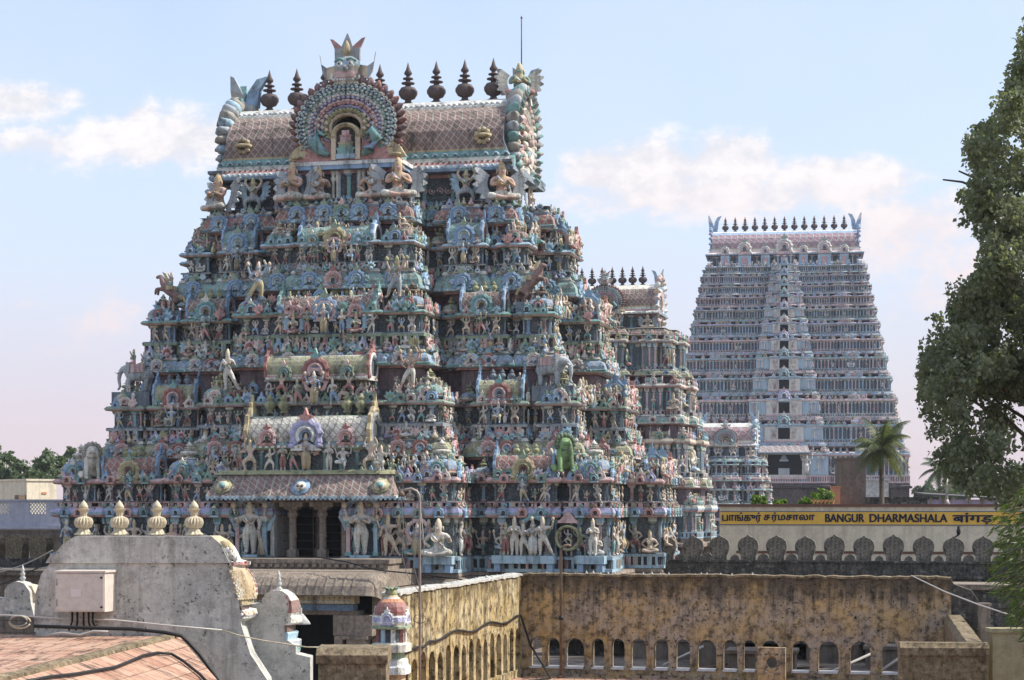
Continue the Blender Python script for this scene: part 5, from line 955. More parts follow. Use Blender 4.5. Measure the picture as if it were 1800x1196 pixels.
    t.loft([[(-.27,0,0),(.27,0,0),(.27,.16,0),(-.27,.16,0)],[(-.27,0,.22),(.27,0,.22),(.27,.16,.22),(-.27,.16,.22)]],'A'); t.box(-.27,0,.221,-.13,.16,.6,'A'); t.box(.13,0,.221,.27,.16,.6,'A'); t.box(-.27,0,.601,.27,.16,.72,'A'); t.arc(0,.42,.11,.19,.02,.14,0,360,16,'A')
    o = t.obj('pierced_block',['ochre_mould_wall'],None,(p.x,p.y,fl_z),-TH); tag(o,'square stone block with a round hole standing at the foot of the shaded arched wall','stone block')
    # low wall at the right, two arms
    a = P(1582,1130,31); b = P(1732,1130,31); zt = a.z; o = Vector((a.x,a.y,0)); L = b.x-a.x
    r = thing('low_wall','low brown wall with rounded coping turning a corner, below the right end of the arched wall','wall',(a.x,a.y,0),-TH*.35)
    t = T(); t.box(0,0,zt-2.2,L,.3,zt-.2,'A'); t.loft([[(x,-.04,zt-.2),(x,-.04,zt-.08),(x,.04,zt),(x,.26,zt),(x,.34,zt-.08),(x,.34,zt-.2)] for x in (0,L+.04)],'A'); t.obj('front_arm',['coping_brown'],r)
    c = P(1672,1074,39.3); c2 = Vector((c.x-a.x,c.y-a.y,c.z)); k = Matrix.Rotation(TH*.35,3,'Z'); c2 = k@Vector((c2.x,c2.y,0)); z2 = c.z
    t = T(); n = 14
    for part in range(1):
        R_ = []
        for i in range(n+1):
            f = i/n; x = (L-.15)*(1-f)+c2.x*f; y = .345*(1-f)+c2.y*f; z = zt*(1-f)+z2*f; z += .012*math.sin(i*2.3)
            R_.append([(x-.2,y,zt-2.2),(x-.2,y,z-.1),(x-.12,y,z),(x+.12,y,z),(x+.2,y,z-.1),(x+.2,y,zt-2.2)])
        t.loft(R_,'A')
    t.obj('side_arm',['coping_brown'],r)
def merlon_mesh():
    o = [(-.36,0),(.36,0),(.36,.28),(.42,.30),(.42,.34),(.49,.55),(.52,.78),(.46,1.0),(.32,1.15),(.12,1.23),(.0,1.34),(-.12,1.23),(-.32,1.15),(-.46,1.0),(-.52,.78),(-.49,.55),(-.42,.34),(-.42,.30),(-.36,.28)]
    t = T(); t.prism(o,-.16,.16,'A'); i_ = [(x*.82,.1+z*.86) for x,z in o]; t.prism(i_,-.19,-.1,'A'); return t.mesh('merlon',['lichen_merlon'])
def battlements():
    mm = merlon_mesh(); o = P(1150,890,104); o.z = 0
    z1 = CZ-(985-890)/F*103.; zt = z1
    r = thing('battlement_wall','black lichen covered wall with a row of round-headed merlons, between the biggest tower and the trees','wall',(o.x,o.y,0),-TH)
    e = hit(1990,o,WV); L = (e-o).length
    t = T(); t.box(-2,0,0,L,.8,zt-.9,'A'); t.box(-2,-.12,zt-.9,L,.92,zt-.75,'A'); t.box(-2,.0,zt-.75,L,.8,zt-.1,'A'); t.box(-2,-.1,zt-.1,L,.9,zt,'A'); t.obj('wall_body',['black_lichen_wall'],r)
    for x in (1169,1217,1263,1314,1364,1415,1466,1518,1570,1623,1676,1728,1781): link('merlon',mm,r,((hit(x,o,WV)-o).length,.4,zt),random.uniform(-.03,.03),(1.07,1,random.uniform(.97,1.05)))
    bm = T().prism([(-.3,0),(.3,0),(.2,.22),(0,.34),(-.2,.22)],-.12,.12,'A').mesh('coping_stub',['lichen_merlon'])
    for x in (1193,1240,1290,1340,1390,1441,1493,1545,1597,1650,1703,1754): link('coping_stub',bm,r,((hit(x,o,WV)-o).length,.4,zt),0,random.uniform(.8,1.3))
    # stepped bands below, running out to the right
    o2 = o-DV*9; e = hit(1990,o2,WV); b_ = hit(1560,o2,WV); L2 = (e-b_).length
    r = thing('stone_ledge','dark stone wall with a pale ledge on top, low down behind the green bush','wall',(b_.x,b_.y,0),-TH); zl = CZ-(1022-890)/F*o2.y
    t = T(); t.box(0,0,0,L2,3,zl-.25,'A'); t.box(0,-.12,zl-1.1,L2,-.003,zl-.85,'A'); t.box(0,-.1,zl-2.0,L2,-.003,zl-1.8,'A'); t.obj('wall_body',['black_lichen_wall'],r)
    t = T(); t.box(0,-.25,zl-.25,L2,3,zl,'A'); t.obj('ledge',['granite_carved'],r)
    o = P(98,890,110.5); o.z = 0; r = thing('battlement_wall','brown stone wall with round-headed merlons at the left edge, below the lavender building','wall',(o.x,o.y,0),PI-TH); zt = CZ-(982-890)/F*111
    t = T(); t.box(-1,-.8,0,20,0,zt-.5,'A'); t.box(-1,-.9,zt-.5,20,.1,zt,'A'); t.box(-1,.0,zt-2.2,20,.4,zt-1.9,'A'); t.obj('wall_body',['black_lichen_wall'],r)
    mm2 = T().loft([[(x,y,z) for x,z in [(-.42,0),(.42,0),(.46,.5),(.5,.75),(.42,1.05),(.2,1.2),(-.2,1.2),(-.42,1.05),(-.5,.75),(-.46,.5)]] for y in (.4,-.4)],'A').mesh('merlon',['coping_brown'])
    for x in (67,25,-16): link('merlon',mm2,r,((hit(x,o,WV)-o).length,-.4,zt),.0,1.12)
    # lower terrace with stone parapet, left
    o = P(120,890,97); t = T(); zt2 = CZ-(1012-890)/F*97; d = T().box(-30,0,0,0,4,zt2,'A'); d.box(-30,-.3,zt2+.002,.2,4,zt2+.25,'A'); ob = d.obj('stone_terrace',['granite_weathered'],None,(o.x,o.y,0),-TH); tag(ob,'low brown stone terrace at the left edge below the merlon wall','terrace')
def porch():
    o = AX-DV*18.2; o.z = 0; r = thing('stone_porch','stone gateway porch with heavy rounded eave and black opening, below the tower door','porch',(o.x,o.y,0),-TH); zt = 9.5
    t = T(); pr = [(.0,zt),(-.8,zt-.05),(-1.4,zt-.25),(-1.8,zt-.6),(-2.0,zt-1.02),(-1.8,zt-1.06),(-1.4,zt-.8),(.0,zt-.75)]
    t.loft([[(x,y,z) for y,z in pr] for x in (-6.4,5.5)],'A')
    t.loft([[(5.502,y,z) for y,z in pr],[(5.75,y*.93,z-.02) for y,z in pr],[(5.95,y*.75,z-.1) for y,z in pr],[(6.1,y*.5,z-.3) for y,z in pr]],'A')
    for i in range(26):
        x = -6.2+i*.44; t.loft([[(x,y-.03,z+.03) for y,z in pr[1:5]]+[(x,-1.2,zt-.8)],[(x+.07,y-.03,z+.03) for y,z in pr[1:5]]+[(x+.07,-1.2,zt-.8)]],'A')
    t.obj('eave',['granite_carved'],r)
    t = T(); t.box(-6.3,.0,zt-.75,5.9,7,zt+.02,'A'); t.box(-6.3,2.6,zt+.021,5.2,7,zt+.3,'A'); t.box(-6.4,2.5,zt+.301,5.3,7,zt+.52,'A')
    for i in range(30): t.box(-6.2+i*.38,2.44,zt+.12,-6.2+i*.38+.2,2.595,zt+.28,'A')
    t.obj('roof_slab',['granite_carved'],r)
    t = T(); t.box(-6.0,-1.3,zt-1.45,4.75,-.5,zt-1.08,'gold'); t.box(-6,-1.36,zt-1.08,4.75,-.5,zt-1.0,'brown')
    for i in range(42): t.arc(-5.85+i*.25,zt-1.40,.05,.11,-1.36,-1.28,0,180,6,'cream'); t.put(BEAD,xf(-5.72+i*.25,-1.32,zt-1.17,0,.07),{'A':'brown'})
    t.box(-6.0,-1.32,zt-1.78,4.7,-.6,zt-1.48,lin((74,104,130))); t.obj('frieze',['painted_stucco'],r)
    t = T(); t.box(-6,-1.0,zt-1.98,4.8,.2,zt-1.79,'stone'); t.obj('beam',['granite_carved'],r)
    t = T(); t.box(-6,4.0,0,5.2,4.2,zt-.95,'A'); t.box(-6,.3,zt-2.1,5.2,4.2,zt-2.0,'A'); t.obj('interior',['dark_recess'],r)  # black back and ceiling carry the porch's shade as colour
    pm = T(); k=zt-3.1; pm.box(-.45,-.5,0,.45,.5,k,'A'); pm.box(-.6,-.65,k,.6,.65,k+.15,'A'); pm.box(-.32,-.56,0,.32,-.5,k-.5,'A'); pm.box(-1.1,-.5,k+.16,.8,.5,zt-1.99,'A'); pm.box(-1.0,-.62,k-.4,-.62,-.2,k+.15,'A')
    me = pm.mesh('pillar',['granite_carved']); link('pillar',me,r,(4.75,-.6,0)); link('pillar',me,r,(-5.4,-.6,0))
    t = T(); t.box(5.3,-.3,0,6.2,5,zt-.8,'A'); t.obj('side_wall',['granite_carved'],r)
    p = P(530,1088,88); l = T(); l.lathe([(.02,.75),(.02,.5),(.1,.45),(.38,.1),(.42,0),(.36,0)],12,'A'); ob = l.obj('hanging_lamp',['white_patchy'],None,(p.x,p.y,p.z-.25)); tag(ob,'pale bell-shaped lamp hanging in the black gateway opening','lamp')
def grey_shrines():
    """backs of the stucco parapet shrines beside the near terrace, seen from behind"""
    Y = 20.; r = thing('parapet_shrine','big grey limewashed back of a barrel-roofed parapet shrine carrying four ribbed urns','parapet shrine',(0,0,0))
    def slab(name, pts, y0, y1, mat, par=r): t = T().prism([(x,z) for x,z in reversed(pxz(pts,y0))],y0,y1,'A'); return t.obj(name,[mat],par)
    low = [(60,1088),(62,1045),(72,1010),(90,988),(398,988),(412,1020),(420,1058),(424,1100),(440,1150),(470,1196),(478,1260),(60,1260)]
    slab('back_panel', low, Y, Y+.35, 'grey_limewash')
    up = [(80,990),(88,976),(96,974),(112,955),(132,943),(372,943),(388,957),(396,975),(404,990)]
    slab('upper_panel', up, Y-.03, Y+.33, 'grey_limewash')
    # decorated front, seen only at its right end
    t = T(); zz = lambda y: CZ+(890-y)/F*Y; xx = lambda x: (x-900)/F*Y
    prof = [(943,372,376),(952,381,392),(962,391,402),(974,397,409),(986,402,414),(988,404,424),(994,405,432),(996,405,424),(1002,406,426),(1012,409,434),(1024,413,440),(1036,416,443),(1048,419,444),(1054,421,443),(1056,421,437),(1064,423,437),(1066,423,430),(1073,424,430),(1075,424,442),(1082,425,444),(1088,424,440),(1094,420,428)]
    cl = ['gold','gold','white','cream','white','red','cream','sand']+['ochre']*5+['cream','gold','cream','brown','white','sand','white','cream']
    rows = [[(xx(a_)-.03,Y+.02,zz(y)),(xx(a_)+.2*(xx(b_)-xx(a_)),Y+.0,zz(y)),(xx(a_)+.75*(xx(b_)-xx(a_)),Y+.1,zz(y)),(xx(b_),Y+.3,zz(y)),(xx(b_)-.02,Y+.55,zz(y)),(xx(a_)-.1,Y+.55,zz(y))] for y,a_,b_ in prof]
    t.loft(rows, cl); pa = np.array([p_[0] for p_ in prof]); fa = lambda y,k: np.interp(y,pa,[p_[k] for p_ in prof])
    rnd = random.Random(8)
    for i in range(11):                                                       # overlapping roof scales
        y = 1002+i*4.7
        for j in range(7):
            f = (j+.5*(i%2))/6.6; a_,b_ = fa(y,1)+1,fa(y,2); x = xx(a_+(b_-a_)*f); yy = Y+.0+.30*f**1.6-.015; w = .017
            t.loft([[(x-w,yy+.015,zz(y)),(x+w,yy+.015+.01,zz(y)),(x+w*.7,yy+.01,zz(y+4)),(x,yy,zz(y+6.5)),(x-w*.7,yy,zz(y+4))],[(x-w,yy-.006,zz(y)),(x+w,yy+.004,zz(y)),(x+w*.8,yy-.014,zz(y+4)),(x,yy-.02,zz(y+6.5)),(x-w*.8,yy-.02,zz(y+4))]],rnd.choice(['gold','sand','cream']))
    for i in range(7): f=i/6.; x=xx(405+26*f); t.box(x-.009,Y-.02+.3*f**1.6,zz(994.5),x+.009,Y+.05+.3*f**1.6,zz(988.5),['white','red'][i%2])
    for i in range(7): f=i/6.; t.put(BEAD,xf(xx(425+18*f),Y-.01+.3*f**1.6,zz(1081),0,.04),{'A':['white','red'][i%2]}); t.put(BEAD,xf(xx(422+20*f),Y-.01+.3*f**1.6,zz(1054),0,.03),{'A':'gold'})
    for (y,k,c,s_) in ((958,.6,'gold',.11),(968,.5,'white',.10),(966,.9,'sand',.08),(978,.6,'cream',.1),(982,.9,'white',.07)): t.put(BEAD,xf(xx(fa(y,1)+(fa(y,2)-fa(y,1))*k),Y+.05,zz(y),0,s_),{'A':c})
    for i in range(12): y=1000+i*4.2; t.put(BEAD,xf(xx(fa(y,2)),Y+.32,zz(y),0,.035),{'A':['red','pink'][i%2]})
    t.obj('tiled_end',['painted_stucco'],r)
    um = T(); um.lathe([(.20,0),(.22,.02),(.16,.06),(.12,.12),(.11,.15)],24,'A',flute=-.16,sm=False); um.lathe([(.1,.15),(.17,.17),(.205,.24),(.21,.30),(.18,.37),(.11,.40)],36,'A',flute=-.17,sm=False); um.lathe([(.1,.4),(.07,.42),(.085,.5),(.13,.555),(.145,.57),(.09,.58)],24,'A',flute=-.16,sm=False); um.lathe([(.095,.58),(.10,.63),(.06,.70),(.015,.75),(0,.77)],14,'A')
    me = um.mesh('gold_urn',['gold_paint'])
    for x in (147,210,276,341): p = P(x,941,Y+.18); link('gold_urn',me,r,(p.x,p.y,p.z),random.random(),.375/.77*.98)
    # right-hand lower shrine with finial
    r2 = thing('parapet_shrine','narrow grey arched parapet shrine with a ringed white finial, right of the big grey one','parapet shrine',(0,0,0))
    Y2 = 20.6
    slab('back_panel', [(418,1062),(462,1062),(460,1055),(466,1044),(478,1038),(492,1038),(503,1046),(508,1062),(506,1085),(500,1090),(500,1125),(520,1135),(520,1150),(545,1156),(545,1260),(418,1260)], Y2, Y2+.3, 'grey_limewash', r2)
    prof = [(1039,494,500),(1046,503,513),(1056,507,521),(1068,508,525),(1078,507,526),(1084,506,522),(1086,506,528),(1096,503,529),(1099,502,522),(1101,500,516),(1112,500,515),(1114,500,521),(1126,500,518),(1128,502,526),(1136,508,526),(1146,512,524),(1156,515,522)]
    zz2 = lambda y: CZ+(890-y)/F*Y2; xx2 = lambda x: (x-900)/F*Y2; t = T()
    t.loft([[(xx2(a_)-.03,Y2+.02,zz2(y)),(xx2(a_)+.3*(xx2(b_)-xx2(a_)),Y2+.0,zz2(y)),(xx2(b_),Y2+.22,zz2(y)),(xx2(b_)-.02,Y2+.4,zz2(y)),(xx2(a_)-.08,Y2+.4,zz2(y))] for y,a_,b_ in prof],['white','cream','rust','rust','cream','white','cream','white','red','brown','sky','sky','white','grey','teal','grey'])
    for i in range(5):
        y = 1049+i*6
        for j in range(4): f=(j+.5*(i%2))/4; a_=np.interp(y,[1046,1080],[504,508]); b_=np.interp(y,[1046,1056,1068,1080],[513,521,525,526]); x=xx2(a_+(b_-a_)*f); t.box(x-.008,Y2-.02+.22*f,zz2(y+3.4),x+.008,Y2+.03+.22*f,zz2(y-1.2),['red','white'][j%2])
    t.obj('painted_side',['painted_stucco'],r2); p = P(490,1039,Y2+.15)
    fm = T().lathe([(.09,0),(.085,.03),(.05,.06),(.035,.09),(.055,.11),(.06,.14),(.03,.17),(.045,.19),(.05,.22),(.025,.25),(.035,.28),(.03,.31),(0,.40)],12,'A').mesh('finial',['white_patchy'])
    p = P(490,1039,Y2+.15); link('finial',fm,r2,(p.x,p.y,p.z),0,.57)
    # left small one
    r3 = thing('parapet_shrine','small grey round-topped parapet shrine with a ringed finial at the left edge','parapet shrine',(0,0,0)); Y3 = 20.8
    slab('back_panel', [(-60,1052),(8,1052),(8,1038),(14,1028),(28,1022),(42,1026),(52,1040),(54,1060),(60,1084),(-60,1084)], Y3, Y3+.3, 'grey_limewash', r3)
    t = T(); b = pxz([(40,1026),(60,1030),(64,1040),(70,1048),(66,1056),(50,1060)],Y3+.2); t.loft([[(x,Y3+.1,z) for x,z in b],[(x,Y3+.42,z) for x,z in b]],'sand'); t.obj('tiled_end',['painted_stucco'],r3)
    p = P(40,1028,Y3+.15); link('finial',fm,r3,(p.x,p.y,p.z),0,.55)
def box_and_cables():
    Y = 19.75; r = thing('electrical_box','pinkish beige metal cabinet bolted to the big grey shrine back, paper sticker on its door','cabinet',(0,0,0))
    a = P(97,1007,Y); b = P(184,1076,Y); dp = .24
    t = T(); x0,x1,z0,z1 = a.x,b.x,b.z,a.z; t.loft([[(x0,Y,z0),(x1,Y,z0),(x1+.06,Y+dp,z0),(x0+.06,Y+dp,z0)],[(x0,Y,z1),(x1,Y,z1),(x1+.06,Y+dp,z1),(x0+.06,Y+dp,z1)]],'A'); t.obj('case',['box_paint'],r)
    t = T(); t.box(x0+.012,Y-.012,z0+.012,x1-.012,Y-.001,z1-.012,'A'); d = t.obj('door',['box_paint'],r)
    l = T(); a2 = P(125,1035,Y); l.box(a2.x,Y-.0165,a2.z-.085,a2.x+.105,Y-.013,a2.z,'A'); l.obj('sticker',['box_label'],d)
    t = T(); t.loft([[(x0-.01,Y-.02,z1+.001),(x1+.01,Y-.02,z1+.001),(x1+.08,Y+dp,z1+.001),(x0+.05,Y+dp,z1+.001)],[(x0-.01,Y-.02,z1+.018),(x1+.01,Y-.02,z1+.018),(x1+.08,Y+dp,z1+.025),(x0+.05,Y+dp,z1+.025)]],'A'); t.obj('rain_lid',['box_paint'],r)
    h_ = T(); h_.tube([(x0+.02,Y-.014,z0+.06),(x0+.02,Y-.014,z0+.13)],.007,6,'A'); h_.tube([(x0+.02,Y-.014,z1-.13),(x0+.02,Y-.014,z1-.06)],.007,6,'A'); h_.obj('hinges',['wire_grey'],d)
    for z in (z1-.05,z0+.05): k = T(); k.lathe([(.012,0),(.012,.012),(0,.014)],8,'A'); o = k.obj('screw',['black_rubber'],d,(x1-.03,Y-.012,z)); o.rotation_euler=(PI/2,0,0)
    for i,x in enumerate((127,136,147,156,163)): q = P(x,1076,Y+.1); T().tube([(q.x,q.y,q.z+.01),(q.x,q.y,q.z-.1),(q.x+.02*(i-2),q.y+.02,q.z-.19)],.011,6,'A').obj('feed_cable',['black_rubber'],r)
    pts = [P(x,y,19.9) for x,y in ((-20,1080),(55,1084),(110,1088),(200,1090),(300,1100),(390,1108))]
    tag(T().tube(pts,.009,6,'A').obj('conduit_pipe',['pvc_white']),'thin white conduit pipe along the foot of the grey shrine back','pipe')
    pts = [P(x,y,19.8) for x,y in ((390,1108),(420,1117),(460,1126),(500,1132),(540,1138),(560,1138))]
    tag(T().tube(pts,.007,5,'A').obj('wire',['gold_paint']),'thin tan wire hanging from the conduit past the narrow arched shrine','wire')
    # near terrace: flat floor, concrete rib, tiled slope falling to the right
    zf = CZ-228/F*20
    A0 = P(305,1118,19.6); A1 = P(-40,1203,15.0); fo = [(-9,20.2),(-9,13),(A1.x-(A0.x-A1.x)*.4,A1.y-(A0.y-A1.y)*.4),(A0.x+.04,A0.y),(P(318,0,20.1).x,20.2)]
    t = T(); t.loft([[(x,y,zf-.5) for x,y in fo],[(x,y,zf) for x,y in fo]],'A'); struct(t.obj('near_terrace_floor',['terracotta_tiles']))
    A0 = P(305,1118,19.6); A1 = P(-40,1203,15.0)
    d = (A1-A0); n_ = 30; R_=[]; rnd = random.Random(4)
    for i in range(n_+1):
        p = A0+d*(i/n_)*1.25; j = rnd.uniform(-.008,.008); R_.append([(p.x-.09,p.y+.06,p.z-.05),(p.x-.08,p.y+.05,p.z+.02+j),(p.x,p.y,p.z+.035+j),(p.x+.08,p.y-.04,p.z+.02+j),(p.x+.09,p.y-.05,p.z-.06)])
    o = T().loft(R_,'A').obj('ridge_kerb',['coping_brown']); tag(o,'rough concrete ridge strip crossing the red tiled terrace at lower left','kerb')
    e0 = P(318,1122,19.5); e1 = P(440,1262,17.2); c0 = A0+Vector((.06,-.04,0)); c1 = A0+d*1.25+Vector((.06,-.04,0))
    u = (c1-c0).normalized(); w = (e1-e0); w -= u*w.dot(u); nrm = u.cross(w).normalized(); 
    if nrm.z < 0: nrm = -nrm
    Mx = Matrix((u, w.normalized(), nrm)).transposed().to_4x4(); Mx.translation = c0; inv = Mx.inverted()
    q = [inv@v for v in (c0, c1, c1+w*1.5+(c1-c0)*.2, e1, e0)]
    t = T(); t.loft([[(p.x,p.y,-.25) for p in q],[(p.x,p.y,0 if i<2 else p.z*.0) for i,p in enumerate(q)]],'A'); o = t.obj('tiled_slope',['terracotta_tiles']); o.matrix_world = Mx; tag(o,'worn terracotta tiled slope at the bottom left corner','tiled roof')
    pl = lambda x,y: next_on(Mx, x, y)
    pts = [pl(x,y)+nrm*.025 for x,y in ((40,1204),(85,1195),(130,1190),(200,1178),(225,1168),(250,1157),(275,1152),(300,1154),(320,1166),(350,1190),(370,1212))]
    tag(T().tube(pts,.014,7,'A').obj('hose',['black_rubber']),'thick black cable curling over the tiled slope at lower left','cable')
    pts = [P(x,y,19.4) for x,y in ((60,1101),(150,1104),(230,1106),(290,1112),(318,1118),(330,1128),(350,1150),(372,1180),(395,1215))]
    tag(T().tube(pts,.019,7,'A').obj('drain_pipe',['black_rubber']),'black pipe along the back edge of the red terrace, bending down beside the grey shrine','pipe')
    for k,(x,y,rr) in enumerate(((32,1092,.075),(34,1094,.09))):
        q = P(x,y,19.6); pts = [(q.x+rr*math.cos(a)*1.2,q.y+.02*k,q.z+rr*.7*math.sin(a)) for a in np.linspace(0,2*PI*.95,16)]; 
        tag(T().tube(pts,.008,5,'A').obj('wire_coil',[['wire_grey','gold_paint'][k]]),['grey loop of wire lying by the small left parapet shrine','tan loop of wire lying by the small left parapet shrine'][k],'wire coil')
    pts = [(P(x,y,18.9)) for x,y in ((75,1118),(110,1113),(140,1117),(165,1110),(190,1111))]
    tag(T().tube(pts,.014,5,'A').obj('rag',['wire_grey']),'crumpled grey rope lying on the terrace below the cabinet','rope')
    # stubs hiding the courtyard side
    a = P(556,1142,28); b = P(682,1142,28); t = T(); h=a.z; x0,x1=a.x,b.x
    t.box(x0+.03,28,h-2.5,x1-.03,28.8,h-.2,'A'); t.loft([[(x,27.95,h-.2),(x,27.93,h-.08),(x,28.05,h+.02),(x,28.75,h+.02),(x,28.87,h-.08),(x,28.85,h-.2)] for x in (x0,x1)],'A')
    tag(t.obj('stone_block',['coping_brown']),'mouldy brown stone block with a rounded top, between the grey shrine and the red-domed one','stone block')
def next_on(Mx, x, y):
    o = Mx.translation; n = Mx.to_3x3().col[2]; c = Vector((0,0,CZ)); d = P(x,y,1.)-c; return c+d*((o-c).dot(n)/d.dot(n))
def red_shrine():
    Y = 30.; b = P(688,1196,Y); r = thing('miniature_shrine','little red-domed painted shrine topped with a green bud, at the sunlit wall end','shrine',(b.x,Y,0),-.2)
    z = lambda y: CZ+(890-y)/F*Y; w = .235
    t = T(); t.loft([sq(w*k,z(y),5) for k,y in ((.85,1260),(.85,1188),(1.15,1184),(1.15,1172),(1.0,1168),(1.0,1160),(.8,1157),(.8,1148),(1.2,1145),(1.22,1132),(.95,1129))],['ochre','ochre','white','white','white','cream','green','green','cream','cream']); t.obj('pedestal',['painted_stucco'],r)
    t = T(); t.loft([sq(w*.72,z(y),6) for y in (1129,1106)],'navy')
    for i in range(8):
        a = 2*PI*i/8+PI/8; c,s_ = math.cos(a),math.sin(a); q = max(abs(c),abs(s_)); t.box(w*.8*c/q-.03,w*.8*s_/q-.03,z(1129),w*.8*c/q+.03,w*.8*s_/q+.03,z(1106),['white','red','sky'][i%3])
    t.loft([sq(w*k,z(y),5) for k,y in ((.9,1106),(1.2,1104),(1.2,1100),(1.0,1098))],['olive','green','olive']); t.obj('columns',['painted_stucco'],r)
    t = T(); t.loft([sq(w*k,z(y),p) for k,y,p in ((1.05,1099,5),(1.15,1092,5),(1.1,1084,4.5),(.98,1081,4))],['white','lav','white']); t.loft([sq(w*k,z(y),p) for k,y,p in ((1.0,1081,4),(1.05,1074,3.5),(.98,1066,3.2),(.8,1058,2.8),(.55,1052,2.5),(.5,1050,2.2),(.3,1044,2))],['red','red','red','orange','white','gold']); 
    for n in ((0,-1),(1,0),(-1,0)): t.put(KUDU,xf(n[0]*w*1.05,n[1]*w*1.05,z(1098),rz_of(n),.23),dict(A='white',B='lav',C='grey',D='white'))
    t.obj('dome',['painted_stucco'],r)
    t = T(); t.lathe([(.05,0),(.09,.03),(.1,.08),(.06,.13),(.03,.15)],10,'olive',at=(0,0,z(1050)))
    for i in range(9):
        a = 2*PI*i/9; c,s_ = math.cos(a),math.sin(a); q=z(1040); t.tube([(.03*c,.03*s_,q),(.1*c,.1*s_,q+.06),(.15*c,.15*s_,q+.05)],[.02,.018,.004],5,['green','sking'][i%2])
    t.obj('leaf_bud',['painted_stucco'],r)
def poles_and_wires():
    Y = 31.; p0 = P(738,1210,Y); p1 = P(738,880,Y)
    r = thing('lamp_post','tall slim pale pole with bent top and trailing wires before the sunlit wall','lamp post',(p0.x,Y,0))
    T().tube([(0,0,p0.z-1.5),(0,0,p1.z),(-.01,0,p1.z+.08),(-.05,0,p1.z+.15),(-.14,0,p1.z+.19),(-.24,0,p1.z+.17),(-.28,0,p1.z+.13)],.021,8,'A').obj('pole',['pole_paint'],r)
    l = T().lathe([(.06,0),(.05,.06),(.02,.1)],8,'A').obj('lamp_holder',['rust_pole'],r,(-.29,0,p1.z+.06))
    for k,pts in enumerate((((-.3,.0,p1.z+.1),(-.26,0,p1.z-.4),(-.28,0,p1.z-.9),(-.2,.0,p1.z-1.2),(-.02,0,p1.z-1.45)),((-.02,0,p1.z+.0),(-.12,0,p1.z-.3),(-.06,0,p1.z-.75),(-.1,0,p1.z-1.05),(.0,-.03,p1.z-1.4)),((.02,0,p1.z-.2),(.07,0,p1.z-.7),(.05,0,p1.z-1.0)))): T().tube([Vector(q) for q in pts],.006,5,'A').obj('wire',['wire_grey'],r)
    pts = [(.1*math.cos(a),-.03+.02*math.sin(2*a),P(0,1088,Y).z+.07*math.sin(a)) for a in np.linspace(0,2*PI,14)]; T().tube(pts,.006,5,'A').obj('wire_loop',['rust_pole'],r)
    q = hit(986,corner-DV*.5,WV); Y = q.y; zb0 = fl_z; zt = CZ-(968-890)/F*Y
    r = thing('lamp_post','rusty thin pole with a small bent hook on top, before the shaded arched wall','lamp post',(q.x,Y,0))
    T().tube([(0,0,zb0),(0,0,zt),(.02,0,zt+.05),(.08,0,zt+.1),(.15,0,zt+.11),(.2,0,zt+.08)],.028,8,'A').obj('pole',['rust_pole'],r); T().lathe([(.07,0),(.07,.04),(.03,.06)],10,'A').obj('base_plate',['rust_pole'],r,(0,0,zb0)); T().lathe([(.045,0),(.05,.04),(.045,.08)],8,'A').obj('clamp',['black_rubber'],r,(0,0,CZ-(1090-890)/F*Y))
    a = hit(1602,corner+DV*.1,WV); a.z = wt_z+.06; pts=[a,P(1660,1040,36),P(1720,1063,33),P(1790,1086,30.5),P(1900,1125,28)]
    tag(T().tube(pts,.012,6,'A').obj('wire',['pvc_white']),'pale wire slanting down from the top of the shaded arched wall to the right edge','wire')
    for k,(a,b,s_) in enumerate((((-40,988),(96,994),.2),((-40,1040),(90,985),.1),((-30,1012),(92,968),.12))):
        A,B = P(*a,60),P(*b,58); pts=[A.lerp(B,i/10)-Vector((0,0,s_*4*(i/10)*(1-i/10))) for i in range(11)]
        tag(T().tube(pts,.02,5,'A').obj('wire',[['wire_grey','black_rubber','wire_grey'][k]]),['white cable crossing the left edge level with the shrine shoulder','lower black cable slanting up to the left shoulder of the big grey shrine','thin grey cable slanting up behind the left shoulder of the big grey shrine'][k],'wire')
    A,B,C_ = P(620,985,90),P(800,1012,88),P(880,1030,86); tag(T().tube([P(560,980,91),P(610,988,90),P(660,1002,89.5),P(760,1012,89),P(850,1024,88)],.035,5,'A').obj('wire',['black_rubber']),'black cable draped along the stone ledge below the tower statues','wire')
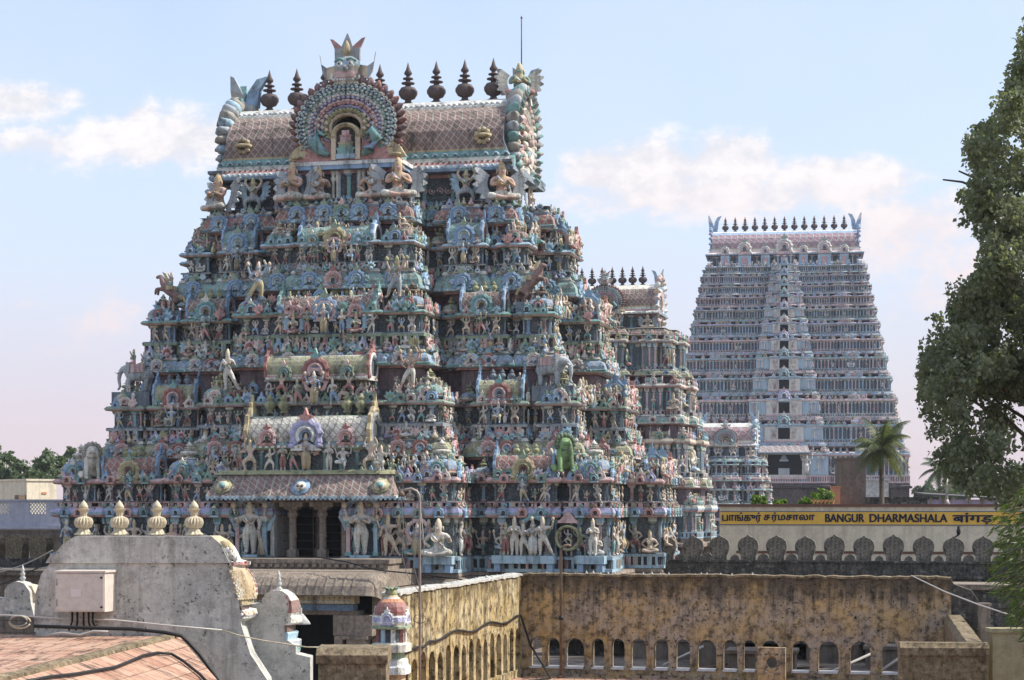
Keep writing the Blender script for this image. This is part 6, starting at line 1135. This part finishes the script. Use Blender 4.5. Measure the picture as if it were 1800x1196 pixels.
def right_corner():
    a = P(1745,1112,34); t = T(); t.box(0,0,a.z-3,3,.3,a.z,'A'); t.box(-.05,-.05,a.z+.001,3,.35,a.z+.07,'A'); tag(t.obj('yard_wall',['ochre_wall_paint'],None,(a.x,a.y,0)),'plain mustard grey yard wall at the lower right edge','wall')
    a = P(1724,1108,36); t = T(); t.box(0,0,a.z-2.5,.18,.2,a.z+.45,'A'); t.box(-.02,-.02,a.z+.451,.2,.22,a.z+.5,'A'); tag(t.obj('gate_post',['granite_carved'],None,(a.x,a.y,0)),'pale stone post between the low brown wall and the yard wall','post')
    for (x,y,w,h) in ((1735,1130,10,2),):
        pass
    # courtyard rubble seen through the arches
    rnd = random.Random(9); p0 = corner+DV*3
    t = T(); q=[corner+DV*.5-WV*2, corner+DV*.5+WV*12, corner+DV*22+WV*12, corner+DV*22-WV*2]; t.loft([[(p.x,p.y,fl_z-1.5) for p in q],[(p.x,p.y,fl_z-.25) for p in q]],'A'); struct(t.obj('rear_terrace_floor',['granite_weathered']))
    for i in range(7):
        p = corner+WV*(2.6+i*.95)+DV*rnd.uniform(3,8); L = rnd.uniform(.6,1.6); a = rnd.uniform(-.6,.6); z = fl_z-.25
        d = Vector((math.cos(a),math.sin(a),0))*L/2; tag(T().tube([p-d+Vector((0,0,z+.06)),p+d+Vector((0,0,z+rnd.uniform(.06,.6)))],.03,6,'A').obj('scrap_pipe',[rnd.choice(['pvc_white','wire_grey','rust_pole'])]),'scrap pipe leaning in the yard seen through the wall arches','pipe','scrap pipes behind the arched wall')
    b_ = corner+DV*9-WV*1.5; w_ = T(); w_.box(0,0,fl_z-3,14,.4,CZ-2.98,'A'); w_.box(0,-.6,CZ-3.35,14,-.003,CZ-3.27,'A'); tag(w_.obj('yard_wall',['black_lichen_wall'],None,(b_.x,b_.y,0),-TH),'dark back wall of the yard seen through the shaded wall arches','wall')  # added backdrop, darkens what shows through the arches
    for i in range(5):
        p = corner+WV*(1.8+i*1.35)+DV*rnd.uniform(4,9); w,h,dp = rnd.uniform(.5,.9),rnd.uniform(.4,.9),.5; t=T().box(-w,-dp,0,w,dp,h,'A'); t.box(-w-.05,-dp-.05,h+.001,w+.05,dp+.05,h+.08,'A'); tag(t.obj('yard_block',['cement_block'],None,(p.x,p.y,fl_z-.25),-TH+rnd.uniform(-.2,.2)),'low cement block in the yard seen through the wall arches','block','cement blocks behind the arched wall')
# ---------------------------------------------------------------- buildings in the middle distance
def text_mesh(body, bold): 
    c = bpy.data.curves.new('lettering','FONT'); c.body = body; c.offset = bold; c.extrude = .0; c.size = 1
    o = bpy.data.objects.new('lettering', c); COL.objects.link(o); dg = bpy.context.evaluated_depsgraph_get(); me = bpy.data.meshes.new_from_object(o.evaluated_get(dg)); bpy.data.objects.remove(o); me.materials.clear(); me.materials.append(MATS['sign_blue']); return me
def rest_house():
    o = P(1265,890,116); o.z = 0; e = hit(2050,o,WV); L = (e-o).length; zt = CZ+.06
    r = thing('rest_house','long cream building with a yellow band of dark blue lettering under its roof line','building',(o.x,o.y,0),-TH); zz = lambda y: CZ+(890-y)/F*115.
    t = T(); t.box(0,0,0,L,9,zz(891),'A'); t.obj('wall',['cream_paint'],r)
    t = T(); t.box(-.08,-.12,zz(891)+.002,L,9.1,zz(886.5),'A'); t.obj('roof_edge',['brown_trim'],r)
    t = T(); t.box(.05,-.03,zz(922.5),L,-.003,zz(899),'A'); b = t.obj('name_band',['sign_yellow'],r)
    t = T(); t.box(.03,-.045,zz(900),L,-.031,zz(898.6),'A'); t.obj('band_border',['sign_edge'],r); t = T(); t.box(.03,-.045,zz(923.5),L,-.031,zz(922),'A'); t.obj('band_border',['sign_edge'],r)
    xw = lambda x: (hit(x,o,WV)-o).length
    for body, x0, x1, ya, yb, bd in (('பாங்குர்',1270,1338,901.2,919.5,.03),('தர்மசாலா',1343,1432,901.2,919.5,.03),('BANGUR',1451,1519,903.8,917.6,.045),('DHARMASHALA',1529,1665,903.8,917.6,.045),('बांगड़',1675,1745,902,921,.045)):
        me = text_mesh(body, 0); v = np.empty(len(me.vertices)*3); me.vertices.foreach_get('co', v); v = v.reshape(-1,3); mn, mx = v.min(0), v.max(0)
        a, b_ = xw(x0), xw(x1); v = (v-mn)/(mx-mn+1e-9); v[:,0] = a+v[:,0]*(b_-a); q = v.copy(); v[:,2] = zz(yb)+q[:,1]*(zz(ya)-zz(yb)); v[:,1] = -.04-.02*q[:,2]
        me.vertices.foreach_set('co', v.ravel()); me.update(); lt = T(); fs=[tuple(p_.vertices) for p_ in me.polygons]; bw=bd*(zz(ya)-zz(yb))
        for k_,(dx_,dz_) in enumerate(((0,0),(bw,0),(-bw,0),(0,bw*.6),(0,-bw*.6),(bw,bw*.5),(-bw,-bw*.5))): lt.add([(x_+dx_,-.045-.004*k_,z_+dz_) for x_,y_,z_ in v],fs,'navy')
        lt.obj('lettering',['sign_blue'],r)
    t = T(); t.box(1.,-.05,zz(973),L,-.003,zz(969),'A'); t.obj('plinth_band',['brown_trim'],r); t = T(); t.box(4.,-.07,zz(968.5),L,-.004,zz(950),'A'); t.obj('pale_dado',['cream_paint'],r)
    p = hit(1690,o-DV*11.5,WV); bz = CZ-(943-890)/F*p.y
    b = T(); b.lathe([(0,0),(.06,.03),(.1,.14),(.09,.24),(.055,.32),(.06,.38),(.03,.43),(0,.44)],8,'A'); b.tube([(0,0,.03),(-.12,0,-.05),(-.2,0,-.1)],[.05,.04,.02],5,'A'); b.tube([(.05,0,.4),(.13,0,.39)],[.02,.003],5,'A'); ob = b.obj('crow',['bird'],None,(p.x-.15,p.y,bz+.05),.3); ob.scale=(1.15,)*3; tag(ob,'small black crow perched on a merlon before the cream building','bird')
def small_buildings():
    def blk(name, x0,y0,x1,y1,Y,dp,mat,label,cat,bottom=True):
        a = P(x0,y0,Y); b = P(x1,y1,Y); t = T().box(a.x,Y,0 if bottom else b.z,b.x,Y+dp,a.z,'A'); return t, a, b
    t,a,b = blk('',1478,808,1522,890,170,3,'','',''); t.box(a.x-.1,169.9,a.z+.002,b.x+.1,173.1,a.z+.18,'A'); tag(t.obj('stair_tower',['cement_block']),'square unplastered brown stair block in front of the tallest tower','building')
    t,a,b = blk('',1466,857,1477,890,168,2,'','',''); t.box(a.x-.05,167.9,a.z+.002,b.x+.05,170,a.z+.1,'A'); t.box(b.x-.3,167.95,a.z-1.2,b.x-.12,168-.003,a.z-.95,'A'); tag(t.obj('orange_pier',['orange_paint']),'narrow orange painted pier beside the brown stair block','pier')
    t,a,b = blk('',1522,845,1562,890,240,4,'','',''); rnd = random.Random(2)
    t.box(a.x-.1,239.8,a.z+.002,b.x+.1,244.1,a.z+.25,'A')
    for i in range(3): t.box(a.x+.4+i*.9,239.95,b.z+1.0,a.x+.75+i*.9,239.997,b.z+1.5,'A')
    tag(t.obj('white_house',['white_patchy']),'patchy whitewashed wall behind the palm trunk','building')
    a=P(1522,874,165); b=P(1650,890,165); t=T(); t.box(a.x,165,0,b.x,165.5,a.z-.15,'A'); t.box(a.x,164.9,a.z-.15+.002,b.x,165.6,a.z,'A'); tag(t.obj('roof_parapet',['black_lichen_wall']),'long dark roof parapet behind the cream building','wall')
    a=P(1632,872,150); b=P(1750,890,150); r=thing('roof_shed','open roof shed with a dark sheet roof and lavender curtain walls','shed',(a.x,150,0)); L=b.x-a.x
    t=T(); t.loft([[(-.4,-.6,a.z+.05),(L+.3,-.6,a.z-.25),(L+.3,4,a.z-.1),(-.4,4,a.z+.25)],[(-.4,-.6,a.z+.15),(L+.3,-.6,a.z-.15),(L+.3,4,a.z),(-.4,4,a.z+.35)]],'A'); t.obj('sheet_roof',['roof_sheet'],r)
    t=T(); n=20
    t.loft([[(L*i/n,.1+.05*math.sin(i*2.4),b.z-2),(L*i/n,.1+.05*math.sin(i*2.4),a.z-.28),(L*i/n,.3,a.z-.28),(L*i/n,.3,b.z-2)] for i in range(n+1)],'A'); t.obj('curtain_wall',['curtain'],r)
    for x in (.1,1.1,L*.6,L*.8): T().box(x,-.1,b.z-2,x+.14,.05,a.z-.16,'A').obj('post',['ochre_wall_paint'],r)
    T().box(0,.31,0,L,4,b.z-1.4,'A').obj('base_block',['cement_block'],r)
    a=P(1664,828,149); b=P(1664,889,149); t=T(); t.tube([(0,0,b.z-1),(0,0,a.z)],.12,8,'A'); t.lathe([(.35,0),(.2,.3),(.12,.5)],8,'A',at=(0,0,b.z)); t.box(-.1,-.15,a.z-1.2,.75,.1,a.z-1.05,'A'); t.tube([(0,0,a.z),(.0,0,a.z+3.)],.05,5,'A'); tag(t.obj('utility_pole',['pole_paint'],None,(a.x,149,0)),'pinkish utility pole standing by the roof shed','pole')
    a=P(1398,886,140); b=P(1467,886,140); r=thing('rooftop_railing','low orange lattice railing on the roof edge left of the orange pier','railing',(a.x,140,0)); L=b.x-a.x; t=T(); t.box(0,0,CZ,L,.06,CZ+.06,'A'); t.box(L*.42,0,CZ+.4,L,.06,CZ+.46,'A')
    for i in range(6): x=L*.42+L*.58*i/6; t.tube([(x,.03,CZ+.05),(x+L*.097,.03,CZ+.42)],.03,4,'A'); t.tube([(x+L*.097,.03,CZ+.05),(x,.03,CZ+.42)],.03,4,'A')
    t.obj('lattice',['orange_paint'],r); T().box(-.8,.1,CZ-.3,L*.4,.2,CZ+.1,'A').obj('pale_kerb',['cream_paint'],r)
    # left edge
    a=P(47,842,190); r=thing('flat_roofed_house','plain cream flat-roofed house at the left edge below the trees','house',(a.x,190,0),R(-50)); L=0
    t=T(); t.box(-8,0,0,0,3.2,a.z-.2,'A'); t.obj('wall',['cream_paint'],r); T().box(-8.1,-.1,a.z-.198,.1,3.3,a.z,'A').obj('roof_slab',['cream_paint'],r)
    T().box(.003,1.6,a.z-1.5,.06,2.1,a.z-1.3,'A').obj('vent',['orange_paint'],r); t=T(); t.box(-1.0,-.8,a.z-2.1,-.1,-.003,a.z-1.6,'A'); t.obj('small_tank',['rust_pole'],r)
    a=P(-60,881,150); b=P(112,881,150); zb_=P(0,932,150).z; r=thing('lavender_house','lavender painted building with white pierced lattice openings at the left edge','building',(a.x,150,0)); L=b.x-a.x
    xs=[(P(-14,0,150).x-a.x,P(15,0,150).x-a.x),(P(52,0,150).x-a.x,P(80,0,150).x-a.x)]; z0,z1=P(0,904,150).z,P(0,884.5,150).z
    t=T(); e=[0]+[v for p in xs for v in p]+[L]
    for i in range(0,len(e),2): t.box(e[i],0,z0,e[i+1],.3,z1,'A')
    t.box(0,0,zb_,L,.3,z0-.002,'A'); t.box(0,0,z1+.002,L,.3,a.z,'A'); t.box(-.05,-.1,a.z+.002,L+.05,.4,a.z+.12,'A'); t.box(0,-.15,zb_+.1,L,-.003,zb_+.35,'A'); t.box(0,.301,0,L,8,zb_,'A'); t.obj('wall',['lavender_paint'],r)
    for x0,x1 in xs:
        t=T(); n=6; w=x1-x0; h=z1-z0
        for i in range(-4,7):
            for s_ in (1,-1):
                p=[]
                for f in np.linspace(0,1,9):
                    x=x0+w*(i/5+ (f if s_>0 else -f)*.55 + (0 if s_>0 else .3)); 
                    if x0<=x<=x1: p.append((x,.12,z0+h*f))
                if len(p)>1: t.tube(p,.045,4,'A')
        t.obj('lattice_screen',['white_paint'],r)
    t=T(); t.box(0,.0,zb_-1.6,L,.3,zb_-.003,'A'); t.box(0,-.1,zb_-.6,L,-.003,zb_-.45,'A'); t.obj('shadow_storey',['granite_weathered'],r)  # storey below the lavender wall, in weathered granite
    # gap filler between near walls and the court
# ---------------------------------------------------------------- trees
def leaves(t, centers, n, size, spread, rnd_, asp=1.4, droop=.3, shade=(0.,1.), shape='round'):
    C_ = np.array([c[:3] for c in centers]); Rr = np.array([c[3] for c in centers]); k = rnd_.choice(len(C_), n, p=(Rr**2)/(Rr**2).sum())
    d = rnd_.normal(size=(n,3)); d /= np.linalg.norm(d,axis=1)[:,None]; rad = rnd_.random(n)**.45
    pos = C_[k]+d*(Rr[k]*rad)[:,None]*np.array(spread)
    ax = rnd_.normal(size=(n,3)); ax[:,2] -= droop*2; ax /= np.linalg.norm(ax,axis=1)[:,None]
    u = rnd_.normal(size=(n,3)); u -= ax*(u*ax).sum(1)[:,None]; u /= np.linalg.norm(u,axis=1)[:,None]
    w = np.cross(ax,u); s = size*(.6+.8*rnd_.random(n))
    L_ = (s*asp)[:,None]*ax; Wd = (s*.5)[:,None]*u; fold = (s*.14)[:,None]*w
    A = pos; B = pos+L_*.42+Wd+fold; Cc = pos+L_; D_ = pos+L_*.42-Wd+fold
    V = np.stack([A,B,Cc,D_],1).reshape(-1,3); o = len(t.v); t.v += list(map(tuple,V)); idx = (np.arange(n*4)+o).reshape(-1,4)
    F1 = idx[:,[0,1,2]]; F2 = idx[:,[0,2,3]]; t.l += np.stack([F1,F2],1).ravel().tolist(); t.t += [3]*(2*n); v = rnd_.uniform(*shade,size=n)
    clump = rnd_.random(len(C_)); v = np.clip(.55*v+.45*clump[k],0,1); t.c += [(float(x),)*3 for x in np.repeat(v,2)]; t.m += [0]*(2*n); t.s += [False]*(2*n)
def branchy(t, p0, p1, r, rnd_, depth, ends):
    p0, p1 = Vector(p0), Vector(p1); mid = p0.lerp(p1,.5)+Vector(rnd_.normal(size=3))*(p1-p0).length*.06; t.tube([p0,mid,p1],[r,r*.8,r*.6],6,'A')
    if depth == 0: ends.append(p1); return
    for i in range(rnd_.integers(2,4)):
        d = (p1-p0)*rnd_.uniform(.35,.5); d = d+Vector(rnd_.normal(size=3))*d.length*.3; branchy(t, p1 if i else mid, (p1 if i else mid)+d, r*.55, rnd_, depth-1, ends)
def peepal():
    Y = 45.; b = P(1960,890,47); r = thing('peepal_tree','tall dense tree with heart-shaped dark green leaves filling the right edge','tree',(0,0,0)); g_ = np.random.default_rng(12)
    edge = [(45,1796),(100,1782),(150,1768),(200,1745),(235,1706),(270,1698),(320,1704),(360,1690),(400,1692),(430,1730),(470,1725),(510,1692),(550,1668),(600,1628),(640,1614),(700,1616),(760,1622),(800,1636),(835,1680),(870,1755)]
    ys = [e[0] for e in edge]; xs = [e[1] for e in edge]; cen = []
    while len(cen) < 620:
        y = g_.uniform(30,865); x0 = np.interp(y,ys,xs); x = x0+g_.uniform(0,1)**1.7*(2330-.2*abs(y-480)-x0)
        Yc = Y+g_.uniform(-2.6,3.6); rr = g_.uniform(.18,.46); p = P(x+rr*50,y,Yc); 
        if g_.random() < .1: continue
        cen.append((p.x,p.y,p.z,rr))
    for x,y in ((1697,247),(1706,255),(1690,340),(1700,350),(1715,262),(1690,385),(1625,600),(1616,655),(1622,690),(1640,560),(1668,545),(1633,760),(1640,800),(1660,830),(1700,855),(1680,845),(1790,75),(1780,120),(1770,165),(1620,720),(1730,400),(1735,520)):
        p = P(x+6,y,Y+g_.uniform(-1,1)); cen.append((p.x,p.y,p.z,.2))
    for i in range(70): p = P(g_.uniform(1690,1830),g_.uniform(500,690),Y+g_.uniform(-1.5,3)); cen.append((p.x,p.y,p.z,g_.uniform(.25,.45)))
    t = T(); leaves(t, cen, 92000, .095, (1,1,1), g_, 1.25, .45); t.obj('crown',['peepal_leaf'],r)
    t = T(); t.tube([(b.x,b.y,0),(b.x-.1,b.y,5),(b.x+.1,b.y,11),(b.x-.2,b.y,16),(b.x,b.y,20)],[.6,.5,.42,.3,.15],10,'A'); t.obj('trunk',['bark'],r)
    t = T(); ends=[]
    for z,x,y in ((10.5,1720,800),(12,1690,700),(13,1680,620),(14.5,1760,560),(16,1740,470),(17.5,1760,330),(19,1770,250),(13.5,1760,690)):
        e = P(x,y,Y+g_.uniform(-1.5,1.5)); s_ = Vector((b.x,b.y,z)); mid = s_.lerp(e,.5)+Vector((0,0,.4)); branchy(t, s_, mid, .14, g_, 0, []); 
        for k in range(3): branchy(t, mid, mid.lerp(e,.45)+Vector(g_.normal(size=3))*.4, .06, g_, 1, ends)
    t.obj('limbs',['bark'],r)
def bamboo_bush():
    r = thing('leafy_bush','bright green bush of narrow drooping leaves at the lower right edge','bush',(0,0,0)); g_ = np.random.default_rng(5); Y=29.; cen=[]
    edge=[(845,1805),(870,1775),(890,1755),(930,1735),(960,1728),(985,1718),(1010,1738),(1040,1728),(1060,1760),(1090,1762),(1110,1782),(1150,1790),(1180,1800)]; ys=[e[0] for e in edge]; xs=[e[1] for e in edge]; t=T(); st_=T(); k=0
    while k < 800:
        y=g_.uniform(850,1185); x0=np.interp(y,ys,xs); x=x0+8+g_.random()**1.1*(1960-x0); p=P(x,y,Y+g_.uniform(-1.3,1.6)); k+=1
        d=Vector((-g_.uniform(.1,.5),g_.normal()*.25,-g_.uniform(0,.35))); q=p-d*.9; st_.tube([q+Vector((.12,0,.05)),p],[.006,.003],4,'A')
        for i in range(12):
            f=g_.random(); c=q.lerp(p,f); a=Vector((-g_.uniform(.2,1),g_.normal()*.6,-g_.uniform(-.1,.9))).normalized(); L=g_.uniform(.09,.19); s_=a.cross(Vector(g_.normal(size=3))).normalized()*L*.085; v=float(np.clip(g_.normal(.5,.25),0,1))
            t.add([c,c+a*L*.4+s_,c+a*L,c+a*L*.4-s_],[(0,1,2,3)],(v,v,v))
    t.obj('foliage',['bamboo_leaf'],r); st_.obj('stems',['bark'],r)
    b=P(1900,1100,29); m=T()
    for i in range(6): m.tube([(b.x+.15*i-.4,b.y+.1*(i%3),8),(b.x+.1*i-.5,b.y,b.z+1),(b.x-.5+.05*i,b.y,b.z+1.8)],[.03,.025,.01],6,'A')
    m.obj('canes',['bark'],r)
def palm(x, ytop, Y, rad, label, seed, mat='palm_leaf', n=22):
    g_=np.random.default_rng(seed); c=P(x,ytop,Y); r=thing('coconut_palm',label,'palm tree',(c.x,Y,0),0,'coconut palms'); 
    T().tube([(.3,0,0),(.1,0,c.z*.5),(0,0,c.z)],[.3,.22,.17],8,'A').obj('trunk',['bark'],r)
    for i in range(n):
        az=i*2.4+g_.uniform(-.3,.3); up=1.3-1.9*(i/n)+g_.uniform(-.15,.15); L=rad*g_.uniform(.85,1.1); t=T(); pts=[]; p=Vector((0,0,c.z)); d=Vector((math.cos(az)*math.cos(up),math.sin(az)*math.cos(up),math.sin(up)))
        for k in range(11): pts.append(p.copy()); p=p+d*L/10; d=(d+Vector((0,0,-.15-.07*(k/10)))).normalized()
        t.tube(pts,[.05*(1-k/11)+.012 for k in range(11)],4,(.6,.6,.6)); v=float(np.clip(.25+.5*(i/n)+g_.normal(0,.12),0,1))
        for k in range(44):
            f=.12+.88*k/44; j=min(int(f*10),9); q=pts[j].lerp(pts[j+1],f*10-j) if j<10 else pts[-1]; tg=(pts[min(j+1,10)]-pts[j]).normalized(); sd=tg.cross(Vector((0,0,1))).normalized(); l=L*.26*(math.sin(PI*min(f*.85+.12,1)))+.1
            for s_ in (-1,1):
                a=(sd*s_+tg*.55+Vector((0,0,-.55-.4*g_.random()))).normalized(); w=tg*l*.05; vv=float(np.clip(v+g_.normal(0,.2),0,1)); t.add([q-w,q+a*l*.5-w*.7,q+a*l,q+a*l*.5+w*.7,q+w],[(0,1,2,3,4)],(vv,vv,vv))
        t.obj('frond',[mat],r)
    nt=T()
    for i in range(7): a=i*.9; nt.lathe([(0,-.16),(.12,-.08),(.14,0),(.1,.1),(0,.16)],8,(.5,.5,.5),at=(.3*math.cos(a),.3*math.sin(a),c.z-.3-.1*(i%2)))
    nt.obj('coconuts',[mat],r)
def far_tree(x, y, Y, w, h, label, seed, n=2600, mat='far_leaf', group='trees beyond the precinct', name='broadleaf_tree', cat='tree', size=.4):
    g_=np.random.default_rng(seed); c=P(x,y,Y); s=Y/F; r=thing(name,label,cat,(c.x,Y,0),0,group); W_,H_=w*s,h*s; cen=[]
    for i in range(26):
        a=g_.uniform(0,2*PI); q=g_.random()**.5; zz=g_.uniform(-.5,.5); k=math.sqrt(max(.05,1-(2*zz)**2)); cen.append((q*k*W_*.42*math.cos(a),q*k*W_*.42*math.sin(a),c.z+zz*H_*.85,g_.uniform(.13,.24)*min(W_,H_)))
    t=T(); leaves(t,cen,n,size,(1,1,.85),g_,1.3,.3); t.obj('crown',[mat],r)
    t=T(); t.tube([(0,0,0),(.1,0,max(.5,c.z-H_*.4)),(0,0,c.z)],[.35,.28,.12],7,'A')
    for i in range(5): q=cen[i]; t.tube([(0,0,c.z-H_*.4),(q[0]*.5,q[1]*.5,c.z-H_*.15),(q[0],q[1],q[2])],[.14,.09,.04],5,'A')
    t.obj('trunk',['bark'],r)
def greenery():
    peepal(); bamboo_bush()
    palm(1549,788,150,3.15,'bushy coconut palm in front of the right foot of the tallest tower',3)
    palm(1651,826,260,3.6,'hazy small coconut palm to the right of the tallest tower',8,'far_leaf',18)
    for i,(x,y,Y,w,h,lb) in enumerate(((15,826,260,80,60,'tree mass behind the cream house at the left edge'),(-20,812,270,60,70,'tree cut by the left edge behind the cream house'),(84,822,250,60,52,'round tree standing right of the cream house roof'),(128,818,280,34,62,'slim tall tree just left of the biggest tower'),(60,845,230,70,30,'low tree along the top of the cream house'),(1630,868,420,60,34,'hazy tree at the right foot of the tallest tower'),(1690,850,380,60,60,'hazy tree behind the roof shed'),(1735,852,360,70,60,'hazy tree right of the roof shed'),(1670,872,300,80,30,'low hazy tree close behind the roof shed'),(1795,850,340,90,70,'hazy tree at the right edge behind the big leafy crown'))): far_tree(x,y,Y,w,h,lb,40+i)
    for i,(x,y,Y,w,h,lb) in enumerate(((1444,876,145,42,36,'round sunlit shrub left of the orange pier'),(1418,884,144,30,14,'low spreading shrub beside the round sunlit one'),(1332,882,143,40,22,'small bright shrub on the roof edge below the small tower'),(1372,886,143,34,12,'lowest bright shrub on the roof edge between two others'))): far_tree(x,y,Y,w,h,lb,70+i,1500,'shrub_leaf','sunlit shrubs on the roof edge','shrub','shrub',.16)
def haze():
    m = bpy.data.materials.new('haze_air'); m.use_nodes = True; g = NT(m.node_tree); v = g.n('VolumePrincipled', {'Color': (.78,.84,.95,1), 'Density': HAZE, 'Anisotropy': 0.}); o = g.n('OutputMaterial'); m.node_tree.links.new(v.outputs[0], o.inputs['Volume'])
    MATS['haze_air'] = m; t = T().box(-890,-60,-1.,890,900,90,'white'); h = stuff(t.obj('haze',['haze_air']))
HAZE = .00012
main_tower(); mid_tower(); low_tower(); tall_tower()
ochre_walls(); battlements(); porch(); grey_shrines(); box_and_cables(); red_shrine(); poles_and_wires(); right_corner()
rest_house(); small_buildings(); greenery()
gm = T().add([(-900,-100,0),(900,-100,0),(900,2500,0),(-900,2500,0)],[(0,1,2,3)],'sand'); struct(gm.obj('ground',['ground_earth']))
haze()
